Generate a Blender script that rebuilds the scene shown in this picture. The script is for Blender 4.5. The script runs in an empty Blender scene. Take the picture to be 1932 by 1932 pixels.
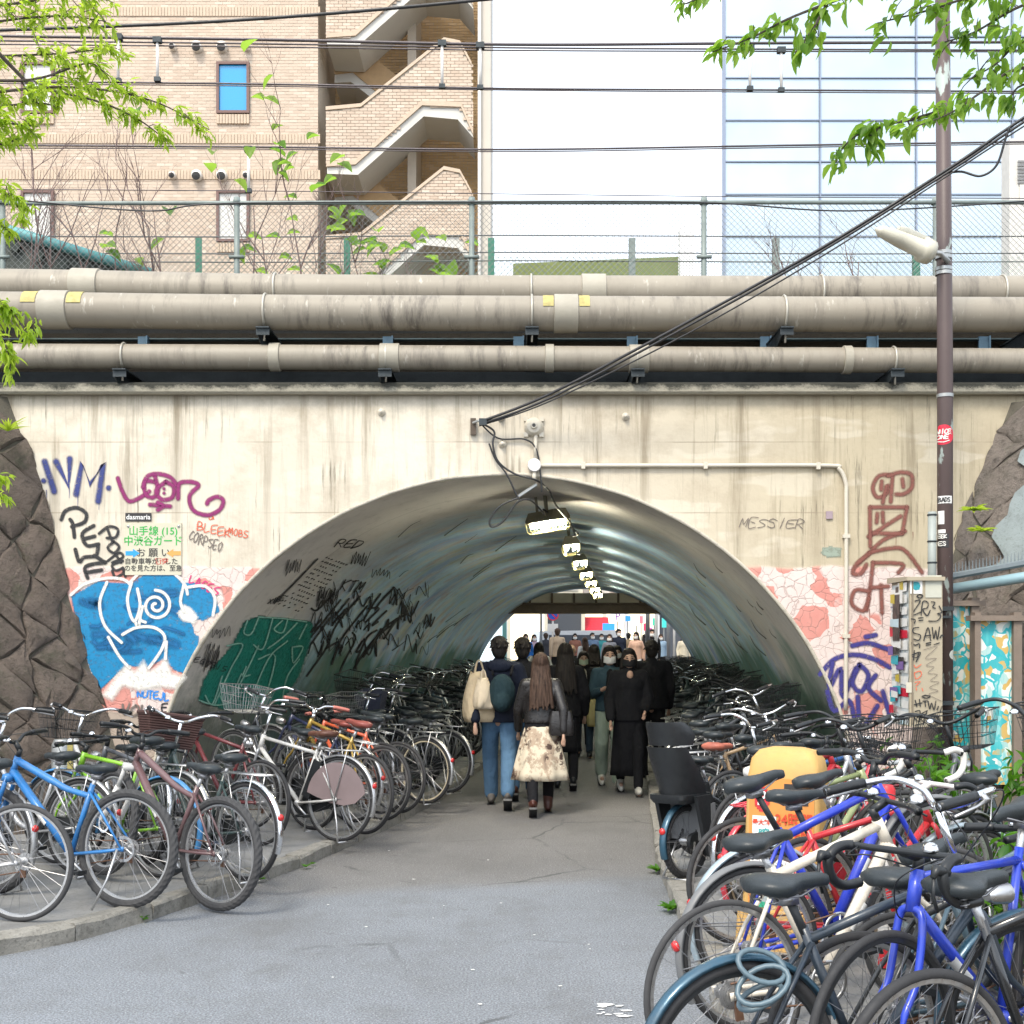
import bpy, bmesh, math, random
from mathutils import Vector, Matrix, Euler, noise as mnoise
R = random.Random(7)
rad = math.radians
scene = bpy.context.scene
COL = scene.collection
# ---------------------------------------------------------------- camera, sky, sun, exposure
cam_d = bpy.data.cameras.new('camera'); cam = bpy.data.objects.new('camera', cam_d); COL.objects.link(cam)
cam.location = (0, 0, 1.7); cam.rotation_euler = (rad(90), 0, 0)
cam_d.sensor_width = 36; cam_d.lens = 43.42; cam_d.shift_y = 0.1289
cam_d.clip_start = 0.05; cam_d.clip_end = 1500
scene.camera = cam
SUN_EL, SUN_AZ = 52.0, 205.0          # azimuth: clockwise from +Y, so the sun stands behind the camera, to its left
w = bpy.data.worlds.new('World'); scene.world = w; w.use_nodes = True
nt = w.node_tree; nt.nodes.clear()
sky = nt.nodes.new('ShaderNodeTexSky'); sky.sky_type = 'NISHITA'; sky.sun_disc = False
sky.sun_elevation = rad(SUN_EL); sky.sun_rotation = rad(SUN_AZ); sky.dust_density = 4.0; sky.air_density = 1.0; sky.ozone_density = 1.0
hsv = nt.nodes.new('ShaderNodeHueSaturation'); hsv.inputs['Saturation'].default_value = 0.5
bg = nt.nodes.new('ShaderNodeBackground'); bg.inputs['Strength'].default_value = 0.15
wo = nt.nodes.new('ShaderNodeOutputWorld')
cloud = nt.nodes.new('ShaderNodeMix'); cloud.data_type = 'RGBA'; cloud.inputs[0].default_value = 0.6; cloud.inputs[7].default_value = (7.4, 8.1, 9.0, 1)   # bright even overcast
nt.links.new(sky.outputs[0], hsv.inputs['Color']); nt.links.new(hsv.outputs[0], cloud.inputs[6]); nt.links.new(cloud.outputs[2], bg.inputs['Color']); nt.links.new(bg.outputs[0], wo.inputs['Surface'])
sun_d = bpy.data.lights.new('sun', 'SUN'); sun_d.energy = 1.5; sun_d.angle = rad(14); sun_d.color = (1.0, 0.91, 0.76)
sun = bpy.data.objects.new('sun', sun_d); COL.objects.link(sun)
sdir = Vector((math.sin(rad(SUN_AZ)) * math.cos(rad(SUN_EL)), math.cos(rad(SUN_AZ)) * math.cos(rad(SUN_EL)), math.sin(rad(SUN_EL))))
sun.rotation_euler = sdir.to_track_quat('Z', 'Y').to_euler()
sun.location = (0, -5, 15)
vs = scene.view_settings
vs.view_transform = 'Standard'; vs.look = 'None'; vs.gamma = 1.0; vs.exposure = 0.95; vs.use_curve_mapping = False
scene.cycles.use_denoising = True
scene.cycles.max_bounces = 7; scene.cycles.diffuse_bounces = 4; scene.cycles.glossy_bounces = 3
scene.cycles.transparent_max_bounces = 24; scene.cycles.sample_clamp_indirect = 6
scene.cycles.caustics_reflective = False; scene.cycles.caustics_refractive = False

# ---------------------------------------------------------------- measuring: a point of the photograph (1932 px wide) at a distance
FOC, CX, HZ, CAMH = 2330.0, 966.0, 1215.0, 1.7
def P(x, y, Y):
    s = FOC / Y
    return Vector(((x - CX) / s, Y, CAMH - (y - HZ) / s))
def G(x, y, z=0.0):
    s = (y - HZ) / (CAMH - z)
    return Vector(((x - CX) / s, FOC / s, z))

# ---------------------------------------------------------------- mesh helpers
class MB:
    def __init__(self): self.v = []; self.f = []; self.a = []; self.m = []
    def add(self, vs_, fs_, m=0):
        o = len(self.v); self.v += [tuple(p) for p in vs_]
        self.f += [tuple(i + o for i in q) for q in fs_]; self.m += [m] * len(fs_)
        return self
    def box(self, c, s, rot=None, m=0, top=1.0):
        x, y, z = s[0] / 2, s[1] / 2, s[2] / 2
        p = [Vector((i * x * (top if k > 0 else 1), j * y * (top if k > 0 else 1), k * z)) for k in (-1, 1) for j in (-1, 1) for i in (-1, 1)]
        if rot is not None:
            M = rot if isinstance(rot, Matrix) else Euler(rot).to_matrix()
            p = [M @ q for q in p]
        c = Vector(c)
        return self.add([q + c for q in p], [(0, 2, 3, 1), (4, 5, 7, 6), (0, 1, 5, 4), (2, 6, 7, 3), (0, 4, 6, 2), (1, 3, 7, 5)], m)
    def tube(self, pts, r, n=6, cap=True, closed=False, m=0, squash=1.0):
        pts = [Vector(p) for p in pts]; k = len(pts)
        rs = r if isinstance(r, (list, tuple)) else [r] * k
        T = []
        for i in range(k):
            a = pts[(i - 1) % k] if (i > 0 or closed) else pts[i]
            b = pts[(i + 1) % k] if (i < k - 1 or closed) else pts[i]
            d = (b - a); T.append(d.normalized() if d.length > 1e-9 else Vector((0, 0, 1)))
        up = Vector((0, 0, 1)) if abs(T[0].z) < 0.9 else Vector((0, 1, 0))
        N = (up - T[0] * up.dot(T[0])).normalized(); vs_ = []
        for i in range(k):
            N = (N - T[i] * N.dot(T[i]))
            N = N.normalized() if N.length > 1e-6 else Vector((1, 0, 0))
            B = T[i].cross(N)
            for j in range(n):
                t = 2 * math.pi * j / n
                vs_.append(pts[i] + (N * math.cos(t) + B * math.sin(t) * squash) * rs[i])
        fs = []
        for i in range(k if closed else k - 1):
            i2 = (i + 1) % k
            for j in range(n):
                fs.append((i * n + j, i * n + (j + 1) % n, i2 * n + (j + 1) % n, i2 * n + j))
        if cap and not closed:
            fs.append(tuple(range(n - 1, -1, -1))); fs.append(tuple((k - 1) * n + j for j in range(n)))
        return self.add(vs_, fs, m)
    def lathe(self, prof, n=32, axis='Y', c=(0, 0, 0), a0=0.0, a1=None, m=0, closed_prof=False):
        # prof: (radius, along-axis) pairs
        c = Vector(c); full = a1 is None; a1 = 2 * math.pi if full else a1
        k = len(prof); cnt = n if full else n + 1; vs_ = []
        for i in range(cnt):
            t = a0 + (a1 - a0) * i / n; cs, sn = math.cos(t), math.sin(t)
            for (r_, h) in prof:
                vs_.append(c + (Vector((r_ * cs, h, r_ * sn)) if axis == 'Y' else Vector((r_ * cs, r_ * sn, h)) if axis == 'Z' else Vector((h, r_ * cs, r_ * sn))))
        fs = []
        for i in range(n):
            i2 = (i + 1) % cnt
            for j in range(k if closed_prof else k - 1):
                j2 = (j + 1) % k
                fs.append((i * k + j, i2 * k + j, i2 * k + j2, i * k + j2))
        return self.add(vs_, fs, m)
    def loft(self, rings, cap=True, m=0):
        n = len(rings[0]); vs_ = [p for r_ in rings for p in r_]; fs = []
        for i in range(len(rings) - 1):
            for j in range(n):
                fs.append((i * n + j, i * n + (j + 1) % n, (i + 1) * n + (j + 1) % n, (i + 1) * n + j))
        if cap:
            fs.append(tuple(range(n - 1, -1, -1))); fs.append(tuple((len(rings) - 1) * n + j for j in range(n)))
        return self.add(vs_, fs, m)
    def prism(self, poly, d0, d1, axis='Y', m=0):
        # poly: list of 2D points; extruded along axis from d0 to d1
        def mk(p, d):
            return (p[0], d, p[1]) if axis == 'Y' else (p[0], p[1], d) if axis == 'Z' else (d, p[0], p[1])
        n = len(poly); vs_ = [mk(p, d0) for p in poly] + [mk(p, d1) for p in poly]
        fs = [tuple(range(n - 1, -1, -1)), tuple(range(n, 2 * n))] + [(i, (i + 1) % n, n + (i + 1) % n, n + i) for i in range(n)]
        return self.add(vs_, fs, m)
    def grid(self, P_, nu, nv, m=0):
        vs_ = [P_(i / nu, j / nv) for i in range(nu + 1) for j in range(nv + 1)]
        fs = [(i * (nv + 1) + j, (i + 1) * (nv + 1) + j, (i + 1) * (nv + 1) + j + 1, i * (nv + 1) + j + 1) for i in range(nu) for j in range(nv)]
        return self.add(vs_, fs, m)
    def mesh(self, name, smooth=False, fix=True):
        me = bpy.data.meshes.new(name); me.from_pydata(self.v, [], self.f)
        if fix:
            bm = bmesh.new(); bm.from_mesh(me); bmesh.ops.recalc_face_normals(bm, faces=bm.faces[:]); bm.to_mesh(me); bm.free()
        if any(self.m) : me.polygons.foreach_set('material_index', self.m)
        if smooth:
            me.polygons.foreach_set('use_smooth', [True] * len(me.polygons))
            if smooth == 'angle': me.set_sharp_from_angle(angle=rad(35))
        return me

def put(name, me, mat=None, parent=None, loc=None, rot=None, mtx=None, **kw):
    if isinstance(me, MB): me = me.mesh(name)
    o = bpy.data.objects.new(name, me); COL.objects.link(o)
    if mat is not None and me is not None:
        mats = mat if isinstance(mat, (list, tuple)) else [mat]
        while len(me.materials) < len(mats): me.materials.append(None)
        for i, mm in enumerate(mats):
            if me.materials[i] is None: me.materials[i] = mm
            elif me.materials[i] != mm:
                o.material_slots[i].link = 'OBJECT'; o.material_slots[i].material = mm
    if mtx is not None: o.matrix_local = mtx
    if loc is not None: o.location = loc
    if rot is not None: o.rotation_euler = rot
    if parent is not None: o.parent = parent
    for k_, v_ in kw.items(): o[k_] = v_
    return o
def empty(name, label=None, cat=None, loc=(0, 0, 0), rot=(0, 0, 0), group=None, kind=None):
    o = bpy.data.objects.new(name, None); COL.objects.link(o); o.location = loc; o.rotation_euler = rot; o.empty_display_size = 0.1
    return tag(o, label, cat, group, kind)
def tag(o, label=None, cat=None, group=None, kind=None):
    if label: o['label'] = label
    if cat: o['category'] = cat
    if group: o['group'] = group
    if kind: o['kind'] = kind
    return o
def crom(pts, sub=6, closed=False):
    pts = [Vector(p) for p in pts]; n = len(pts); out = []
    if n < 3: return pts
    for i in range(n if closed else n - 1):
        g = lambda j: pts[j % n] if closed else pts[max(0, min(n - 1, j))]
        p0, p1, p2, p3 = g(i - 1), g(i), g(i + 1), g(i + 2)
        for k in range(sub):
            t = k / sub
            out.append(0.5 * ((2 * p1) + (p2 - p0) * t + (2 * p0 - 5 * p1 + 4 * p2 - p3) * t * t + (3 * p1 - p0 - 3 * p2 + p3) * t ** 3))
    if not closed: out.append(pts[-1])
    return out

# ---------------------------------------------------------------- materials
def nodes(name):
    m = bpy.data.materials.new(name); m.use_nodes = True; t = m.node_tree; t.nodes.clear()
    o = t.nodes.new('ShaderNodeOutputMaterial'); b = t.nodes.new('ShaderNodeBsdfPrincipled'); t.links.new(b.outputs[0], o.inputs[0])
    return m, t, b
def N(t, typ, **kw):
    n = t.nodes.new(typ)
    for k, v in kw.items():
        if k in n.inputs.keys(): n.inputs[k].default_value = v
        else: setattr(n, k, v)
    return n
def L(t, a, b): t.links.new(a, b)
def ramp(t, fac, stops, interp='LINEAR'):
    n = t.nodes.new('ShaderNodeValToRGB'); n.color_ramp.interpolation = interp; e = n.color_ramp.elements
    while len(e) < len(stops): e.new(0.5)
    for i, (p, c) in enumerate(stops):
        e[i].position = p; e[i].color = (c[0], c[1], c[2], 1) if isinstance(c, (tuple, list)) else (c, c, c, 1)
    L(t, fac, n.inputs[0]); return n.outputs[0]
def mix(t, fac, a, b, mode='MIX'):
    n = t.nodes.new('ShaderNodeMix'); n.data_type = 'RGBA'; n.blend_type = mode; n.clamp_factor = True
    for sock, val in ((n.inputs[0], fac), (n.inputs[6], a), (n.inputs[7], b)):
        if hasattr(val, 'links'): L(t, val, sock)
        elif isinstance(val, (tuple, list)): sock.default_value = (val[0], val[1], val[2], 1)
        else: sock.default_value = val
    return n.outputs[2]
def math_(t, op, a, b=0.0, clamp=False):
    n = t.nodes.new('ShaderNodeMath'); n.operation = op; n.use_clamp = clamp
    for i, val in enumerate((a, b)):
        if hasattr(val, 'links'): L(t, val, n.inputs[i])
        else: n.inputs[i].default_value = val
    return n.outputs[0]
def coords(t, which='Object', scale=(1, 1, 1), loc=(0, 0, 0)):
    c = t.nodes.new('ShaderNodeTexCoord'); mp = t.nodes.new('ShaderNodeMapping'); mp.inputs['Scale'].default_value = scale; mp.inputs['Location'].default_value = loc
    L(t, c.outputs[which], mp.inputs[0]); return mp.outputs[0]
def noise(t, vec, scale, detail=4, rough=0.6, out=0):
    n = N(t, 'ShaderNodeTexNoise', Scale=scale, Detail=detail, Roughness=rough); L(t, vec, n.inputs['Vector']); return n.outputs[out]
def bump(t, b, h, strength=0.3, dist=0.01):
    n = N(t, 'ShaderNodeBump', Strength=strength, Distance=dist); L(t, h, n.inputs['Height']); L(t, n.outputs[0], b.inputs['Normal'])
_mats = {}
def pm(name, col, rough=0.5, metal=0.0, var=0.25, vs_=6.0, bmp=0.0, bs=60.0, coat=0.0, dirt=0.0, dirtcol=(0.05, 0.045, 0.035)):
    if name in _mats: return _mats[name]
    m, t, b = nodes(name)
    v = coords(t)
    c = mix(t, noise(t, v, vs_, 5), tuple(x * (1 - var) for x in col), tuple(min(1, x * (1 + var * 0.6)) for x in col))
    if dirt:
        d = ramp(t, noise(t, v, vs_ * 1.7, 8, 0.7), [(0.45, 0.0), (0.75, dirt)])
        c = mix(t, d, c, dirtcol)
    L(t, c, b.inputs['Base Color'])
    rr = ramp(t, noise(t, v, vs_ * 3, 4), [(0.3, max(0.03, rough - 0.12)), (0.75, min(1, rough + 0.15))]); L(t, rr, b.inputs['Roughness'])
    b.inputs['Metallic'].default_value = metal
    if coat: b.inputs['Coat Weight'].default_value = coat; b.inputs['Coat Roughness'].default_value = 0.12
    if bmp: bump(t, b, noise(t, v, bs, 6, 0.65), bmp, 0.02)
    _mats[name] = m; return m
def emit(name, col, strength):
    m, t, b = nodes(name); b.inputs['Base Color'].default_value = (*col, 1); b.inputs['Emission Color'].default_value = (*col, 1); b.inputs['Emission Strength'].default_value = strength
    return m
def spray(name, col, rough=0.55):
    if name in _mats: return _mats[name]
    m, t, b = nodes(name); o = [n for n in t.nodes if n.type == 'OUTPUT_MATERIAL'][0]
    v = coords(t)
    L(t, mix(t, noise(t, v, 7, 5), tuple(c * 0.75 for c in col), tuple(min(1, c * 1.15) for c in col)), b.inputs['Base Color']); b.inputs['Roughness'].default_value = rough
    at = N(t, 'ShaderNodeAttribute', attribute_name='a'); tr = N(t, 'ShaderNodeBsdfTransparent'); ms = N(t, 'ShaderNodeMixShader')
    wear = ramp(t, noise(t, v, 28, 6, 0.7), [(0.30, 0.45), (0.5, 1.0)])
    L(t, math_(t, 'MULTIPLY', at.outputs['Fac'], wear), ms.inputs[0]); L(t, tr.outputs[0], ms.inputs[1]); L(t, b.outputs[0], ms.inputs[2]); L(t, ms.outputs[0], o.inputs[0])
    _mats[name] = m; return m
# ---------------------------------------------------------------- paint strokes and lettering laid on a surface
class Paint:
    def __init__(self, mapper): self.mp = mapper; self.v = []; self.f = []; self.a = []; self.k = 0
    def stroke(self, pts, width, soft=0.35, sm=True, closed=False, taper=False):
        pts = [Vector((p[0], p[1], 0)) for p in pts]
        if sm and len(pts) > 2: pts = crom(pts, 5, closed)
        if closed: pts.append(pts[0])
        self.k += 1; lift = 0.0004 * (self.k % 12); o = len(self.v); n = len(pts)
        for i, p in enumerate(pts):
            d = pts[min(n - 1, i + 1)] - pts[max(0, i - 1)]
            d = d.normalized() if d.length > 1e-9 else Vector((1, 0, 0)); q = Vector((-d.y, d.x, 0))
            w_ = width / 2 * (1 - 0.7 * i / n if taper else 1.0)
            for off, al in ((-1 - soft, 0), (-1 + soft, 1), (1 - soft, 1), (1 + soft, 0)):
                r_ = p + q * (w_ * off); self.v.append(tuple(self.mp(r_.x, r_.y, lift))); self.a.append(al)
        for i in range(n - 1):
            for j in range(3):
                self.f.append((o + i * 4 + j, o + i * 4 + j + 1, o + i * 4 + 5 + j, o + i * 4 + 4 + j))
        # round ends
        for e, s in ((0, -1), (n - 1, 1)):
            p = pts[e]; d = (pts[min(n - 1, e + 1)] - pts[max(0, e - 1)]); d = d.normalized() if d.length > 1e-9 else Vector((1, 0, 0)); d = d * s; q = Vector((-d.y, d.x, 0))
            w_ = width / 2 * (1 - 0.7 * e / n if taper else 1.0); o = len(self.v)
            self.v.append(tuple(self.mp(p.x, p.y, lift + 0.0002))); self.a.append(1)
            for rr, al in ((1 - soft, 1), (1 + soft, 0)):
                for j in range(7):
                    t = -math.pi / 2 + math.pi * j / 6; r_ = p + (d * math.cos(t) + q * math.sin(t)) * (w_ * rr); self.v.append(tuple(self.mp(r_.x, r_.y, lift + 0.0002))); self.a.append(al)
            for j in range(6):
                self.f.append((o, o + 1 + j, o + 2 + j)); self.f.append((o + 1 + j, o + 8 + j, o + 9 + j, o + 2 + j))
        return self
    def strokes(self, L_, width, **kw):
        for s_ in L_: self.stroke(s_, width, **kw)
        return self
    def dot(self, x, y, r_): return self.stroke([(x - 0.1, y), (x + 0.1, y)], 2 * r_, sm=False)
    def fill(self, poly, soft=6, sub=10, lift0=0.0):
        # filled blob: a polygon resampled on a fine grid so that it hugs curved surfaces
        xs = [p[0] for p in poly]; ys = [p[1] for p in poly]; st = sub
        x0, y0 = min(xs), min(ys); nx = int((max(xs) - x0) / st) + 2; ny = int((max(ys) - y0) / st) + 2
        def inside(x, y):
            c = False; n = len(poly)
            for i in range(n):
                ax, ay = poly[i][:2]; bx, by = poly[i - 1][:2]
                if (ay > y) != (by > y) and x < (bx - ax) * (y - ay) / (by - ay) + ax: c = not c
            return c
        def dist(x, y):
            best = 1e9; n = len(poly)
            for i in range(n):
                a = Vector(poly[i][:2]); b = Vector(poly[i - 1][:2]); p = Vector((x, y)); ab = b - a
                t = max(0, min(1, (p - a).dot(ab) / max(1e-9, ab.dot(ab)))); best = min(best, (p - a - ab * t).length)
            return best
        o = len(self.v); self.k += 1; ok = {}
        for i in range(nx + 1):
            for j in range(ny + 1):
                x, y = x0 + (i - .5) * st, y0 + (j - .5) * st
                d = dist(x, y) * (1 if inside(x, y) else -1)
                if d > -soft * 1.5:
                    ok[(i, j)] = len(self.v); self.v.append(tuple(self.mp(x, y, lift0))); self.a.append(max(0, min(1, 0.5 + d / (2 * soft))))
        for i in range(nx):
            for j in range(ny):
                q = [(i, j), (i + 1, j), (i + 1, j + 1), (i, j + 1)]
                if all(c in ok for c in q): self.f.append(tuple(ok[c] for c in q))
        return self
    def build(self, name, mat, parent=None):
        me = bpy.data.meshes.new(name); me.from_pydata(self.v, [], self.f)
        at = me.attributes.new('a', 'FLOAT', 'POINT'); at.data.foreach_set('value', [float(x) for x in self.a])
        return put(name, me, mat, parent)
_txt = {}
def text_mesh(body, size=1.0, extrude=0.0, bold=0.0, align='CENTER'):
    k = (body, size, extrude, bold, align)
    if k in _txt: return _txt[k]
    c = bpy.data.curves.new('lettering', 'FONT'); c.body = body; c.size = size; c.align_x = align; c.align_y = 'CENTER'; c.extrude = extrude; c.offset = bold; c.resolution_u = 3
    o = bpy.data.objects.new('lettering_tmp', c); COL.objects.link(o); bpy.context.view_layer.update()
    me = bpy.data.meshes.new_from_object(o.evaluated_get(bpy.context.evaluated_depsgraph_get()))
    bpy.data.objects.remove(o); bpy.data.curves.remove(c); _txt[k] = me; return me
def lettering(name, body, size, mat, parent, loc, rot=(rad(90), 0, 0), bold=0.0, sx=1.0):
    o = put(name, text_mesh(body, size, 0.0, bold).copy(), mat, parent, loc, rot); o.scale = (sx, 1, 1); return o
# ---------------------------------------------------------------- the place: measures
YW = 11.26                     # front face of the portal wall
SW = FOC / YW
RAD = 3.24                     # tunnel vault radius, its centre line at road level
YE = 34.6                      # far mouth
def axis(Y): return -0.07 + 0.092 * (Y - YW)
KL = [(-12, 3.2), (-6.0, 4.6), (-4.2, 5.45), (-3.3, 6.2), (-2.79, 6.72), (-2.51, 7.02), (-2.22, 7.59), (-1.587, 9.43), (-1.153, 11.3), (-0.76, 13.5), (-0.331, 17.5), (0.35, 25.0), (1.25, 34.6)]
KR = [(0.45, -3.0), (0.60, 2.5), (0.66, 3.6), (0.78, 4.5), (0.98, 6.2), (1.03, 7.66), (1.096, 9.3), (1.28, 11.3), (1.5, 13.5), (1.87, 17.5), (2.55, 25.0), (3.45, 34.6)]
SWZ = 0.09                     # pavement height
def kx(K, Y):
    for (x0, y0), (x1, y1) in zip(K, K[1:]):
        if y0 <= Y <= y1: return x0 + (x1 - x0) * (Y - y0) / (y1 - y0)
    return K[-1][0] if Y > K[-1][1] else K[0][0]
def wallmap(x, y, lift=0.0): return Vector(((x - CX) / SW, YW - 0.005 - lift, CAMH + (HZ - y) / SW))
def vaultmap(x, y, lift=0.0):
    dx, dz = (x - CX) / FOC, -(y - HZ) / FOC; a = dx - 0.092; b = 0.07 + 0.092 * YW; r_ = RAD - 0.008 - lift
    A, B, C = a * a + dz * dz, a * b + CAMH * dz, b * b + CAMH * CAMH - r_ * r_
    t = (-B + math.sqrt(max(0, B * B - A * C))) / A
    t = min(max(t, YW + 0.01), YE)
    return Vector((dx * t, t, CAMH + dz * t))

# ---------------------------------------------------------------- ground materials
def asphalt_mat():
    m, t, b = nodes('asphalt'); v = coords(t)
    big = noise(t, v, 0.45, 4); mid = noise(t, v, 3.0, 6, 0.7); fine = noise(t, v, 90, 3, 0.6)
    sx = N(t, 'ShaderNodeSeparateXYZ'); L(t, v, sx.inputs[0])
    old = ramp(t, math_(t, 'MULTIPLY', math_(t, 'ADD', sx.outputs[1], math_(t, 'ADD', math_(t, 'MULTIPLY', sx.outputs[0], -.25), math_(t, 'MULTIPLY', noise(t, v, 1.2, 5), .5))), .05), [(0.440, 0.0), (0.458, 0.85), (0.50, 1.0)])
    cn = mix(t, ramp(t, big, [(0.35, 0.0), (0.65, 1.0)]), (0.185, 0.198, 0.215), (0.24, 0.262, 0.29)); co = mix(t, ramp(t, big, [(0.35, 0.0), (0.65, 1.0)]), (0.165, 0.158, 0.150), (0.215, 0.208, 0.20)); c = mix(t, old, cn, co)
    c = mix(t, ramp(t, mid, [(0.5, 0.0), (0.8, 0.45)]), c, (0.115, 0.113, 0.11))
    vo = N(t, 'ShaderNodeTexVoronoi', Scale=120.0); L(t, v, vo.inputs['Vector'])
    chip = ramp(t, vo.outputs['Color'], [(0.66, 0.0), (0.74, 1.0)]); near = ramp(t, vo.outputs['Distance'], [(0.30, 1.0), (0.45, 0.0)])
    c = mix(t, math_(t, 'MULTIPLY', math_(t, 'MULTIPLY', chip, near), 0.7), c, (0.42, 0.43, 0.43))
    c = mix(t, ramp(t, fine, [(0.42, 0.55), (0.56, 0.0)]), c, (0.045, 0.045, 0.046))
    ck = N(t, 'ShaderNodeTexVoronoi', Scale=0.55, feature='DISTANCE_TO_EDGE'); nv = N(t, 'ShaderNodeTexNoise', Scale=4.0, Detail=5); L(t, v, nv.inputs['Vector'])
    L(t, mix(t, 0.12, v, nv.outputs['Color'], 'ADD'), ck.inputs['Vector'])
    c = mix(t, math_(t, 'MULTIPLY', ramp(t, ck.outputs['Distance'], [(0.003, 0.75), (0.010, 0.0)]), ramp(t, noise(t, v, 0.7, 3), [(.50, 0.0), (.60, 1.0)])), c, (0.05, 0.05, 0.05))
    c = mix(t, ramp(t, noise(t, coords(t, scale=(1, .45, 1)), 1.1, 7, .7), [(.52, 0.0), (.72, .55)]), c, (0.10, 0.098, 0.095))
    c = mix(t, ramp(t, noise(t, coords(t, loc=(5, 2, 0)), 6.0, 3, .5), [(.70, 0.0), (.74, .5)]), c, (0.07, 0.068, 0.066))
    L(t, c, b.inputs['Base Color']); b.inputs['Roughness'].default_value = 0.82
    h = math_(t, 'ADD', vo.outputs['Distance'], math_(t, 'MULTIPLY', fine, 0.8)); bump(t, b, h, 0.55, 0.006)
    return m
def concrete(name, c0, c1, scale=2.0, stain=0.5, bmp=0.35, staincol=(0.06, 0.055, 0.045)):
    m, t, b = nodes(name); v = coords(t)
    c = mix(t, noise(t, v, scale, 6, 0.65), c0, c1)
    c = mix(t, ramp(t, noise(t, v, scale * 2.3, 9, 0.75), [(0.5, 0.0), (0.78, stain)]), c, staincol)
    c = mix(t, ramp(t, noise(t, v, 55, 3), [(0.56, 0.0), (0.7, 0.5)]), c, tuple(x * 0.5 for x in c0))
    L(t, c, b.inputs['Base Color']); b.inputs['Roughness'].default_value = 0.85; bump(t, b, noise(t, v, 45, 8, 0.7), bmp, 0.012)
    return m
M_ASPH = asphalt_mat()
M_PAVE = concrete('pavement_concrete', (0.17, 0.17, 0.165), (0.28, 0.28, 0.275), 1.3, 0.55)
M_KERB = concrete('kerb_concrete', (0.15, 0.14, 0.115), (0.38, 0.365, 0.33), 5.0, 0.95, 0.9)
M_DIRT = concrete('earth', (0.07, 0.055, 0.035), (0.15, 0.12, 0.085), 4.0, 0.6, 1.0)
M_GROUND = concrete('far_ground', (0.16, 0.16, 0.16), (0.22, 0.22, 0.22), 1.0, 0.3)

gd = MB(); gd.add([(-400, -60, -0.03), (400, -60, -0.03), (400, 700, -0.03), (-400, 700, -0.03)], [(0, 1, 2, 3)])
put('ground', gd, M_GROUND, kind='structure')
YS = sorted(set([y for _, y in KL] + [y for _, y in KR] + [-3.0, 3.2]))
rd = MB(); YS = [y for y in YS if y >= -3.0]
rows = [((kx(KL, y) if y >= 3.2 else -12), kx(KR, y), y) for y in YS]
rd.add([(a - 0.05, y, 0.0) for a, b_, y in rows] + [(b_ + 0.05, y, 0.0) for a, b_, y in rows], [(i, len(rows) + i, len(rows) + i + 1, i + 1) for i in range(len(rows) - 1)])
put('road', rd, M_ASPH, kind='structure')
pl = MB(); k = [(x, y) for x, y in KL]
pl.add([(x - 0.12, y, SWZ) for x, y in k] + [(-13, y, SWZ) for x, y in k], [(i, i + 1, len(k) + i + 1, len(k) + i) for i in range(len(k) - 1)])
put('pavement_left', pl, M_PAVE, kind='structure')
def bankz(X, Y):
    if Y > 10.4: return SWZ
    base = kx(KR, Y) + 0.95
    return SWZ + max(0, min(0.75, (X - base) * 0.34)) * min(1, (10.4 - Y) / 1.2)
pr = MB(); nb = 14
ys2 = [-3 + i * 0.5 for i in range(28)] + [11.3, 13.5, 17.5, 25, 34.6]
pr.add([(kx(KR, y) + 0.12 + (0.9 * j / 2), y, SWZ) for y in ys2 for j in range(3)], [(i * 3 + j, i * 3 + j + 1, i * 3 + j + 4, i * 3 + j + 3) for i in range(len(ys2) - 1) for j in range(2)])
put('pavement_right', pr, M_PAVE, kind='structure')
bk = MB(); NX = 22
def bp(u, v):
    Y = -3 + v * 37.6; X = kx(KR, Y) + 1.0 + u * 7
    return (X, Y, bankz(X, Y) + 0.006 + (mnoise.noise(Vector((X * 1.7, Y * 1.7, 0))) * 0.05 if u > 0.05 and Y < 10.4 else 0))
bk.grid(bp, NX, 75)
put('earth_bank', bk.mesh('earth_bank', True), M_DIRT, kind='structure')
fp = MB(); fp.grid(lambda u, v: (-30 + 62 * u, 34.6 + (0 if v == 0 else 3 if v < 0.4 else 90), 0.0 if v == 0 else 0.36), 1, 2)
put('plaza', fp, M_GROUND, kind='structure')

# kerb stones, each a block of its own
def kerb(name, K, side, y0, y1):
    root = empty(name, kind='structure'); pts = []
    Y = y0
    for (xa, ya), (xb, yb) in zip(K, K[1:]):
        for i in range(20):
            t = i / 20; y = ya + (yb - ya) * t
            if y0 <= y <= y1: pts.append(Vector((xa + (xb - xa) * t, y, 0)))
    seg = 0.62; acc = [pts[0]]; d = 0; cuts = [pts[0]]
    for a, b in zip(pts, pts[1:]):
        L_ = (b - a).length
        while d + L_ >= seg:
            t = (seg - d) / L_; a = a + (b - a) * t; cuts.append(a.copy()); L_ = (b - a).length; d = 0
        d += L_
    for i, (a, b) in enumerate(zip(cuts, cuts[1:])):
        u = (b - a); Ln = u.length; u.normalize(); n_ = Vector((-u.y, u.x, 0)) * side
        m = MB(); g = 0.006; W_ = 0.13; H_ = SWZ + 0.008 + R.uniform(-.008, .008); ch = 0.018; rings = []
        for s_ in (g, Ln * 0.33, Ln * 0.66, Ln - g):
            p = a + u * s_; j = lambda: R.uniform(-.009, .009)
            sec = [(0.0, -0.02), (0.0, H_ - ch), (ch, H_), (W_ - 0.006, H_), (W_, -0.02)]
            rings.append([p + n_ * (q + j()) + Vector((0, 0, h + (j() if h > 0 else 0))) for q, h in sec])
        m.loft(rings); put('kerb_stone', m, M_KERB, root)
    return root
kerb('kerb_left', KL[1:], 1, 4.6, 26)
kerb('kerb_right', KR, -1, 2.4, 26)
wm = MB()
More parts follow.
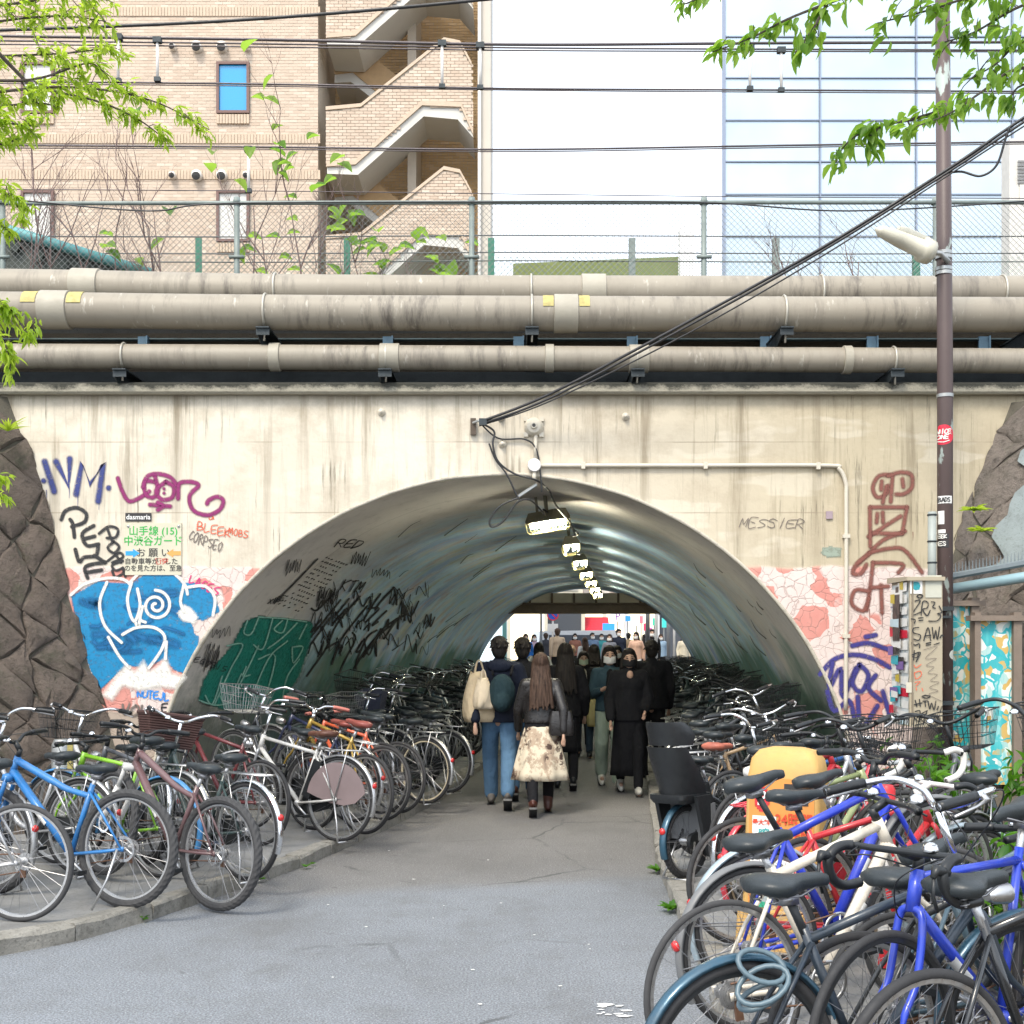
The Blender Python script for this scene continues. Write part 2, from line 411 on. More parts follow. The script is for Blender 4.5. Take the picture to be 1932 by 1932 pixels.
for i in range(16):
    c = G(1155 + R.uniform(-28, 30), 1905 + R.uniform(-12, 14)); a = R.uniform(0, 3); q = R.uniform(0.008, 0.03)
    wm.add([(c.x + math.cos(a + t) * q * R.uniform(.6, 2.2), c.y + math.sin(a + t) * q * R.uniform(.5, 1.2), 0.004 + i * 0.00015) for t in (0, 1.2, 2.4, 3.6, 5)], [(0, 1, 2, 3, 4)])
lt = MB()
for i in range(16):
    c = G(R.uniform(500, 1200), R.uniform(1600, 1900)); a = R.uniform(0, 3); q = R.uniform(.006, .014)
    lt.add([(c.x + math.cos(a + t) * q * R.uniform(.6, 1.5), c.y + math.sin(a + t) * q, 0.006) for t in (0, 1.5, 3.1, 4.6)], [(0, 1, 2, 3)])
put('litter', lt, pm('paper_scrap', (.75, .74, .70), .8), kind='stuff')
put('road_marking', wm, pm('road_paint', (0.8, 0.8, 0.78), 0.7, var=0.1), kind='structure')

# ---------------------------------------------------------------- portal wall
def wall_mat():
    m, t, b = nodes('portal_wall_paint'); v = coords(t); sep = N(t, 'ShaderNodeSeparateXYZ'); L(t, v, sep.inputs[0]); X, Z = sep.outputs[0], sep.outputs[2]
    n1 = noise(t, v, 1.1, 6, 0.6)
    cream = mix(t, n1, (0.58, 0.515, 0.41), (0.73, 0.67, 0.56))
    yel = mix(t, n1, (0.43, 0.365, 0.245), (0.57, 0.495, 0.36))
    c = mix(t, ramp(t, math_(t, 'ADD', math_(t, 'MULTIPLY', X, 0.16), math_(t, 'MULTIPLY', n1, 0.3)), [(0.1, 0.0), (0.65, 1.0)]), cream, yel)  # tree shade put into the colour: darker and tanner to the right
    # board marks and patch repairs
    pt = noise(t, coords(t, scale=(0.5, 1, 1.6)), 1.4, 3); c = mix(t, ramp(t, pt, [(0.55, 0.0), (0.58, 0.35)]), c, (0.74, 0.68, 0.56))
    # vertical run stains
    st = noise(t, coords(t, scale=(7, 1, 0.35)), 1.0, 7, 0.7); stm = ramp(t, st, [(0.50, 0.0), (0.66, 0.85)])
    hi = math_(t, 'MULTIPLY', ramp(t, math_(t, 'MULTIPLY', Z, 0.2), [(0.30, 0.0), (0.62, 0.75), (0.80, 1.0)]), ramp(t, noise(t, coords(t, scale=(1, 1, .25), loc=(7, 0, 0)), 1.1, 3), [(0.34, 0.35), (0.55, 1.0)]))
    c = mix(t, math_(t, 'MULTIPLY', stm, hi), c, (0.17, 0.13, 0.075))
    st2 = noise(t, coords(t, scale=(22, 1, 0.8), loc=(3, 0, 0)), 1.0, 8, 0.75); c = mix(t, math_(t, 'MULTIPLY', ramp(t, st2, [(0.56, 0.0), (0.66, 0.85)]), ramp(t, noise(t, v, 1.3, 3), [(0.46, 0.0), (0.58, 1.0)])), c, (0.10, 0.085, 0.055))
    jn = math_(t, 'ABSOLUTE', math_(t, 'SUBTRACT', math_(t, 'FRACT', math_(t, 'ADD', math_(t, 'MULTIPLY', Z, 1.55), math_(t, 'MULTIPLY', noise(t, v, 2, 3), .02))), 0.5)); c = mix(t, math_(t, 'MULTIPLY', ramp(t, jn, [(0.004, .55), (0.012, 0.0)]), ramp(t, noise(t, v, 1.4, 4), [(.42, 0.0), (.58, 1.0)])), c, (0.25, 0.20, 0.14))
    c = mix(t, ramp(t, noise(t, coords(t, loc=(1, 4, 2)), 2.2, 8, .72), [(.50, 0.0), (.72, .5)]), c, (0.38, 0.31, 0.22))
    # mould under the ledge
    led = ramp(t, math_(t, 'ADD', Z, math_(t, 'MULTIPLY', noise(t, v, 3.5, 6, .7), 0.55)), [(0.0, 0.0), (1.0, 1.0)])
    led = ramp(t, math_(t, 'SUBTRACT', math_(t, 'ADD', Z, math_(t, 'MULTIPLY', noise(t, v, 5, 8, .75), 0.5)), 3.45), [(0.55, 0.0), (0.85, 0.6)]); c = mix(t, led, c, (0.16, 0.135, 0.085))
    # lower zone: pale pink flaking coat with red undercoat showing, cracks
    wob = N(t, 'ShaderNodeTexNoise', Scale=5.0, Detail=4.0); L(t, v, wob.inputs['Vector']); wv = mix(t, 0.16, v, wob.outputs['Color'], 'ADD')
    vc = N(t, 'ShaderNodeTexVoronoi', Scale=10.5, feature='DISTANCE_TO_EDGE'); L(t, wv, vc.inputs['Vector'])
    vcell = N(t, 'ShaderNodeTexVoronoi', Scale=5.2); L(t, wv, vcell.inputs['Vector'])
    zone = ramp(t, math_(t, 'ADD', math_(t, 'MULTIPLY', Z, 0.25), math_(t, 'MULTIPLY', noise(t, v, 1.7, 5), 0.03)), [(0.612, 1.0), (0.618, 0.0)])
    pink = mix(t, noise(t, v, 2.5, 6), (0.60, 0.47, 0.43), (0.78, 0.68, 0.63))
    redp = math_(t, 'MULTIPLY', ramp(t, noise(t, wv, 1.5, 2), [(0.46, 0.0), (0.48, 1.0)]), ramp(t, vcell.outputs['Color'], [(0.56, 0.0), (0.57, 1.0)]))
    low = mix(t, redp, pink, mix(t, noise(t, v, 6, 6, .7), (0.56, 0.20, 0.165), (0.66, 0.32, 0.27)))
    low = mix(t, math_(t, 'MULTIPLY', ramp(t, vc.outputs['Distance'], [(0.008, 0.5), (0.05, 0.0)]), ramp(t, noise(t, v, 2.6, 4), [(0.40, 0.05), (0.60, 1.0)])), low, (0.26, 0.18, 0.15))
    low = mix(t, ramp(t, noise(t, v, 9, 8, .75), [(0.60, 0.0), (0.75, 0.6)]), low, (0.22, 0.18, 0.14))
    c = mix(t, zone, c, low)
    up = math_(t, 'MULTIPLY', ramp(t, vc.outputs['Distance'], [(0.01, 0.7), (0.03, 0.0)]), ramp(t, math_(t, 'ADD', math_(t, 'MULTIPLY', Z, -0.5), math_(t, 'ADD', noise(t, v, 1.5, 4), 0.5)), [(0.0, 0.0), (1.0, 0.0)]))
    # bare cement base
    base = ramp(t, math_(t, 'ADD', math_(t, 'MULTIPLY', Z, 0.5), math_(t, 'MULTIPLY', noise(t, v, 4, 4), 0.06)), [(0.56, 1.0), (0.58, 0.0)])
    base = math_(t, 'MULTIPLY', base, ramp(t, math_(t, 'MULTIPLY', X, -1), [(0.5, 0.0), (0.6, 1.0)]))
    c = mix(t, base, c, mix(t, n1, (0.34, 0.27, 0.22), (0.44, 0.36, 0.29)))
    L(t, c, b.inputs['Base Color']); b.inputs['Roughness'].default_value = 0.8
    h = math_(t, 'ADD', math_(t, 'MULTIPLY', noise(t, v, 9, 8, .65), 0.6), math_(t, 'MULTIPLY', math_(t, 'MULTIPLY', zone, ramp(t, vc.outputs['Distance'], [(0.0, 0.0), (0.05, 1.0)])), 0.35))
    bump(t, b, h, 0.5, 0.02)
    return m
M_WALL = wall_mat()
portal = tag(put('portal_wall', None), 'cream plastered tunnel portal wall with flaking pink lower coat and graffiti', 'wall')
pw = MB(); na = 64; x0, x1, zt = -8.5, 9.0, 3.97; c0 = axis(YW)
arc = [(c0 + RAD * math.cos(math.pi * i / na), RAD * math.sin(math.pi * i / na)) for i in range(na + 1)]   # right to left
outer = []
for (ax, az) in arc:
    dx, dz = ax - c0, az; t_ = 1e9
    if dx > 1e-6: t_ = min(t_, (x1 - c0) / dx)
    if dx < -1e-6: t_ = min(t_, (x0 - c0) / dx)
    if dz > 1e-6: t_ = min(t_, zt / dz)
    outer.append((c0 + dx * t_, dz * t_))
vv = [(p[0], YW, p[1]) for p in arc] + [(p[0], YW, p[1]) for p in outer]
pw.add(vv, [(i, i + 1, na + 2 + i, na + 1 + i) for i in range(na)])
for cx_, cz_ in ((x1, zt), (x0, zt)):      # corner fills
    i = min(range(na), key=lambda q: (outer[q][0] - cx_) ** 2 + (outer[q][1] - cz_) ** 2)
    for q in (i - 1, i):
        a, b = outer[q], outer[q + 1]
        if abs(a[0] - b[0]) > 1e-3 and abs(a[1] - b[1]) > 1e-3: pw.add([(a[0], YW, a[1]), (b[0], YW, b[1]), (cx_, YW, cz_)], [(0, 1, 2)])
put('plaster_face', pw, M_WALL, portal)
M_RIM = concrete('arch_rim', (0.46, 0.42, 0.34), (0.60, 0.55, 0.46), 3, 0.6)
rim = MB(); rings = []
for i in range(81):
    t_ = math.pi * i / 80; cs, sn = math.cos(t_), math.sin(t_); jt = mnoise.noise(Vector((i * 0.37, 0, 0))) * 0.008
    rings.append([(c0 + (RAD + q) * cs, YW + d, (RAD + q) * sn) for q, d in ((-0.004, 0.06), (-0.006 + jt, -0.008), (0.022 + jt, -0.012), (0.028, 0.03))])
rim.loft(rings); put('arch_rim', rim.mesh('arch_rim', True), M_RIM, portal)
M_COP = concrete('coping_concrete', (0.22, 0.205, 0.16), (0.36, 0.335, 0.27), 5.0, 1.0, 0.8, (0.028, 0.028, 0.024))
cp = MB(); cp.prism([(YW - 0.07, 3.965), (YW - 0.09, 3.985), (YW - 0.09, 4.055), (YW - 0.05, 4.075), (YW + 0.25, 4.085), (YW + 0.25, 3.965)], x0, x1, 'X')
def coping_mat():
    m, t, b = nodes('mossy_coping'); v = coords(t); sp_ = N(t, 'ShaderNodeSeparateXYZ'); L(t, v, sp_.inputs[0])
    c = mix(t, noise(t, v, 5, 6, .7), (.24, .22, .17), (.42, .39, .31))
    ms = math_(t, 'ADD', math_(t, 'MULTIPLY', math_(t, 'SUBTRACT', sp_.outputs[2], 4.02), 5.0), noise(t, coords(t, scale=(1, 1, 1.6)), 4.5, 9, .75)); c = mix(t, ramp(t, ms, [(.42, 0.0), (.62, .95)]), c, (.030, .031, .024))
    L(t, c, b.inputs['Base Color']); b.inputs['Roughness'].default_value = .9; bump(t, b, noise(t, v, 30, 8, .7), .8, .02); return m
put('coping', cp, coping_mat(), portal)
# ---------------------------------------------------------------- vault
def vault_mat():
    m, t, b = nodes('vault_mural'); uv = N(t, 'ShaderNodeUVMap', uv_map='UVMap'); sep = N(t, 'ShaderNodeSeparateXYZ'); L(t, uv.outputs[0], sep.inputs[0]); U, V = sep.outputs[0], sep.outputs[1]   # U: metres along the arc from the crown (left < 0), V: metres in
    def mp(s): 
        q = N(t, 'ShaderNodeMapping'); q.inputs['Scale'].default_value = s; L(t, uv.outputs[0], q.inputs[0]); return q.outputs[0]
    n1 = noise(t, mp((0.22, 0.30, 1)), 1.6, 5, 0.6); n2 = noise(t, mp((1.3, 1.0, 1)), 1.3, 7, 0.68); n3 = noise(t, mp((1.3, 1.6, 1)), 1.0, 7, 0.62)
    grey = mix(t, n2, (0.46, 0.43, 0.40), (0.62, 0.59, 0.55))
    blue = mix(t, n3, (0.30, 0.50, 0.66), (0.60, 0.76, 0.84))
    deep = mix(t, n3, (0.16, 0.26, 0.52), (0.40, 0.52, 0.72))
    yel = (0.58, 0.55, 0.28); green = mix(t, n2, (0.03, 0.10, 0.07), (0.08, 0.20, 0.15)); rose = (0.52, 0.38, 0.38)
    inn = ramp(t, math_(t, 'ADD', math_(t, 'MULTIPLY', V, 0.05), math_(t, 'MULTIPLY', n1, 0.25)), [(0.22, 0.0), (0.32, 1.0)])
    paint = mix(t, ramp(t, n1, [(0.35, 0.0), (0.5, 1.0)]), deep, blue)
    paint = mix(t, ramp(t, noise(t, mp((0.5, 0.7, 1)), 2.3, 5), [(0.50, 0.0), (0.64, .8)]), paint, (0.60, 0.61, 0.58))
    paint = mix(t, ramp(t, noise(t, mp((0.6, 0.7, 2)), 2.0, 5), [(0.54, 0.0), (0.68, 0.6)]), paint, yel)
    paint = mix(t, ramp(t, noise(t, mp((0.7, 0.8, 3)), 2.4, 5), [(0.54, 0.0), (0.68, 0.7)]), paint, rose)
    c = mix(t, inn, grey, paint)
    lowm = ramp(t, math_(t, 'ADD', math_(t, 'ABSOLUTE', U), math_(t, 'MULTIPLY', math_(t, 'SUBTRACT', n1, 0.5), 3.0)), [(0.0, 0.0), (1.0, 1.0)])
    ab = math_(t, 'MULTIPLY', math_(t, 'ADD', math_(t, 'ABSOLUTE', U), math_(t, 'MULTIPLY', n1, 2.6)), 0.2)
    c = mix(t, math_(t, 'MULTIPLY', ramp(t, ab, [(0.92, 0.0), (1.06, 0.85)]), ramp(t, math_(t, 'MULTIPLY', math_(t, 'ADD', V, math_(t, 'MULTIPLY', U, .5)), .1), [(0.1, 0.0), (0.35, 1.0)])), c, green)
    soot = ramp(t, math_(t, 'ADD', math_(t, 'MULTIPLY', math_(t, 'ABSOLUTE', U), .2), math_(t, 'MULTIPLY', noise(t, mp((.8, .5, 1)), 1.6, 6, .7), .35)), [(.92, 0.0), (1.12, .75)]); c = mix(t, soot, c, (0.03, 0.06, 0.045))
    c = mix(t, ramp(t, n3, [(0.60, 0.0), (0.74, 0.25)]), c, (0.10, 0.14, 0.16))
    c = mix(t, ramp(t, noise(t, mp((3, 3, 1)), 2.0, 8, .75), [(0.54, 0.0), (0.74, 0.45)]), c, (0.17, 0.16, 0.145))
    c = mix(t, ramp(t, noise(t, mp((1, 1, 1)), 1.1, 6, .7), [(0.52, 0.0), (0.70, 0.3)]), c, (0.22, 0.205, 0.19))
    sj = math_(t, 'ABSOLUTE', math_(t, 'SUBTRACT', math_(t, 'FRACT', math_(t, 'ADD', math_(t, 'MULTIPLY', V, .36), math_(t, 'MULTIPLY', noise(t, mp((1, 1, 1)), 3, 3), .01))), .5)); c = mix(t, ramp(t, sj, [(.002, .35), (.005, 0.0)]), c, (.09, .09, .085))
    L(t, c, b.inputs['Base Color']); b.inputs['Roughness'].default_value = 0.9; b.inputs['Specular IOR Level'].default_value = 0.15
    bump(t, b, noise(t, mp((4, 4, 1)), 5, 8, .7), 0.12, 0.01)
    return m
vt = MB(); nv, ny = 72, 30; uvs = []
for i in range(ny + 1):
    Y = YW + 0.02 + (YE - YW) * i / ny
    for j in range(nv + 1):
        t_ = math.pi * (1.03 - 1.06 * j / nv); vt.v.append((axis(Y) + RAD * math.cos(t_), Y, RAD * math.sin(t_))); uvs.append(((math.pi / 2 - t_) * RAD, Y - YW))
vt.f = [(i * (nv + 1) + j, (i + 1) * (nv + 1) + j, (i + 1) * (nv + 1) + j + 1, i * (nv + 1) + j + 1) for i in range(ny) for j in range(nv)]; vt.m = [0] * len(vt.f)
me = vt.mesh('vault', True, fix=False); ul = me.uv_layers.new(name='UVMap')
for lp in me.loops: ul.data[lp.index].uv = uvs[lp.vertex_index]
vault = put('tunnel_vault', me, vault_mat(), kind='structure')
# deck over the vault and embankment
dk = MB(); dk.box((0, (YW + YE) / 2 + 0.3, 4.42), (60, YE - YW - 0.5, 0.5)); 
put('railway_embankment', dk, M_DIRT, kind='structure')
# far mouth: wall round the opening, girder, panel
far = empty('far_portal', 'grey far portal wall of the tunnel above the crowd', 'wall')
fw = MB(); cf = axis(YE); q = []
for i in range(na + 1):
    t_ = math.pi * i / na; cs, sn = math.cos(t_), math.sin(t_); q.append((cf + RAD * cs, RAD * sn)); 
fw.add([(a, YE + 0.02, b) for a, b in q] + [(cf + (a - cf) * 3, YE + 0.02, min(4.6, b * 3)) for a, b in q], [(i, i + 1, na + 2 + i, na + 1 + i) for i in range(na)])
put('wall_face', fw, M_COP, far)
M_STEELB = pm('brown_steel', (0.10, 0.075, 0.055), 0.6, 0.3, 0.3, 5, 0.2)
gb = MB(); zc = P(0, 1148, 33.4).z; xb0, xb1 = P(985, 1148, 33.4).x - 0.6, P(1240, 1148, 33.4).x + 0.6
gb.box(((xb0 + xb1) / 2, 33.4, zc), (xb1 - xb0, 0.3, 0.24)); gb.box(((xb0 + xb1) / 2, 33.3, zc + .13), (xb1 - xb0, 0.55, 0.03)); gb.box(((xb0 + xb1) / 2, 33.3, zc - .13), (xb1 - xb0, 0.55, 0.03))
tag(put('height_girder', gb, M_STEELB), 'brown steel girder spanning the far mouth of the tunnel', 'girder')
pn = empty('girder_panel', 'pale ribbed steel panel standing on the far girder', 'panel', (0, 33.6, 0))
M_PANEL = pm('pale_panel', (0.50, 0.47, 0.38), 0.6, 0.0, 0.2, 3, 0.1)
z0, z1 = zc + 0.15, P(0, 1119, 33.6).z
pb = MB(); pb.box((axis(33.6), 0, (z0 + z1) / 2), (3.3, 0.03, z1 - z0)); put('sheet', pb, M_PANEL, pn)
for i in range(6):
    rb = MB(); rb.box((axis(33.6) - 1.5 + i * 0.6, -0.05, (z0 + z1) / 2), (0.06, 0.06, z1 - z0)); put('rib', rb, M_STEELB, pn)

# ---------------------------------------------------------------- wing walls of fitted stones
PROF_L = [(-4.60, 3.92), (-4.38, 3.37), (-4.21, 2.74), (-4.04, 2.11), (-3.87, 1.53), (-3.68, 0.95), (-3.50, 0.4), (-3.36, 0.0)]
PROF_R = [(4.56, 3.92), (4.36, 3.4), (4.15, 2.9), (3.98, 2.4), (3.86, 1.9), (3.74, 1.3), (3.66, 0.7), (3.60, 0.0)]
def wing_point(prof, sgn, u, z, out=0.0):
    X = prof[0][0]
    for (xa, za), (xb, zb) in zip(prof, prof[1:]):
        if zb <= z <= za: X = xb + (xa - xb) * (z - zb) / (za - zb); break
    if z < 0: X = prof[-1][0]
    k_ = 0.72
    return Vector((X + sgn * u * k_ - sgn * out * 0.65, YW - 0.0 - u * 0.70 - out * 0.65, z + out * 0.25))
def stone_mat(name, c0, c1, moss):
    m, t, b = nodes(name); v = coords(t); oi = N(t, 'ShaderNodeObjectInfo')
    c = mix(t, noise(t, v, 5, 7, .7), c0, c1); c = mix(t, ramp(t, oi.outputs['Random'], [(0, 0.0), (1, 0.55)]), c, tuple(x * 0.55 for x in c1))
    c = mix(t, ramp(t, noise(t, v, 2.4, 7, .75), [(0.52, 0.0), (0.68, moss)]), c, (0.055, 0.06, 0.035))
    L(t, c, b.inputs['Base Color']); b.inputs['Roughness'].default_value = 0.88; c2 = mix(t, ramp(t, noise(t, v, 14, 9, .8), [(.50, 0), (.66, .75)]), c, (.05, .045, .035)); c2 = mix(t, ramp(t, noise(t, v, 3.1, 8, .8), [(.58, 0), (.70, .6)]), c2, (.10, .115, .06)); L(t, c2, b.inputs['Base Color']); bump(t, b, noise(t, v, 14, 10, .75), 1.0, 0.06); return m
M_STONE = stone_mat('wall_stone', (0.11, 0.085, 0.068), (0.25, 0.20, 0.165), 0.85)
M_JOINT = concrete('dark_mortar', (0.075, 0.066, 0.052), (0.15, 0.135, 0.10), 6, 0.6, 0.8)
def wing(name, label, prof, sgn, mat, umax, zmax, size, hs=1.0):
    root = empty(name, label, 'wall')
    b = MB(); b.grid(lambda u, v: tuple(wing_point(prof, sgn, -0.05 + u * (umax + .05), v * zmax)), 10, 10); put('mortar_bed', b.mesh('mortar_bed', True), M_JOINT, root)
    # diamond lattice of irregular stones
    nu, nz = int(umax / size) + 2, int(zmax / (size * 0.62)) + 2
    def node(i, j):
        rr = random.Random((i * 7919 + j * 104729 + int(sgn * 10)) & 0xffffff)
        return ((i + (0.5 if j % 2 else 0)) * size + rr.uniform(-.30, .30) * size, j * size * 0.62 + rr.uniform(-.22, .22) * size)
    for j in range(-1, nz):
        for i in range(-1, nu):
            o1 = 1 if j % 2 else 0
            c4 = [node(i, j), node(i + o1, j + 1), node(i, j + 2), node(i + o1 - 1, j + 1)]
            cu = sum(p[0] for p in c4) / 4; cz = sum(p[1] for p in c4) / 4
            if cu < -0.05 or cu > umax or cz < -0.1 or cz > zmax - 0.05: continue
            m = MB(); h = R.uniform(0.05, 0.11) * hs; rings = []
            pl_ = []
            for q in range(4):
                a, bq = c4[q], c4[(q + 1) % 4]
                for e_ in (0.0, .33, .66): pl_.append((a[0] + (bq[0] - a[0]) * e_ + R.uniform(-.045, .045) * size, a[1] + (bq[1] - a[1]) * e_ + R.uniform(-.045, .045) * size))
            for sc, o in ((0.99, -0.03), (0.965, h * 0.5), (0.86, h * 0.85), (0.5, h * 1.0)):
                rings.append([wing_point(prof, sgn, max(-0.02, cu + (p[0] - cu) * sc), min(zmax, max(-.05, cz + (p[1] - cz) * sc)), o + (mnoise.noise(Vector(((cu + (p[0] - cu) * sc) * 7, (cz + (p[1] - cz) * sc) * 7, sgn * 3))) * .030 + R.uniform(-.012, .012) if o > 0 else 0)) for p in pl_])
            m.loft(rings, cap=False); n_ = len(pl_); off = 3 * n_
            m.add([sum((Vector(p) for p in rings[3]), Vector()) / n_ + Vector((-sgn * .008, -.01, 0))], []); 
            m.f += [(off + q, off + (q + 1) % n_, len(m.v) - 1) for q in range(n_)]; m.m += [0] * n_
            put('stone', m.mesh('stone', 'angle'), mat, root)
    return root
wing('stone_wing_wall', 'mossy brown stone retaining wall sloping up beside the blue graffiti', PROF_L, -1, M_STONE, 2.6, 3.95, 0.42, .6)
M_STONE2 = stone_mat('wall_stone_worn', (0.20, 0.165, 0.14), (0.34, 0.29, 0.25), 0.4)
wing('stone_wing_wall', 'stone retaining wall with bluish cement patch behind the brown pole', PROF_R, 1, M_STONE2, 2.6, 3.9, 0.5, .35)
cpch = MB()
cpch.grid(lambda u, v: tuple(wing_point(PROF_R, 1, 0.30 + 0.16 * abs(math.sin(v * 7 + 1)) + .06 * math.sin(v * 23) + u * 1.8, 2.35 + v * 1.35 + .06 * math.sin(u * 9), 0.060 + 0.006 * math.sin(u * 20 + v * 13))), 12, 14)
put('cement_patch', cpch.mesh('cement_patch', True), concrete('bluish_cement', (0.19, 0.225, 0.23), (0.29, 0.335, 0.34), 3, 0.5), [o for o in scene.objects if o.name == 'stone_wing_wall.001'][0])
# ---------------------------------------------------------------- pipes on the parapet
def pipe_mat():
    m, t, b = nodes('weathered_pipe'); v = coords(t)
    c = mix(t, noise(t, v, 1.5, 5), (0.235, 0.205, 0.16), (0.34, 0.305, 0.245))
    st = noise(t, coords(t, scale=(5, 1.0, 1.0)), 1.6, 8, .75); c = mix(t, math_(t, 'MULTIPLY', ramp(t, st, [(0.48, 0.0), (0.66, 0.95)]), ramp(t, noise(t, coords(t, scale=(.8, 1, 1), loc=(2, 3, 0)), 1.2, 4), [(.40, .12), (.60, 1.0)])), c, (0.10, 0.085, 0.07))
    c = mix(t, ramp(t, noise(t, coords(t, scale=(3, 1, 1)), 6, 6), [(0.62, 0.0), (0.72, 0.5)]), c, (0.62, 0.58, 0.50))
    L(t, c, b.inputs['Base Color']); b.inputs['Roughness'].default_value = 0.55; bump(t, b, noise(t, v, 20, 6), 0.15, 0.01); return m
M_PIPE = pipe_mat(); M_COUP = pm('pipe_coupling', (0.37, 0.34, 0.275), 0.55, 0, 0.25, 5, 0.1)
M_BLUEST = pm('blue_steel', (0.11, 0.19, 0.24), 0.5, 0.2, 0.35, 4, 0.15, dirt=0.5)
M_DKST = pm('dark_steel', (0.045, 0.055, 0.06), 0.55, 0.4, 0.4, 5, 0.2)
M_GALV = pm('galvanised', (0.42, 0.43, 0.42), 0.42, 0.7, 0.25, 9, 0.1)
M_CLAMP = pm('clamp_band', (0.50, 0.47, 0.40), 0.5, 0.5, 0.2)
M_YTAPE = pm('yellow_tape', (0.50, 0.42, 0.14), 0.6, var=.3, vs_=9, dirt=.5)
def pipe(label, pts, r, couplings, hoops, tapes=()):
    root = empty('parapet_pipe', label, 'pipe')
    a = crom(pts, 8); put('barrel', MB().tube(a, r, 20).mesh('barrel', True), M_PIPE, root)
    def at(x):
        for p, q in zip(a, a[1:]):
            if p.x <= x <= q.x: return p + (q - p) * ((x - p.x) / (q.x - p.x))
        return a[0]
    for (xa, xb) in couplings:
        put('coupling', MB().tube([at(xa), at(xa + .004), at(xb - .004), at(xb)], [r + .004, r + .016, r + .016, r + .004], 20).mesh('coupling', 'angle'), M_COUP, root)
    for (xa, xb) in tapes:
        put('yellow_tape', MB().lathe([(r + .002, -(xb - xa) / 2), (r + .005, -(xb - xa) / 2), (r + .005, (xb - xa) / 2), (r + .002, (xb - xa) / 2)], 8, 'X', at((xa + xb) / 2), rad(100), rad(170), closed_prof=True).mesh('yellow_tape', 'angle'), M_YTAPE, root)
    for x in hoops:
        p = at(x); m = MB()
        m.tube([p + Vector((0, -math.cos(t) * (r + .008), math.sin(t) * (r + .008))) for t in [rad(-60 + 15 * i) for i in range(17)]], .011, 6); m.tube([p + Vector((0, -(r + .008) * .5, -(r + .007))), p + Vector((0, -(r + .008) * .5, -r - .12))], .010, 6)
        put('u_bolt', m.mesh('u_bolt', True), M_CLAMP, root)
    return root
def pz(y, Y): return P(0, y, Y).z
pipe('thick upper service pipe running behind along the bridge parapet', [(-9, 11.62, pz(530, 11.62)), (-4.5, 11.62, pz(540, 11.62)), (-1, 11.62, pz(551, 11.62)), (9, 11.62, pz(553, 11.62))], 0.155, [(-4.13, -3.87), (0.65, 0.88)], [-4.85, -2.22, 0.18, 2.9, 4.6])
pipe('thickest service pipe running in front along the bridge parapet', [(-9, 11.25, pz(574, 11.25)), (-4.5, 11.25, pz(584, 11.25)), (-1, 11.25, pz(591, 11.25)), (9, 11.25, pz(596, 11.25))], 0.158, [(-4.28, -4.02), (0.38, 0.60)], [-2.24, 0.18, 2.47, 4.72], [(-4.42, -4.29), (-4.01, -3.88), (0.28, 0.375), (0.605, 0.70)])
pipe('slimmer lower service pipe slung just above the mouldy ledge', [(-9, 11.22, pz(668, 11.22)), (-4.5, 11.22, pz(672, 11.22)), (0, 11.22, pz(676, 11.22)), (9, 11.22, pz(686, 11.22))], 0.112, [(-1.2, -1.02), (-2.2, -2.1), (0.3, 0.38), (1.06, 1.24), (3.0, 3.08)], [-3.52, -1.14, 1.13, 3.46])
# steel channel, plates, brackets behind the pipes
bw = MB(); bw.box((0, 12.02, 4.5), (18, 0.2, 0.75)); tag(put('parapet_wall', bw, concrete('blackened_concrete', (.06, .06, .055), (.14, .135, .12), 3, .8)), 'dark stained concrete upstand behind the service pipes', 'wall')
gr = empty('pipe_rack', 'dark blue steel rack carrying the pipes on the parapet', 'pipe rack')
ch = MB(); ch.box((0, 11.86, 4.50), (18, 0.04, 0.20)); ch.box((0, 11.80, 4.60), (18, 0.14, 0.012)); ch.box((0, 11.80, 4.40), (18, 0.14, 0.012)); put('channel', ch, pm('teal_grey_steel', (0.13, 0.19, 0.21), 0.5, 0.1, 0.4, 4, 0.2, dirt=.6), gr)
M_PLATE = pm('blue_plate', (0.16, 0.28, 0.40), 0.45, 0.2, 0.25, 4, 0.1, dirt=0.35)
for x in (273, 732, 977, 1190, 1440, 1640, 1850):
    p = P(x, 637, 11.8); bb = MB(); bb.box((p.x, 11.74, 4.50), (0.085, 0.03, 0.24)); bb.box((p.x + .05, 11.74, 4.50), (0.012, 0.10, 0.24)); put('plate', bb, M_PLATE, gr)
def bracket(x, r_, z, Yf):
    b = MB(); b.prism([(Yf - 0.12, z), (Yf + 0.62, z), (Yf + 0.62, z - 0.26), (Yf + 0.5, z - 0.26), (Yf - 0.12, z - 0.07)], x - 0.05, x - 0.042, 'X'); b.box((x, Yf + .22, z), (0.12, 0.74, 0.012)); b.box((x, Yf - .12, z - .03), (0.12, .01, .07)); put('bracket', b, M_DKST, gr)
for x in (-2.24, 0.18, 2.47, 4.72): bracket(x, .168, pz(624, 11.25) - 0.01, 11.22)
for x in (-3.52, -1.14, 1.13, 3.46): bracket(x, .112, pz(702, 11.22) - 0.008, 11.20)
lw = MB(); lw.box((0, 11.60, 4.20), (18, 0.05, 0.10)); put('lower_rail', lw, M_DKST, gr)  # dark colour also stands in for deep shade under the pipes

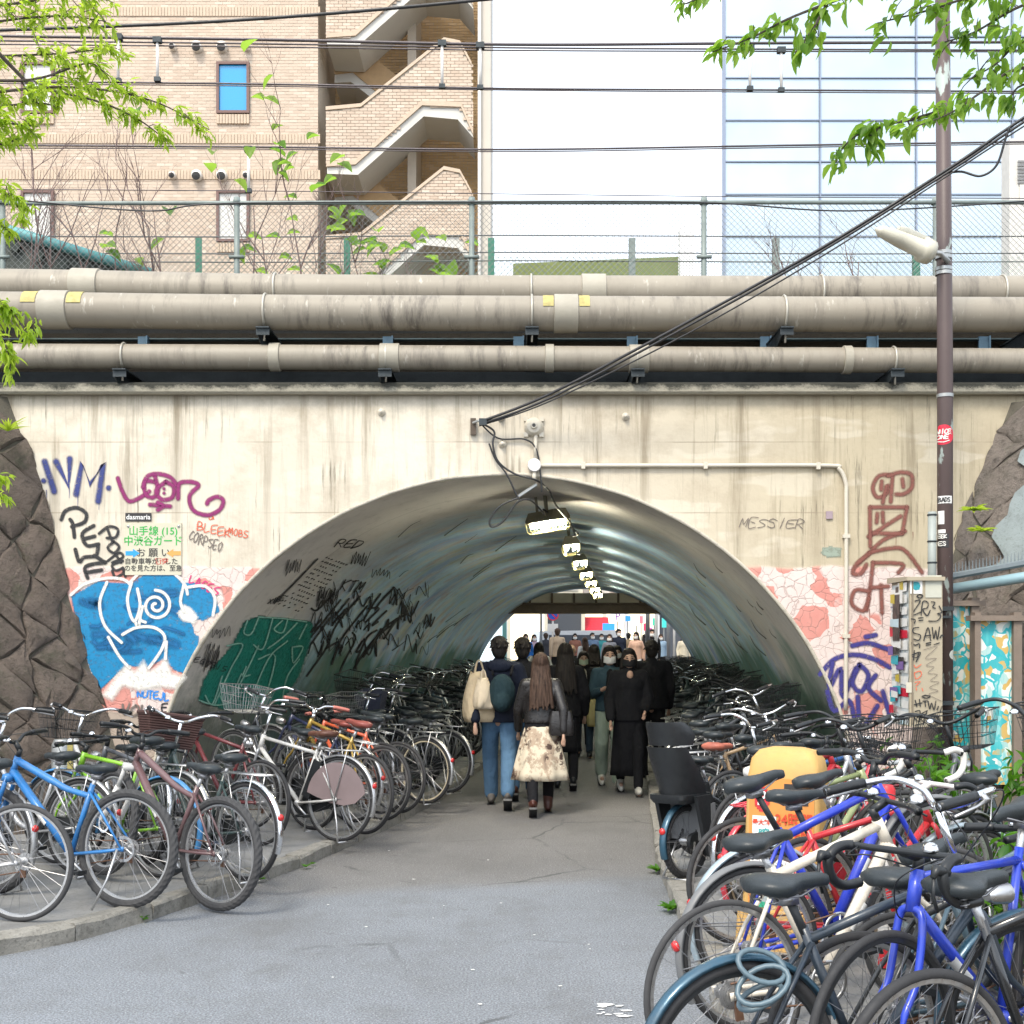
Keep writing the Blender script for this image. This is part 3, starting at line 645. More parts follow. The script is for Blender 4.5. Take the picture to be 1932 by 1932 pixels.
# ---------------------------------------------------------------- fences on the embankment
M_FGRN = pm('green_post_paint', (0.21, 0.25, 0.235), 0.55, 0.1, 0.3, 5, 0.1, dirt=0.35)
M_FGRN2 = pm('deep_green_post_paint', (0.03, 0.17, 0.11), 0.5, 0.0, 0.3, 5, 0.1)
M_WIRE = pm('fence_wire', (0.16, 0.17, 0.165), 0.5, 0.4)
YF = 12.35; SF = FOC / YF
fr = empty('chain_link_fence', 'grey green chain link fence standing along the top of the bridge', 'fence')
zt, zb = pz(382, YF), 4.6
for x in (5, 447, 890, 1328, 1765, 2205):
    p = P(x, 500, YF); m = MB(); m.tube([(p.x, YF, zb), (p.x, YF, zt)], 0.028, 10); m.tube([(p.x, YF, zt - .02), (p.x, YF, zt + .05)], [0.045, 0.03], 10)
    for q in (zt - .55, zb + .15): m.box((p.x, YF - .02, q), (.15, .03, .03))
    put('post', m.mesh('post', True), M_FGRN, fr)
for z, r_ in ((zt, 0.022), (zb + .12, 0.014)):
    put('rail', MB().tube([(-9, YF, z), (-4.9, YF, z - .01), (0, YF, z), (9, YF, z)], r_, 8).mesh('rail', True), M_FGRN, fr)
ml = MB(); st = 0.062; h = zt - zb - .1
for i in range(int((18 + h) / st) + 1):
    for sg in (1, -1):
        xa = -9 - h + i * st if sg > 0 else -9 + i * st; z0, z1 = zb + .1, zt
        xb_ = xa + h * sg; a0 = Vector((xa, YF - .01 * sg, z0)); a1 = Vector((xb_, YF - .01 * sg, z1))
        if max(a0.x, a1.x) > 9 or min(a0.x, a1.x) < -9: continue
        ml.tube([a0, a1], 0.0023, 3, cap=False)
put('wire_mesh', ml, M_WIRE, fr, kind='stuff')
YF2 = 14.6; f2 = empty('track_fence', 'low green posted wire fence farther back beside the tracks', 'fence')
zt2 = pz(436, YF2)
for i, x in enumerate((100, 375, 655, 927, 1193, 1465, 1730, 1990)):
    p = P(x, 500, YF2); m = MB(); m.box((p.x, YF2, 5.4), (.075, .012, 2.2)); m.box((p.x - .034, YF2 + .03, 5.4), (.012, .07, 2.2)); m.v = [(a, b, min(c, zt2 - .02 + .07 * (i % 2))) for a, b, c in m.v]
    put('post', m, M_FGRN2 if i in (1, 2, 3, 6) else M_FGRN, f2)
for z in (zt2 - .05, zt2 - .35, pz(476, YF2)):
    put('line_wire', MB().tube([(-9, YF2, z), (-3, YF2, z - .02), (0, YF2, z), (4, YF2, z - .02), (9, YF2, z)], 0.008, 4).mesh('line_wire'), M_WIRE, f2)
ml = MB(); st = 0.075; h = zt2 - .3 - 4.6
for i in range(int((18 + h) / st) + 1):
    for sg in (1, -1):
        xa = -9 - h + i * st if sg > 0 else -9 + i * st
        a0 = Vector((xa, YF2 - .01 * sg, 4.6)); a1 = Vector((xa + h * sg, YF2 - .01 * sg, zt2 - .3))
        if max(a0.x, a1.x) > 9 or min(a0.x, a1.x) < -9: continue
        ml.tube([a0, a1], 0.0022, 3, cap=False)
put('wire_mesh', ml, pm('green_wire', (0.10, 0.17, 0.14), 0.5, 0.2), f2, kind='stuff')
# green netted ramp on the left, low green roof in the middle
rg = MB(); p0, p1, p2 = P(-120, 395, 13.6), P(290, 520, 13.6), P(-120, 540, 13.6)
rg.prism([(p0.x, p0.z), (p1.x, p1.z), (p2.x, p2.z)], 13.6, 14.2, 'Y')
rmp = empty('netted_ramp', 'sloping teal edged ramp under netting at the left parapet end', 'ramp')
put('side_panel', rg, pm('netted_side', (0.075, 0.085, 0.075), 0.8, 0, 0.5, 9, 0.8, 25), rmp)
put('edge_rail', MB().tube([p0 + Vector((0, -.06, 0)), p1 + Vector((0, -.06, 0))], .06, 10).mesh('edge_rail', True), pm('teal_edge', (0.10, 0.32, 0.33), 0.5), rmp)
for q in range(7):
    a = p0 + (p1 - p0) * (0.15 + q * .11); put('slat', MB().box((a.x, 13.56, a.z - .12 - .02 * q), (.10, .05, .10), (0, .45, 0)), pm('netted_dark', (0.03, 0.04, 0.035), .8), rmp)
ro = MB(); Yr = 24; a, b, c_, d = P(968, 497, Yr), P(1284, 484, Yr), P(1284, 560, Yr), P(968, 560, Yr)
ro.prism([(a.x, a.z), (b.x, b.z), (c_.x, c_.z), (d.x, d.z)], Yr, Yr + 5, 'Y')
tag(put('low_green_roof', ro, pm('olive_green_sheet', (0.16, 0.19, 0.05), 0.6, 0, 0.2, 2)), 'olive green sloping roof seen between the fence posts', 'roof')
wp = MB(); a, b = P(1284, 425, Yr - .5), P(1310, 560, Yr - .5); wp.box(((a.x + b.x) / 2, Yr - .3, (a.z + b.z) / 2), (b.x - a.x, .3, a.z - b.z)); tag(put('white_pillar', wp, pm('white_pillar_paint', (.8, .8, .8), .6, var=.05)), 'white pillar at the end of the olive green roof', 'pillar')

# ---------------------------------------------------------------- overhead line wires
M_CABLE = pm('black_cable', (0.025, 0.025, 0.027), 0.45)
M_WIRE2 = pm('overhead_wire', (0.10, 0.085, 0.09), 0.45, 0.3)
def wire(name, label, pts, r, m=None, n=5, cat='wire', grp='railway overhead wires'):
    o = put(name, MB().tube(crom(pts, 8), r, n).mesh(name, True), m or M_WIRE2); return tag(o, label, cat, grp)
Yc = 18.0
for lab, ys, r_ in (('topmost thick overhead wire above the tracks', (63, 74, 84, 81, 78), .022), ('second overhead wire just below the topmost one', (72, 82, 90, 93, 96), .013), ('third overhead wire close under the topmost pair', (80, 88, 95, 97, 98), .011),
                    ('overhead wire at the height of the blue window', (150, 158, 167, 170, 175), .014), ('thin twin of the overhead wire by the blue window', (154, 162, 170, 174, 178), .009),
                    ('overhead wire crossing the stair landing', (272, 277, 282, 274, 262), .015), ('thin twin of the wire crossing the stair landing', (278, 281, 286, 278, 266), .009), ('faint lowest overhead wire near the fence top', (355, 360, 366, 372, 376), .007)):
    wire('overhead_wire', lab, [P(x, y, Yc) for x, y in zip((-400, 450, 960, 1500, 2300), ys)], r_)
M_INS = pm('white_insulator', (0.75, 0.72, 0.68), 0.35)
for i, (x, y0, y1, lb) in enumerate(((223, 70, 152, 'white hanger rod at the far left of the wires'), (297, 76, 150, 'white hanger rod left of the blue window'), (834, 82, 163, 'white hanger rod in front of the upper stair landing'), (906, 86, 165, 'white hanger rod at the corner of the brick building'), (469, 282, 360, 'white hanger rod below the blue window'), (1415, 92, 167, 'white hanger rod left one before the glass facade'), (1474, 95, 170, 'white hanger rod right one before the glass facade'))):
    hr = empty('wire_hanger', lb, 'hanger', group='railway wire hangers')
    a, b = P(x, y0, Yc - .05), P(x, y1, Yc - .05); put('rod', MB().tube([a, b], .022, 8).mesh('rod', True), M_INS, hr)
    put('clamp', MB().box(a, (.12, .08, .08)), M_DKST, hr); put('clamp', MB().box(b, (.09, .06, .06)), M_DKST, hr)
wire('overhead_cable', 'thick dark cable rising across the top of the brick building', [P(-200, 62, 9.6), P(0, 57, 9.6), P(450, 38, 9.6), P(925, -2, 9.6), P(1400, -60, 9.6)], .014, M_CABLE, 6, 'cable', None)
wire('fence_cable', 'thin cable drooping along the chain link fence top', [P(-50, 372, 12.2), P(60, 380, 12.2), P(280, 398, 12.2), P(420, 384, 12.2), P(900, 381, 12.2), P(1320, 382, 12.2), P(1600, 398, 12.2), P(1932, 380, 12.2)], .008, M_CABLE, 5, 'cable', None)

# ---------------------------------------------------------------- brick building with outside stairs
YB = 35.0; SB = FOC / YB
def bxz(x, y): return ((x - CX) / SB, CAMH + (HZ - y) / SB)
def brick_mat(name, c0, c1, c2):
    m, t, b = nodes(name); at = N(t, 'ShaderNodeAttribute', attribute_name='rnd'); v = coords(t)
    c = ramp(t, at.outputs['Fac'], [(0.0, c0), (0.45, c1), (0.8, c1), (1.0, c2)]); c = mix(t, noise(t, v, 0.6, 4), c, tuple(x * .8 for x in c1))
    L(t, c, b.inputs['Base Color']); b.inputs['Roughness'].default_value = 0.65; bump(t, b, noise(t, v, 60, 4), .1, .005); return m
M_BRK = brick_mat('tan_brick', (0.48, 0.36, 0.265), (0.61, 0.485, 0.375), (0.75, 0.635, 0.52))
M_BRKJ = pm('brick_mortar', (0.54, 0.47, 0.38), 0.85, var=.15)
M_SOFF = pm('soffit_plaster', (0.60, 0.58, 0.53), 0.7, var=.12, vs_=1)
bb_root = empty('brick_building', 'tall tan brick building with outside stairs behind the railway', 'building', (0, YB, 0))
def bricks(name, inside, x0, x1, z0, z1, Yl, parent, mat=M_BRK, soldier=()):
    BW, BH, g = 0.235, 0.088, 0.012; vs_, fs, rn = [], [], []
    z = z0; row = 0
    while z < z1:
        x = x0 - (BW / 2 if row % 2 else 0)
        while x < x1:
            a, b = max(x + g / 2, x0), min(x + BW - g / 2, x1)
            if b - a > .03 and inside((a + b) / 2, z + BH / 2):
                o = len(vs_); p = R.uniform(0, .006); rr = R.random(); zz = z + BH - g
                vs_ += [(a, Yl, z), (b, Yl, z), (b, Yl, zz), (a, Yl, zz), (a, Yl - .014 - p, z), (b, Yl - .014 - p, z), (b, Yl - .014 - p, zz), (a, Yl - .014 - p, zz)]
                fs += [(o + 4, o + 5, o + 6, o + 7), (o, o + 1, o + 5, o + 4), (o + 3, o + 7, o + 6, o + 2), (o, o + 4, o + 7, o + 3), (o + 1, o + 2, o + 6, o + 5)]; rn += [rr] * 5
            x += BW
        z += BH; row += 1
    me = bpy.data.meshes.new(name); me.from_pydata(vs_, [], fs); at = me.attributes.new('rnd', 'FLOAT', 'FACE'); at.data.foreach_set('value', rn)
    return put(name, me, mat, parent, kind='stuff')
xe = bxz(600, 0)[0]; zlo, zhi = 4.0, 23.5
wins = []   # (x0,x1,z0,z1)
for cx_ in (440, 72):
    for (ya, yb) in ((118, 215), (360, 457), (-124, -27)):
        (a, zt_), (b, zb_) = bxz(cx_ - 31, ya), bxz(cx_ + 31, yb); wins.append((a, b, zb_, zt_))
inw = lambda x, z: not any(a - .02 < x < b + .02 and c - .02 < z < d + .25 * 0 + .02 for a, b, c, d in wins)
put('facade_wall', MB().box(((-19 + xe) / 2, 3.0, (zlo + zhi) / 2), (xe + 19, 6.0 - .02, zhi - zlo)), M_BRKJ, bb_root)
bricks('facade_bricks', inw, -15.6, xe, zlo + .6, zhi, 0.02, bb_root)
M_WINF = pm('brown_window_frame', (0.16, 0.09, 0.075), 0.45, 0.2)
def glass_mat(name, col, rough=0.05, metal=0.0, spec=0.8, em=None):
    m, t, b = nodes(name); b.inputs['Base Color'].default_value = (*col, 1); b.inputs['Roughness'].default_value = rough; b.inputs['Metallic'].default_value = metal; b.inputs['Specular IOR Level'].default_value = spec
    v = coords(t); bump(t, b, noise(t, v, .8, 2), .02, .05); return m
M_BLUEG = glass_mat('blue_glass', (0.02, 0.30, 0.62), 0.08); M_PALEG = glass_mat('pale_glass', (0.62, 0.60, 0.55), 0.2); 
for i, (a, b, c, d) in enumerate(wins):
    w_ = MB(); f_ = .075
    w_.box(((a + b) / 2, -.01, d - f_ / 2), (b - a, .14, f_)); w_.box(((a + b) / 2, -.01, c + f_ / 2), (b - a, .14, f_)); w_.box((a + f_ / 2, -.01, (c + d) / 2), (f_, .138, d - c - 2 * f_)); w_.box((b - f_ / 2, -.01, (c + d) / 2), (f_, .138, d - c - 2 * f_))
    wo_ = put('window', w_, M_WINF, bb_root)
    put('pane', MB().box(((a + b) / 2, .0, (c + d) / 2), (b - a - .1, .02, d - c - .1)), M_BLUEG if i in (0, 2) else M_PALEG, wo_)
    sl = MB()
    for q in range(11): sl.box((a + (b - a) * (q + .5) / 11, -.03, c - .16), ((b - a) / 11 - .014, .06, .26))
    put('sill', sl, pm('sill_brick', (0.56, 0.44, 0.325), .7), wo_)
M_VENT = pm('vent_hood', (0.72, 0.68, 0.62), 0.4, 0.2, .1)
for y in (91, 333):
    for x in (327, 373, 420, 466):
        X, Z = bxz(x, y); r_ = .15 if x in (373, 420) else .10; m = MB(); m.lathe([(.001, -.20), (r_ * .7, -.20), (r_, -.16), (r_, .02)], 14, 'Y', (X, 0, Z)); vo = put('vent_hood', m.mesh('vent_hood', True), M_VENT, bb_root)
        put('vent_mouth', MB().lathe([(.001, -.19), (r_ * .78, -.17), (r_ * .8, -.15)], 12, 'Y', (X, -.04, Z - r_ * .35)).mesh('vent_mouth'), pm('vent_dark', (.02, .02, .02), .8), vo)
# string courses of upright bricks
for y in (22, 330 - 0, 262):
    m = MB(); z = bxz(0, y)[1]; x = -15.6
    while x < xe: m.box((x + .045, 0.0, z), (.078, .045, .26)); x += .09
    put('soldier_course', m, pm('sill_brick', (0.56, 0.44, 0.325), .7), bb_root, kind='stuff')
# stair tower
xs1 = bxz(908, 0)[0]
put('stair_back_wall', MB().box(((xe + xs1) / 2, 3.6, (zlo + zhi) / 2), (xs1 - xe, .3, zhi - zlo)), M_BRKJ, bb_root)
bricks('stair_back_bricks', lambda x, z: True, xe, xs1, 4.4, zhi, 3.44, bb_root, brick_mat('amber_lit_brick', (0.52, 0.33, 0.15), (0.68, 0.47, 0.24), (0.78, 0.58, 0.36)))  # orange light on the shaded back wall put into the brick colour
put('corner_pier', MB().box(((bxz(905, 0)[0] + bxz(926, 0)[0]) / 2, 1.8, (zlo + zhi) / 2), (21 / SB, 3.9, zhi - zlo)), pm('pale_render', (0.55, 0.50, 0.43), .7, var=.1, vs_=1), bb_root)
put('newel_wall', MB().box((bxz(770, 0)[0], 2.4, (zlo + zhi) / 2), (.25, 2.2, zhi - zlo)), M_BRKJ, bb_root)
put('drain_pipe', MB().tube([(bxz(905, 0)[0], -.25, zlo), (bxz(905, 0)[0], -.25, zhi)], .05, 8).mesh('drain_pipe', True), M_VENT, bb_root)
FH = 242 / SB
for k_ in range(-2, 3):
    dy = k_ * 242
    T = [(616, 212), (682, 206), (838, 82), (868, 88), (890, 128)]; Bq = [(893, 258), (870, 206), (797, 203), (672, 314), (618, 318)]
    poly = [bxz(x, y + dy) for x, y in T + Bq]
    if max(p[1] for p in poly) < 4.2: continue
    put('stair_parapet', MB().prism([(a, b) for a, b in poly], -.10, .10), M_BRKJ, bb_root)
    def ins(x, z, poly=poly):
        c = False
        for i in range(len(poly)):
            ax, ay = poly[i]; bx, by = poly[i - 1]
            if (ay > z) != (by > z) and x < (bx - ax) * (z - ay) / (by - ay) + ax: c = not c
        return c
    bricks('parapet_bricks', ins, min(p[0] for p in poly), max(p[0] for p in poly), min(p[1] for p in poly), max(p[1] for p in poly), -.11, bb_root)
    cpt = [bxz(x, y + dy) for x, y in T]; cpu = [(a, b + .10) for a, b in cpt]
    put('parapet_coping', MB().prism(cpt + cpu[::-1], -.16, .12), pm('sill_brick', (0.56, 0.44, 0.325), .7), bb_root)
    cpb = [bxz(x, y + dy) for x, y in Bq]; cbu = [(a, b + .13) for a, b in cpb]
    put('parapet_edge', MB().prism(cpb + cbu[::-1], -.16, .12), pm('sill_brick', (0.44, 0.31, 0.20), .7), bb_root)
    lo = [bxz(x, y + dy) for x, y in ((618, 318), (672, 314), (797, 203), (870, 206), (893, 258))]; up = [bxz(x, y + dy) for x, y in ((893, 262), (864, 228), (800, 222), (676, 332), (618, 330))]
    put('stair_soffit', MB().prism(lo + [(a, b + .0) for a, b in up], -.09, 1.5), M_SOFF, bb_root)
    bk_ = [bxz(x, y + dy) for x, y in ((616, 92), (652, 88), (742, 162), (742, 178), (648, 106), (616, 108))]
    put('back_flight', MB().prism(bk_, 1.6, 3.3), M_SOFF, bb_root)
    bkp = [bxz(x, y + dy) for x, y in ((616, 30), (655, 28), (770, 120), (770, 175), (742, 162), (652, 88), (616, 92))]
    put('back_parapet', MB().prism(bkp, 1.55, 1.75), pm('amber_lit_flat', (0.50, 0.33, 0.17), .7), bb_root)  # same orange light put into the parapet colour
# ---------------------------------------------------------------- glass office building
YG = 42.0; SG = FOC / YG
gl = empty('glass_building', 'pale glass curtain wall office building behind the right branches', 'building', (0, YG, 0))
gx = lambda x: (x - CX) / SG; gz = lambda y: CAMH + (HZ - y) / SG
xsG = [1366 + 181.5 * i for i in range(6)]; ysG = [-89, -10, 68, 146, 226, 304, 366, 445, 524, 600]
def pane_mat():
    m, t, b = nodes('curtain_glass'); oi = N(t, 'ShaderNodeObjectInfo'); v = coords(t, scale=(.25, 1, .25))
    c = mix(t, noise(t, v, 1.2, 3), (0.34, 0.44, 0.52), (0.62, 0.71, 0.77)); L(t, c, b.inputs['Base Color']); b.inputs['Roughness'].default_value = .10; b.inputs['Specular IOR Level'].default_value = .9; b.inputs['Metallic'].default_value = .25  # grey-blue reflections painted into the pane colour as broad noise
    bump(t, b, noise(t, v, 2.5, 2), .04, .05); return m
M_CGL = pane_mat(); M_MUL = pm('mullion', (0.24, 0.28, 0.36), 0.4, 0.4, .1)
put('core_wall', MB().box(((gx(xsG[0]) + gx(xsG[-1])) / 2, 1.2, 12), (gx(xsG[-1]) - gx(xsG[0]) - 1.0, 2, 26)), pm('core_grey', (.5, .52, .54), .6), gl)
for i in range(5):
    for j in range(len(ysG) - 1):
        a, b, c, d = gx(xsG[i]) + .03, gx(xsG[i + 1]) - .03, gz(ysG[j + 1]) + .03, gz(ysG[j]) - .03
        put('glass_pane', MB().box(((a + b) / 2, .08, (c + d) / 2), (b - a, .04, d - c), (0, 0, R.uniform(-.002, .002))), M_CGL, gl)
for x in xsG: put('mullion', MB().box((gx(x), .06, 12), (.05 if x != xsG[0] else .10, .16, 26)), M_MUL, gl)
for y in ysG: put('transom', MB().box(((gx(xsG[0]) + gx(xsG[-1])) / 2, .07, gz(y)), (gx(xsG[-1]) - gx(xsG[0]), .12, .04)), M_MUL, gl)
lv = empty('louvre_annex', 'small louvred annex window right beside the glass facade', 'building', (0, 30, 0))
a, b = P(1906, 296, 30), P(1990, 380, 30); put('annex_wall', MB().box(((a.x + b.x) / 2, .3, 7.0), (b.x - a.x, .5, 14)), pm('annex_render', (.62, .60, .56), .7), lv)
for q in range(7): put('slat', MB().box(((a.x + b.x) / 2 + .1, .02, a.z - .1 - q * .085), (.9, .05, .05), (.5, 0, 0)), pm('louvre', (.42, .42, .42), .5), lv)
put('window', MB().box(((a.x + b.x) / 2 + .1, .03, b.z + .2), (.8, .06, .42)), M_PALEG, lv)

# ---------------------------------------------------------------- far street seen through the tunnel
def shop(name, label, x0, x1, Y, hgt, col, seed):
    r_ = random.Random(seed); a, b = P(x0, 0, Y).x, P(x1, 0, Y).x; g0 = .36
    s = empty(name, label, 'building', (0, Y, g0)); m_ = pm(name + str(seed), col, .6, var=.1, vs_=.8)
    put('wall', MB().box(((a + b) / 2, 3, hgt / 2 + 1.6), (b - a, 6, hgt - 3.2)), m_, s)
    n = max(2, int((b - a) / 1.3))
    for i in range(n + 1):
        put('pier', MB().box((a + (b - a) * i / n, .0, 1.65), (.16, .3, 3.3)), m_, s)
    for i in range(n):
        put('shop_window', MB().box((a + (b - a) * (i + .5) / n, .2, 1.45), ((b - a) / n - .16, .05, 2.9)), r_.choice(SHOPG), s)
        for f in range(3): put('window', MB().box((a + (b - a) * (i + .5) / n, -.02, 4.6 + f * 3), ((b - a) / n - .5, .08, 1.5)), M_PALEG, s)
    return s, a, b
def lit(name, col, e):
    m = emit(name, col, e); return m
SHOPG = [lit('added_glow_shop_warm', (1.0, .86, .58), .9), lit('added_glow_shop_cool', (.85, .95, 1.0), .7), glass_mat('shop_glass_dark', (.10, .11, .13), .1)]  # shop glass glows: emission added to lift the dull far street
s1, a, b = shop('shop_building', 'cream shop building beyond the tunnel left of the red awning', 960, 1100, 58, 13, (.78, .72, .58), 1)
s2, a2, b2 = shop('shop_building', 'shop building with red awning beyond the tunnel', 1101, 1180, 60, 14, (.80, .79, .78), 2)
s3, a3, b3 = shop('shop_building', 'shop building hung with colourful signs beyond the tunnel', 1181, 1300, 57, 12, (.80, .80, .82), 3)
s4, a4, b4 = shop('shop_building', 'shop building at the far right beyond the tunnel', 1301, 1420, 62, 15, (.74, .70, .66), 4)
s5, a5, b5 = shop('shop_building', 'teal glass fronted building at the tunnel far left', 840, 952, 44, 11, (.18, .42, .40), 5)
aw = MB(); a, b = P(1104, 1163, 57.5), P(1152, 1185, 57.5); aw.prism([(0, a.z - .36), (-1.2, a.z - .36 - .75), (-1.2, a.z - .36 - .95), (0, a.z - .36 - .95)], a.x, b.x, 'X')
put('awning', aw, pm('red_awning', (.72, .03, .06), .5), s2, loc=(0, -1.0, 0))
sgs = [('white parking sign board with a purple letter beyond the tunnel', 1152, 1178, 1156, 1172, (.82, .80, .86), 'P', (.35, .05, .45)), ('blue shop sign board beyond the tunnel', 1137, 1160, 1176, 1200, (.04, .28, .75), None, None), ('small blue square sign beyond the tunnel', 1180, 1190, 1162, 1172, (.03, .22, .50), None, None),
       ('green hanging banner beyond the tunnel', 1231, 1238, 1166, 1180, (.05, .42, .28), None, None), ('red hanging banner beside the green one beyond the tunnel', 1214, 1221, 1176, 1190, (.75, .05, .12), None, None), ('white tall sign board at the right beyond the tunnel', 1196, 1206, 1160, 1180, (.85, .85, .85), None, None), ('pink hanging banner beyond the tunnel', 1225, 1230, 1184, 1198, (.80, .10, .40), None, None), ('teal hanging banner farthest right beyond the tunnel', 1249, 1257, 1166, 1184, (.05, .45, .42), None, None), ('red wall sign far right beyond the tunnel', 1290, 1300, 1158, 1176, (.70, .06, .10), None, None), ('red and white sign beside the white tall board beyond the tunnel', 1207, 1213, 1162, 1176, (.75, .15, .2), None, None)]
for i, (lb, xa, xb, ya, yb, col, tx, tc) in enumerate(sgs):
    Y = 53 + (i % 3); a, b = P(xa, ya, Y), P(xb, yb, Y)
    so = empty('street_sign_board', lb, 'sign', (0, Y, 0), group='signs in the far street')
    put('board', MB().box(((a.x + b.x) / 2, 0, (a.z + b.z) / 2), (b.x - a.x, .12, a.z - b.z)), emit('added_glow_sign%d' % i, col, .55), so)  # glow added to the board colour to brighten the far street
    put('pole', MB().tube([((a.x + b.x) / 2, .1, .36), ((a.x + b.x) / 2, .1, a.z)], .03, 6), M_GALV, so)
    if tx: lettering('letter', tx, .45, pm('sign_tx%d' % i, tc, .5), so, ((a.x + b.x) / 2, -.065, (a.z + b.z) / 2))
ns = empty('no_parking_sign', 'round blue and red road sign on a white post beyond the tunnel', 'sign', P(1043, 1300, 40).xyz * 1); ns.location = (P(1043, 0, 40).x, 40, .36)
zc_ = P(0, 1160, 40).z - .36
put('post', MB().tube([(0, .03, 0), (0, .03, zc_)], .03, 8), pm('white_post', (.8, .8, .8), .5, var=.05), ns)
put('disc', MB().lathe([(.001, -.01), (.15, -.01), (.15, .01), (.001, .01)], 20, 'Y', (0, 0, zc_)), pm('sign_blue', (.03, .12, .6), .4), ns); put('ring', MB().lathe([(.15, -.012), (.19, -.012), (.19, .012), (.15, .012)], 20, 'Y', (0, 0, zc_), closed_prof=True), pm('sign_red', (.7, .04, .06), .4), ns)
put('bar', MB().box((0, -.014, zc_), (.30, .006, .04), (0, rad(45), 0)), pm('sign_red', (.7, .04, .06), .4), ns); put('plate', MB().box((0, 0, zc_ - .42), (.34, .02, .26)), pm('white_post', (.8, .8, .8), .5), ns)
for i, (x, w_, lb, Y) in enumerate(((1222, .14, 'dark grey lamp column at the right of the far mouth', 36.5), (1238, .10, 'white post at the right of the far mouth', 37.5), (1272, .08, 'white post farther right beyond the tunnel', 38), (1261, .12, 'grey post between the two white posts beyond the tunnel', 39.5), (1021, .10, 'dark post at the left beyond the tunnel', 46))):
    a = P(x, 1300, Y); tag(put('street_post', MB().tube([(a.x, Y, .36), (a.x, Y, 4.6)], [w_ / 2, w_ / 2 * .9], 10).mesh('street_post', True), pm('post_white', (.8, .8, .8), .5) if 'white post' in lb[:10] else pm('post_grey', (.22, .23, .25), .5)), lb, 'post', 'posts beyond the tunnel')
# white van crossing in the far street
vn = empty('parked_van', 'white van with blue stripe parked in the far street', 'van', (P(1098, 0, 50).x, 50, .36), (0, 0, rad(8)))
M_VAN = pm('van_white', (.8, .8, .82), .3, var=.05, coat=.5)
put('body', MB().prism([(-1.9, .35), (-1.95, 1.0), (-1.85, 1.85), (1.2, 1.9), (1.75, 1.15), (2.05, 1.0), (2.1, .35)], -.8, .8), M_VAN, vn)
put('stripe', MB().box((0, -.81, .85), (3.6, .02, .3)), pm('van_blue', (.05, .3, .8), .4), vn); put('side_window', MB().box((-.3, -.81, 1.45), (2.4, .02, .5)), SHOPG[2], vn)
for x in (-1.25, 1.35): put('wheel', MB().lathe([(.001, -.12), (.2, -.12), (.33, -.1), (.33, .1), (.001, .1)], 18, 'Y', (x, -.72, .33)), pm('rubber', (.02, .02, .02), .8), vn)
put('headlamp', MB().box((2.06, -.5, .8), (.06, .3, .16)), M_INS, vn)
# ---------------------------------------------------------------- stroke lettering for tags
FONT = {'A': [[(0, 1), (.5, 0), (1, 1)], [(.2, .65), (.8, .65)]], 'B': [[(0, 1), (0, 0), (.7, .1), (.65, .42), (.05, .5)], [(.05, .5), (.9, .6), (.8, .95), (0, 1)]], 'C': [[(1, .12), (.5, 0), (0, .4), (.1, .85), (.5, 1), (1, .85)]],
 'D': [[(0, 0), (0, 1)], [(0, 0), (.8, .2), (.85, .7), (0, 1)]], 'E': [[(1, 0), (0, .03), (.03, 1), (1, .97)], [(0, .5), (.8, .48)]], 'F': [[(1, 0), (0, 0), (0, 1)], [(0, .5), (.7, .45)]], 'G': [[(1, .15), (.5, 0), (0, .45), (.3, 1), (.9, .9), (.9, .55), (.5, .55)]], 'H': [[(0, 0), (0, 1)], [(1, 0), (1, 1)], [(0, .5), (1, .5)]],
 'I': [[(.5, 0), (.5, 1)]], 'J': [[(.8, 0), (.8, .8), (.4, 1), (0, .8)]], 'K': [[(0, 0), (0, 1)], [(1, 0), (.05, .5), (1, 1)]], 'L': [[(0, 0), (.05, 1), (1, .95)]], 'M': [[(0, 1), (.12, 0), (.5, .75), (.88, 0), (1, 1)]], 'N': [[(0, 1), (.05, 0), (.95, 1), (1, 0)]], 'O': [[(.5, 0), (0, .4), (.3, 1), (.9, .8), (.9, .2), (.5, 0)]],
 'P': [[(.05, 1), (0, 0), (.8, .08), (.8, .45), (.05, .52)]], 'R': [[(0, 1), (0, 0), (.8, .1), (.7, .45), (.1, .5)], [(.2, .5), (1, 1)]], 'S': [[(1, .1), (.4, 0), (0, .25), (.5, .5), (1, .75), (.6, 1), (0, .9)]], 'T': [[(0, 0), (1, .03)], [(.5, 0), (.5, 1)]], 'U': [[(0, 0), (.05, .8), (.5, 1), (.95, .8), (1, 0)]], 'V': [[(0, 0), (.5, 1), (1, 0)]],
 'W': [[(0, 0), (.22, 1), (.5, .3), (.75, 1), (1, 0)]], 'X': [[(0, 0), (1, 1)], [(1, 0), (0, 1)]], 'Y': [[(0, 0), (.5, .5)], [(1, 0), (.4, 1)]], 'Z': [[(0, 0), (1, 0), (0, 1), (1, 1)]], '2': [[(0, .2), (.5, 0), (.9, .3), (0, 1), (1, 1)]], '!': [[(.5, 0), (.4, .75)], [(.38, .95), (.36, 1)]], '1': [[(.5, 0), (.5, 1)]], '9': [[(.9, .3), (.5, 0), (.1, .3), (.5, .5), (.9, .3), (.6, 1)]]}
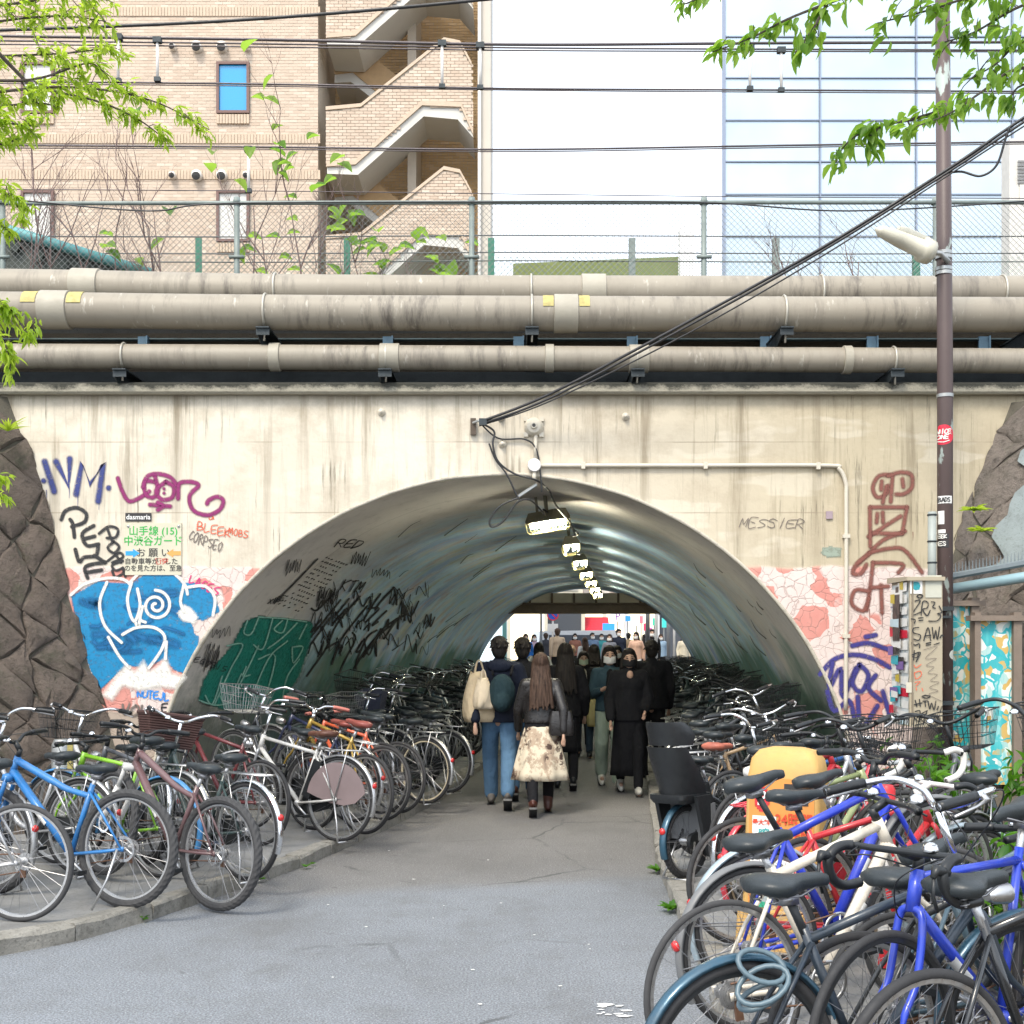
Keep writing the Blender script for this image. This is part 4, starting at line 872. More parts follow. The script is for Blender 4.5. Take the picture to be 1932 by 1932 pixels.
def tagtext(pt, s, x, y, w_, h, lw, slant=0.0, drop=0.0, jit=0.06, vert=False, soft=.35, sm=True):
    rr = random.Random(hash(s) & 0xff if False else sum(map(ord, s)))
    for i, ch in enumerate(s):
        if ch in FONT:
            for st_ in FONT[ch]:
                pts = []
                for (u, v) in st_:
                    u += rr.uniform(-jit, jit); v += rr.uniform(-jit, jit)
                    if vert: px, py = x + u * w_ + slant * (1 - v) * h, y + i * h * 1.2 + v * h
                    else: px, py = x + i * w_ * 1.28 + u * w_ + slant * (1 - v) * h, y + drop * i + v * h
                    pts.append((px, py))
                pt.stroke(pts, lw, soft=soft, sm=sm)
    return pt
def scribble(pt, x, y, w_, h, n, lw, seed, slant=0.3):
    rr = random.Random(seed); pts = []
    for i in range(n):
        u = i / n; v = (i % 2) + rr.uniform(-.25, .25); pts.append((x + u * w_ + rr.uniform(-.04, .04) * w_ + slant * (1 - v) * h, y + v * h))
    pt.stroke(pts, lw); return pt
z3 = lambda L_: [(x * .3314, 680.3 + y * .3314) for x, y in L_]
z5 = lambda L_: [(1280.5 + x * .3373, 680.3 + y * .3373) for x, y in L_]
z7 = lambda L_: [(360.1 + x * .2278, 920.3 + y * .2278) for x, y in L_]
g_navy = spray('spray_navy', (0.03, 0.045, 0.20)); g_mag = spray('spray_magenta', (0.24, 0.012, 0.12)); g_blk = spray('spray_black', (0.02, 0.02, 0.022)); g_blue = spray('spray_cyan_blue', (0.0, 0.22, 0.46), .4); g_wht = spray('spray_white', (0.82, 0.80, 0.74))
g_or = spray('marker_orange', (0.70, 0.13, 0.06)); g_br = spray('spray_brown', (0.22, 0.075, 0.055)); g_gry = spray('marker_grey', (0.17, 0.14, 0.12)); g_teal = spray('roller_teal', (0.01, 0.24, 0.185), .5); g_lteal = spray('spray_pale_teal', (0.28, 0.56, 0.48)); g_pink = spray('marker_pink', (0.65, 0.03, 0.18)); g_sky = spray('marker_sky', (0.02, 0.25, 0.75)); g_sage = spray('sage_patch', (0.30, 0.36, 0.29)); g_ind = spray('spray_indigo', (0.045, 0.04, 0.22))
p = Paint(wallmap)
for st_ in ([(255, 575), (310, 745)], [(320, 575), (390, 715), (398, 560)], [(435, 760), (468, 585), (512, 705), (590, 585), (560, 800)]): p.stroke(z3(st_), 11, .45, sm=False)
p.dot(*z3([(250, 685)])[0], 5).dot(*z3([(620, 725)])[0], 5)
for x, y, l_ in ((88, 925, 16), (131, 918, 22), (147, 930, 26), (187, 944, 18)): p.stroke([(x, y), (x + .3, y + l_ * .5), (x, y + l_)], 1.5, .4, taper=True)
p.build('navy_tag', g_navy, portal)
p = Paint(wallmap)
for st_ in ([(672, 670), (700, 750), (735, 800), (790, 785), (850, 745)], [(880, 690), (825, 690), (830, 760), (870, 780), (900, 740), (880, 650)], [(945, 690), (890, 740), (920, 790), (980, 780), (990, 720), (945, 690)], [(815, 720), (840, 660), (900, 645), (970, 665), (1015, 720)], [(1015, 785), (1020, 705), (1060, 690), (1110, 695), (1130, 715), (1080, 770), (1100, 850), (1180, 880), (1250, 850), (1272, 800), (1240, 775), (1190, 795), (1180, 815)], [(855, 820), (970, 830)], [(900, 808), (930, 828), (900, 850)]): p.stroke(z3(st_), 8, .4)
p.dot(*z3([(935, 730)])[0], 3).dot(*z3([(935, 755)])[0], 3); p.build('magenta_tag', g_mag, portal)
p = Paint(wallmap)
for st_ in ([(425, 1005), (415, 930), (400, 905)], [(350, 905), (375, 855), (440, 838), (492, 872), (480, 920), (410, 945)], [(535, 940), (470, 985), (495, 1052), (562, 1045)], [(480, 1015), (540, 1000)], [(430, 1075), (452, 1145), (480, 1120), (545, 1110), (560, 1060)], [(540, 1110), (600, 1150)], [(600, 1148), (490, 1172), (500, 1238)], [(500, 1205), (580, 1192)]): p.stroke(z3(st_), 7, .3)
for st_ in ([(565, 985), (620, 945), (672, 960), (660, 1005), (610, 1010)], [(610, 950), (640, 1030)], [(650, 1030), (615, 1065), (650, 1095), (680, 1060), (650, 1030)], [(615, 1140), (680, 1095), (700, 1120), (640, 1150)], [(660, 1105), (690, 1150)], [(700, 1140), (640, 1165), (660, 1195), (700, 1180)], [(640, 1195), (660, 1235), (710, 1205)], [(700, 1180), (715, 1230)]): p.stroke(z3(st_), 5, .3)
p.build('black_tag', g_blk, portal)
p = Paint(wallmap).fill(z3([(405, 1340), (560, 1255), (740, 1270), (850, 1200), (960, 1200), (1050, 1260), (1150, 1270), (1220, 1330), (1255, 1430), (1160, 1480), (1090, 1470), (1110, 1560), (1135, 1570), (1125, 1650), (1060, 1790), (990, 1760), (930, 1700), (840, 1750), (720, 1735), (570, 1880), (510, 1750), (460, 1580), (425, 1440)]), 1.6, 3.2)
p.build('blue_throw_up', g_blue, portal)
p = Paint(lambda x, y, l=0: wallmap(x, y, l + .002)); rg_ = random.Random(21)
for i in range(26):
    x, y = rg_.uniform(150, 330), rg_.uniform(1125, 1230)
    if 150 + (y - 1125) * .25 < x < 340 - (y - 1125) * .3: p.stroke([(x, y), (x + rg_.uniform(8, 26), y + rg_.uniform(-8, 8)), (x + rg_.uniform(20, 44), y + rg_.uniform(-12, 12))], rg_.uniform(5, 14), .9)
p.build('blue_shading', spray('spray_deep_blue', (0.0, 0.13, 0.33), .5), portal)
p = Paint(lambda x, y, l=0: wallmap(x, y, l + .006))
sp = [(890 + math.cos(t) * (78 - 6.2 * t), 1395 + math.sin(t) * (78 - 6.2 * t)) for t in [i * .4 - 1.6 for i in range(32)]]
for st_ in ([(405, 1335), (480, 1275), (600, 1240), (700, 1245), (745, 1275)], [(745, 1262), (800, 1208), (890, 1185), (980, 1205), (1050, 1270), (1070, 1330)], [(612, 1262), (570, 1380), (600, 1510), (695, 1605)], [(752, 1262), (728, 1370), (765, 1485), (800, 1400), (785, 1300)], sp, [(815, 1400), (800, 1470), (830, 1490)], [(1050, 1275), (1030, 1370), (1050, 1430)], [(1075, 1290), (1170, 1285), (1225, 1350), (1215, 1450)], [(700, 1560), (780, 1520), (880, 1520), (940, 1570), (920, 1650), (850, 1750)], [(620, 1575), (680, 1680), (740, 1750)], [(950, 1600), (945, 1700)], [(770, 1480), (790, 1520), (800, 1440)]): p.stroke(z3(st_), 5.5, .35)
p.fill(z3([(1010, 1440), (1050, 1390), (1090, 1410), (1130, 1460), (1110, 1500), (1040, 1480)]), 3, 4)
p.fill(z3([(585, 1905), (640, 1830), (720, 1735), (770, 1770), (820, 1710), (850, 1770), (900, 1740), (945, 1690), (980, 1780), (1060, 1800), (1000, 1870), (900, 1855), (800, 1880), (700, 1850), (640, 1932)]), 5, 4)
p.build('white_outline', g_wht, portal)
p = Paint(wallmap); q = z3([(1125, 905)])[0]; tagtext(p, 'LA', q[0] + 22, q[1] - 6, 4, 6, 1.6); tagtext(p, 'BLEEK', q[0], q[1] + 5, 10, 15, 1.9, .1, 3.2); tagtext(p, 'MOBS', q[0] + 58, q[1] + 16, 7.5, 12, 1.7, .1, 2); p.build('orange_tag', g_or, portal)
p = Paint(wallmap); q = z3([(1075, 970)])[0]; tagtext(p, 'CORPSEO', q[0], q[1], 7.0, 17, 2.0, .25, 3.6, .1); q = z5([(335, 880)])[0]; tagtext(p, 'MESSIER', q[0], q[1], 14, 17, 1.5, .35, .6, .12); q = (233, 1338)
tagtext(p, 'VOH', 228, 1328, 14, 20, 4.0, .2, 2); p.build('grey_tag', g_gry, portal)
p = Paint(wallmap); tagtext(p, 'ECY', 306, 1328, 10, 15, 3.2, vert=True); tagtext(p, 'N', 264, 1355, 12, 20, 3); p.dot(283, 1378, 2.5); p.stroke([(266, 1380), (263, 1398)], 2.5); tagtext(p, 'BY', 222, 1375, 9, 12, 2.5); p.build('black_marker_tag', g_blk, portal)
p = Paint(wallmap); tagtext(p, 'LACES', 356, 1086, 9, 14, 2.4, .3, 5.5); p.build('pink_marker_tag', g_pink, portal)
p = Paint(wallmap); tagtext(p, 'NUTEJL', 259, 1302, 8, 13, 3.0, .1, 1.2, .1); p.build('blue_marker_tag', g_sky, portal)
p = Paint(wallmap)
for st_ in ([(1190, 640), (1120, 645), (1085, 710), (1110, 765), (1160, 745), (1170, 700)], [(1195, 640), (1185, 790)], [(1170, 645), (1240, 625), (1300, 640), (1302, 710), (1260, 745), (1215, 748)], [(1135, 675), (1130, 722)], [(1250, 662), (1255, 705)], [(1160, 705), (1140, 795)], [(1070, 820), (1275, 820)], [(1275, 820), (1248, 968)], [(1248, 968), (1075, 965)], [(1068, 820), (1070, 1040)], [(1110, 855), (1105, 905)], [(1140, 850), (1142, 905)], [(1240, 870), (1060, 985)], [(1265, 955), (1150, 1000), (1070, 1070), (1000, 1140)], [(1065, 1075), (1180, 1050), (1265, 1062), (1360, 1185)], [(1085, 1130), (1250, 1138), (1228, 1185)], [(1085, 1130), (1070, 1270), (1050, 1395)], [(1060, 1085), (995, 1135), (972, 1190), (1020, 1190), (1048, 1140)], [(1060, 1290), (985, 1285), (968, 1360), (1030, 1400), (1062, 1330)], [(1130, 1255), (1136, 1410)], [(1075, 1270), (1170, 1262)]): p.stroke(z5(st_), 7.5, .55)
for x, y, l_ in ((1640, 1150, 24), (1664, 1154, 30), (1690, 1006, 22), (1722, 1004, 16)): p.stroke([(x, y), (x + .3, y + l_ * .5), (x, y + l_)], 1.5, .4, taper=True)
p.build('brown_robot_graffiti', g_br, portal)
p = Paint(wallmap)
for st_ in ([(790, 1755), (870, 1670), (980, 1645), (1090, 1668), (1180, 1715)], [(970, 1595), (1060, 1580), (1170, 1615)], [(1045, 1545), (1100, 1535)], [(860, 1690), (840, 1830), (905, 1720), (915, 1880), (990, 1720)], [(1010, 1700), (970, 1800), (1020, 1850), (1060, 1760), (1010, 1700)], [(1100, 1760), (1060, 1830), (1130, 1900)], [(830, 1850), (870, 1960), (950, 1900), (980, 2000)], [(1000, 1880), (1020, 2050), (1110, 1930)], [(1140, 1850), (1180, 1990)]): p.stroke(z5(st_), 9, .4)
p.build('indigo_tag', g_ind, portal)
Paint(wallmap).fill(z5([(800, 1045), (850, 1038), (912, 1048), (908, 1095), (830, 1104), (795, 1080)]), 2, 4).build('sage_patch', g_sage, portal)
# tags on the vault
p = Paint(vaultmap).fill(z7([(560, 1060), (780, 1085), (1000, 1110), (1020, 1150), (985, 1300), (900, 1560), (740, 1800), (300, 1850), (60, 1750), (100, 1600), (160, 1500), (330, 1320), (440, 1110)]), 3, 5); p.build('teal_throw_up', g_teal, vault)
p = Paint(lambda x, y, l=0: vaultmap(x, y, l + .006))
for st_ in ([(560, 1070), (780, 1085), (960, 1110)], [(470, 1100), (440, 1200), (500, 1210), (560, 1080)], [(680, 1080), (600, 1330), (520, 1300)], [(760, 1100), (690, 1170), (760, 1200), (800, 1100)], [(880, 1120), (760, 1240), (640, 1330)], [(300, 1310), (430, 1300), (330, 1500), (200, 1790)], [(560, 1310), (400, 1640), (300, 1790)], [(840, 1320), (930, 1320), (850, 1450), (840, 1320)], [(560, 1420), (700, 1400), (600, 1800)], [(800, 1270), (640, 1420), (480, 1800)], [(120, 1720), (180, 1790), (260, 1560)], [(240, 1720), (300, 1790), (420, 1540)], [(900, 1420), (800, 1560), (760, 1740)], [(960, 1130), (900, 1250)], [(70, 1760), (200, 1800), (330, 1780)], [(460, 1480), (430, 1560), (490, 1550)]): p.stroke(z7(st_), 3.0, .4)
p.build('pale_teal_outline', g_lteal, vault)
p = Paint(vaultmap); rr = random.Random(5)
for st_ in ([(1180, 880), (1050, 1010), (1000, 1000)], [(1240, 930), (1120, 1080), (1000, 1230)], [(1310, 920), (1180, 1080)], [(1400, 900), (1210, 1130), (1120, 1330), (960, 1560)], [(1290, 1000), (1180, 1120)], [(1460, 980), (1250, 1250), (1170, 1460)], [(1570, 880), (1500, 980), (1430, 1100)], [(1680, 830), (1560, 960), (1530, 1010)], [(1470, 1000), (1560, 1000), (1450, 1110)], [(1620, 1020), (1500, 1140), (1550, 1110)], [(1150, 1080), (1000, 1290)], [(1780, 1050), (1600, 1160), (1500, 1330)], [(1640, 1150), (1480, 1300), (1350, 1500)], [(1120, 1330), (1230, 1280), (1180, 1420)], [(1340, 1200), (1360, 1260), (1270, 1440), (1230, 1540)], [(1580, 1170), (1430, 1400)], [(1080, 1090), (990, 1200), (1060, 1150)], [(1700, 1100), (1600, 1250)], [(1420, 1270), (1370, 1360), (1400, 1350)], [(1540, 1180), (1460, 1240), (1380, 1420), (1370, 1500)]): p.stroke(z7(st_), 3.6, .25)
for st_ in ([(1050, 590), (870, 780), (690, 960)],): p.stroke(z7(st_), 2.6, .2)
for i in range(46):        # a thicket of upright scrawls deeper along the left flank
    x = rr.uniform(585, 800); y = rr.uniform(1120, 1235)
    n_ = rr.randint(3, 6); st_ = [(x + rr.uniform(-6, 6) + k_ * rr.uniform(3, 7), y - (k_ % 2) * rr.uniform(14, 34) + k_ * 1.5) for k_ in range(n_)]
    p.stroke(st_, rr.uniform(1.2, 2.8), .3, taper=rr.random() < .5)
p.build('black_wild_tag', g_blk, vault)
p = Paint(vaultmap)
tagtext(p, 'RED', 630, 1018, 13, 14, 1.8, 1.0, 1); tagtext(p, 'KTM', 640, 1094, 11, 20, 2.2, .6, 2); tagtext(p, 'XIBE', 505, 1130, 6, 9, 1.8, .6, -2); scribble(p, 596, 1110, 40, 26, 16, 1.4, 3); scribble(p, 380, 1220, 30, 40, 14, 1.3, 4); scribble(p, 396, 1185, 40, 16, 10, 1.2, 5); scribble(p, 660, 1045, 34, 20, 13, 1.2, 6); scribble(p, 700, 1075, 40, 14, 12, 1.0, 7); scribble(p, 535, 1060, 30, 22, 14, 1.0, 8); tagtext(p, 'EGOSIS', 366, 1240, 8, 9, 1.5, .5, 3.5)
for r_ in range(13):       # rows of small stencilled dashes
    for c_ in range(9):
        if rr.random() < .72:
            x, y = 525 + r_ * 7.5 + c_ * 4.6, 1140 - r_ * 7.3 + c_ * 1.7; p.stroke([(x, y), (x + rr.uniform(1.5, 4), y - rr.uniform(.5, 1.6))], 1.8, .2, sm=False)
p.build('black_marker_tags', g_blk, vault)
p = Paint(vaultmap)
for i in range(22):
    x = rr.uniform(740, 940); y = rr.uniform(1010, 1240); l_ = rr.uniform(14, 52)
    if (x - 1080) ** 2 / 260 ** 2 + (y - 1300) ** 2 / 200 ** 2 > 1: p.stroke([(x, y), (x + l_ * .55, y - l_ * .45 + rr.uniform(-3, 3)), (x + l_, y - l_ * .72)], rr.uniform(.8, 2.2), .6, taper=True)
for i in range(16):
    x = rr.uniform(1330, 1480); y = rr.uniform(1080, 1260); l_ = rr.uniform(10, 40); p.stroke([(x, y), (x - l_ * .5, y - l_ * .45), (x - l_ * .8, y - l_)], rr.uniform(.8, 2.2), .6, taper=True)
p.build('streak_tags', g_blk, vault)
# ---------------------------------------------------------------- notice board with writing
nb = empty('notice_board', 'beige railway notice board with green Japanese lettering above the blue graffiti', 'sign', (0, YW - .008, 0))
a, b = wallmap(237, 987), wallmap(343, 1085); M_NB = pm('notice_beige', (.60, .57, .44), .5, var=.12, vs_=3)
put('board', MB().box(((a.x + b.x) / 2, 0, (a.z + b.z) / 2), (b.x - a.x, .012, a.z - b.z)), M_NB, nb)
for (x, y) in ((243, 993), (338, 993)): put('screw', MB().lathe([(.001, -.016), (.012, -.012), (.014, 0)], 8, 'Y', (wallmap(x, y).x, 0, wallmap(x, y).z)), M_GALV, nb)
m_gr = pm('letter_green', (.02, .42, .06), .5); m_dk = pm('letter_dark', (.06, .055, .05), .6); m_rd = pm('letter_red', (.60, .08, .05), .5)
def wl(nm, s, x, y, size, m_, sx=1.0): return lettering(nm, s, size / SW * 1.35, m_, nb, (wallmap(x, y).x, -.0085, wallmap(x, y).z), bold=.0008, sx=sx)
wl('lettering', '山手線 (15)', 290, 1003, 14, m_gr, 1.0); wl('lettering', '中渋谷ガード', 290, 1022, 15, m_gr, .92); wl('lettering', 'お 願 い', 290, 1044, 13.5, m_dk); wl('lettering', '自動車等が', 268, 1060, 9.5, m_dk); wl('lettering', '衝突', 306, 1060, 9.5, m_rd); wl('lettering', 'した', 324, 1060, 9.5, m_dk); wl('lettering', 'のを見た方は、至急', 290, 1073, 9.5, m_dk, .95)
for sg, x0_, col in ((1, 238, (.03, .35, .75)), (-1, 342, (.75, .36, .10))):
    pts = [(0, -4), (14, -4), (14, -8), (27, 0), (14, 8), (14, 4), (0, 4)]; vv = [wallmap(x0_ + sg * u, 1044 + v) for u, v in pts]
    put('arrow', MB().add([(q.x, -.009, q.z) for q in vv], [tuple(range(7))]), pm('arrow%d' % sg, col, .5), nb)
ds = empty('black_sticker', 'small black sticker with white lettering above the notice board', 'sticker', (0, YW - .006, 0)); a, b = wallmap(237, 968), wallmap(286, 984)
put('sheet', MB().box(((a.x + b.x) / 2, 0, (a.z + b.z) / 2), (b.x - a.x, .004, a.z - b.z)), pm('sticker_black', (.03, .028, .028), .4), ds); lettering('lettering', 'dasmaria', .062, pm('letter_white', (.8, .8, .78), .5, var=.05), ds, ((a.x + b.x) / 2, -.004, (a.z + b.z) / 2), bold=.001)

# ---------------------------------------------------------------- fittings on the portal wall
M_COND = pm('painted_conduit', (.62, .57, .47), .5, 0, .15, 5, .1); M_CABG = pm('grey_cable', (.22, .20, .18), .5)
cd = empty('wall_conduit', 'thin cream conduit running along and down the portal wall', 'conduit')
cpts = [wallmap(1020, 879)] + [wallmap(1300, 879), wallmap(1555, 879), wallmap(1582, 886), wallmap(1594, 912), wallmap(1595, 945), wallmap(1595, 1150), wallmap(1594, 1340)]
put('tube', MB().tube([q + Vector((0, -.022, 0)) for q in crom(cpts, 6)], .019, 8).mesh('tube', True), M_COND, cd)
for (x, y) in ((1100, 879), (1330, 879), (1542, 880), (1595, 1012), (1595, 1200)):
    q = wallmap(x, y); put('saddle_clip', MB().box((q.x, q.y - .018, q.z), (.035, .05, .062) if y < 900 else (.062, .05, .035)), M_COND, cd)
jb = empty('junction_box', 'round white junction box above the tunnel crown', 'junction box', wallmap(1008, 879)); put('cap', MB().lathe([(.001, -.055), (.055, -.055), (.062, -.045), (.062, 0)], 20, 'Y').mesh('cap', 'angle'), M_INS, jb)
put('stub', MB().tube([(0, -.02, -.06), (0, -.02, -.14)], .02, 8).mesh('stub', True), M_COND, jb)
put('stub', MB().tube([(0.01, -.02, .06), (.012, -.02, .30)], .018, 8).mesh('stub', True), M_COND, jb)
br = empty('alarm_bell', 'cream round alarm bell fixed on the portal wall', 'bell', wallmap(1007, 806))
put('body', MB().lathe([(.001, -.10), (.025, -.10), (.03, -.07), (.06, -.065), (.085, -.03), (.09, 0)], 18, 'Y').mesh('body', 'angle'), M_COND, br); put('centre_hole', MB().lathe([(.001, -.104), (.016, -.104), (.016, -.09)], 10, 'Y'), m_dk, br)
for t in range(4): put('lug', MB().box((math.cos(t * 1.57 + .78) * .1, -.01, math.sin(t * 1.57 + .78) * .1), (.04, .03, .04)), M_COND, br)
an = empty('cable_anchor', 'rusty steel anchor bracket holding the slanting cables', 'bracket', wallmap(893, 806))
put('plate', MB().box((0, -.02, 0), (.05, .04, .15)), M_STEELB, an); put('eye', MB().tube([(0, -.05, .03), (.05, -.10, .04), (.10, -.09, .05)], .012, 6), M_GALV, an); put('clamp', MB().box((.09, -.09, .03), (.07, .05, .06)), M_DKST, an)
for i, (x, y, lb) in enumerate(((945, 787, 'small wall bolt beside the slanting cable'), (948, 838, 'small wall bolt under the slanting cable'), (720, 778, 'small wall bolt left of the cable anchor'), (1180, 786, 'small wall bolt right of the alarm bell'))):
    tag(put('wall_bolt', MB().lathe([(.001, -.05), (.018, -.045), (.022, -.02), (.035, -.012), (.037, 0)], 10, 'Y').mesh('wall_bolt', True), M_COND, loc=wallmap(x, y)), lb, 'bolt', 'bolts in the portal wall')
tag(put('wall_tag', MB().box((0, -.006, 0), (.06, .012, .07)), pm('tag_mauve', (.35, .27, .30), .6), loc=wallmap(1564, 972)), 'tiny square plate beside the conduit', 'plate')
# slanting cable bundle and loose ends
def cable(lb, pts, r_): return tag(put('cable', MB().tube(crom(pts, 8), r_, 6).mesh('cable', True), M_CABLE), lb, 'cable')
A = wallmap(905, 800) + Vector((0, -.09, 0))
cable('thick slanting cable from the wall anchor to the upper right', [A, P(1040, 742, 11.0), P(1300, 606, 10.6), P(1550, 468, 10.2), P(1790, 318, 9.95), P(1932, 222, 9.75), P(2300, -20, 9.2)], .013)
cable('slanting cable just under the thickest one', [A + Vector((0, .01, -.02)), P(1040, 750, 11.0), P(1300, 614, 10.6), P(1550, 474, 10.2), P(1790, 324, 9.95), P(1932, 230, 9.75), P(2300, -8, 9.2)], .011)
cable('thinner slanting cable sagging lowest in the bundle', [A + Vector((0, .02, -.03)), P(1040, 756, 11.0), P(1300, 628, 10.6), P(1550, 484, 10.2), P(1790, 330, 9.95), P(1932, 238, 9.75), P(2300, 4, 9.2)], .007)
cable('black cable curling from pole back up to the slanting bundle', [P(1790, 326, 9.97), P(1815, 324, 9.95), P(1850, 332, 9.9), P(1880, 312, 9.85), P(1897, 262, 9.8), P(1905, 240, 9.78)], .010)
cable('loose black cable hanging from the anchor into the tunnel mouth', [A, wallmap(932, 815) + Vector((0, -.04, 0)), wallmap(930, 840) + Vector((0, -.05, 0)), wallmap(940, 872) + Vector((0, -.05, 0)), wallmap(970, 895) + Vector((0, -.05, 0)), wallmap(1012, 908) + Vector((0, -.05, 0)), P(1035, 925, 11.6), P(1050, 955, 12.0), P(1075, 985, 12.6), P(1085, 1010, 13.6)], .010)
cable('grey cable arcing past the bell to the junction box', [A, wallmap(940, 828) + Vector((0, -.03, 0)), wallmap(990, 830) + Vector((0, -.03, 0)), wallmap(1012, 850) + Vector((0, -.03, 0)), wallmap(1020, 900) + Vector((0, -.03, 0)), wallmap(1022, 925) + Vector((0, -.02, -0.02))], .008)
cable('black tail of cable dangling beside the crown of the arch', [wallmap(923, 838) + Vector((0, -.03, 0)), wallmap(935, 868) + Vector((0, -.04, 0)), wallmap(955, 895) + Vector((0, -.05, 0)), wallmap(972, 930) + Vector((0, -.05, 0)), wallmap(980, 945) + Vector((0, -.05, 0))], .009)
cable('looped black cable end hanging in the tunnel mouth', [wallmap(980, 940) + Vector((0, -.05, 0)), wallmap(945, 955) + Vector((0, -.04, 0)), wallmap(925, 980) + Vector((0, -.03, 0)), wallmap(928, 995) + Vector((0, -.03, 0)), wallmap(950, 984) + Vector((0, -.04, 0)), wallmap(975, 950) + Vector((0, -.05, 0)), wallmap(1000, 945) + Vector((0, -.05, 0)), wallmap(1030, 965) + Vector((0, .3, 0))], .009)
tag(put('cable_strut', MB().tube([wallmap(1012, 915) + Vector((0, -.02, 0)), wallmap(978, 938) + Vector((0, -.05, 0))], .016, 6).mesh('cable_strut'), M_GALV), 'short grey strut holding cables under the arch crown', 'strut')
# ---------------------------------------------------------------- caged lamps along the crown
M_TUBE = emit('lit_tube', (1.0, 0.95, 0.74), 125.0); M_DIFF = emit('lit_diffuser', (1.0, .94, .62), 2.2); M_HOUS = pm('lamp_housing', (.16, .15, .10), .5, .3, .3)
ordn = ['first', 'second', 'third', 'fourth', 'fifth', 'sixth', 'seventh', 'eighth']
for i in range(7):
    Y = 12.75 + 3.05 * i; X = axis(Y) + .40 - (.1 if i == 0 else 0); zv = math.sqrt(RAD ** 2 - (X - axis(Y)) ** 2); zl = zv - .26
    lr = empty('caged_tunnel_lamp', '%s caged strip lamp from the near tunnel mouth, lit warm yellow' % ordn[i], 'lamp', (X, Y, zl), (0, rad(-7), rad(28 if i == 0 else 0)), 'caged lamps along the tunnel crown')
    ln, wd = (.55 if i == 0 else .46), .22
    put('housing', MB().prism([(-wd / 2, .03), (-wd / 2 * .6, .11), (wd / 2 * .6, .11), (wd / 2, .03), (wd / 2, 0), (-wd / 2, 0)], -ln / 2, ln / 2), M_HOUS, lr)
    put('hanger', MB().tube([(0, 0, .1), (0, 0, .27)], .02, 6).tube([(0, ln * .35, .1), (0, ln * .35, .27)], .015, 6), M_HOUS, lr)
    for x in (-.05, .05): put('tube', MB().tube([(x, -ln / 2 + .03, -.035), (x, ln / 2 - .03, -.035)], .018, 8).mesh('tube', True), M_TUBE, lr)
    cg = MB()
    for q in range(9):
        y = -ln / 2 + ln * q / 8; cg.tube([(-wd / 2, y, 0), (-wd / 2 * .85, y, -.085), (-wd * .3, y, -.11), (wd * .3, y, -.11), (wd / 2 * .85, y, -.085), (wd / 2, y, 0)], .0035, 4)
    for x in (-wd * .42, -wd * .2, 0, wd * .2, wd * .42): cg.tube([(x, -ln / 2, -.105 if abs(x) < wd * .3 else -.085), (x, ln / 2, -.105 if abs(x) < wd * .3 else -.085)], .0035, 4)
    put('cage', cg, pm('cage_wire', (.34, .30, .14), .5, .5), lr)
wire('tunnel_lamp_cable', 'black cable strung between the tunnel lamps', [(axis(12.4) + .28, 12.4, 3.05), (axis(14.2) + .55, 14.2, 2.98), (axis(15.8) + .42, 15.8, 3.06), (axis(17.4) + .42, 17.4, 2.98), (axis(18.9) + .42, 18.9, 3.06), (axis(22) + .42, 22, 3.04), (axis(31) + .42, 31, 3.06)], .011, M_CABLE, 6, 'cable', None)

# ---------------------------------------------------------------- brown pole with lamp, cabinet and stickers
YP = 10.38; SP = FOC / YP; XP = (1783 - CX) / SP; RP = .064
def pole_mat():
    m, t, b = nodes('worn_brown_paint'); v = coords(t, scale=(1, 1, .35)); c = mix(t, noise(t, v, 4, 5), (.058, .040, .038), (.11, .075, .07))
    c = mix(t, ramp(t, noise(t, v, 7, 6, .6), [(.60, 0), (.63, 1)]), c, (.33, .38, .35)); c = mix(t, ramp(t, noise(t, v, 5, 6, .6), [(.66, 0), (.68, 1)]), c, (.05, .04, .035))
    L(t, c, b.inputs['Base Color']); b.inputs['Roughness'].default_value = .5; return m
pole = empty('utility_pole', 'worn brown steel pole with stickers rising in front of the wall', 'pole', (XP, YP, 0))
put('shaft', MB().tube([(0, 0, 0), (0, 0, 4), (-.03, 0, 8.2)], [RP, RP, RP * .9], 20).mesh('shaft', True), pole_mat(), pole)
for y in (478, 486, 508, 516, 747): z = CAMH + (HZ - y) / SP; put('steel_band', MB().lathe([(RP + .001, -.014), (RP + .006, -.014), (RP + .006, .014), (RP + .001, .014)], 20, 'Z', (-.012 if y < 600 else 0, 0, z)).mesh('steel_band', 'angle'), M_GALV, pole)
def pmap(x, y, l=.0025):
    s_ = max(-.98, min(.98, (x - 1783) / SP / RP)); t = math.asin(s_); return Vector((math.sin(t) * (RP + l), -math.cos(t) * (RP + l), CAMH + (HZ - y) / SP))
def pdisc(cx_, cy_, r_, nm, m_):
    mb = MB(); vs_ = [pmap(cx_, cy_)]; 
    for k_ in (1, 2, 3): vs_ += [pmap(cx_ + math.cos(t * .26) * r_ * k_ / 3, cy_ + math.sin(t * .26) * r_ * k_ / 3) for t in range(24)]
    fs = [(0, 1 + i, 1 + (i + 1) % 24) for i in range(24)] + [(1 + k_ * 24 + i, 1 + k_ * 24 + 24 + i, 1 + k_ * 24 + 24 + (i + 1) % 24, 1 + k_ * 24 + (i + 1) % 24) for k_ in range(2) for i in range(24)]
    mb.add(vs_, fs); return put(nm, mb, m_, pole)
m_red = pm('sticker_red', (.62, .02, .05), .4, var=.1); m_wh = pm('sticker_white', (.78, .77, .74), .45, var=.1); m_bk = pm('sticker_black', (.03, .028, .028), .4)
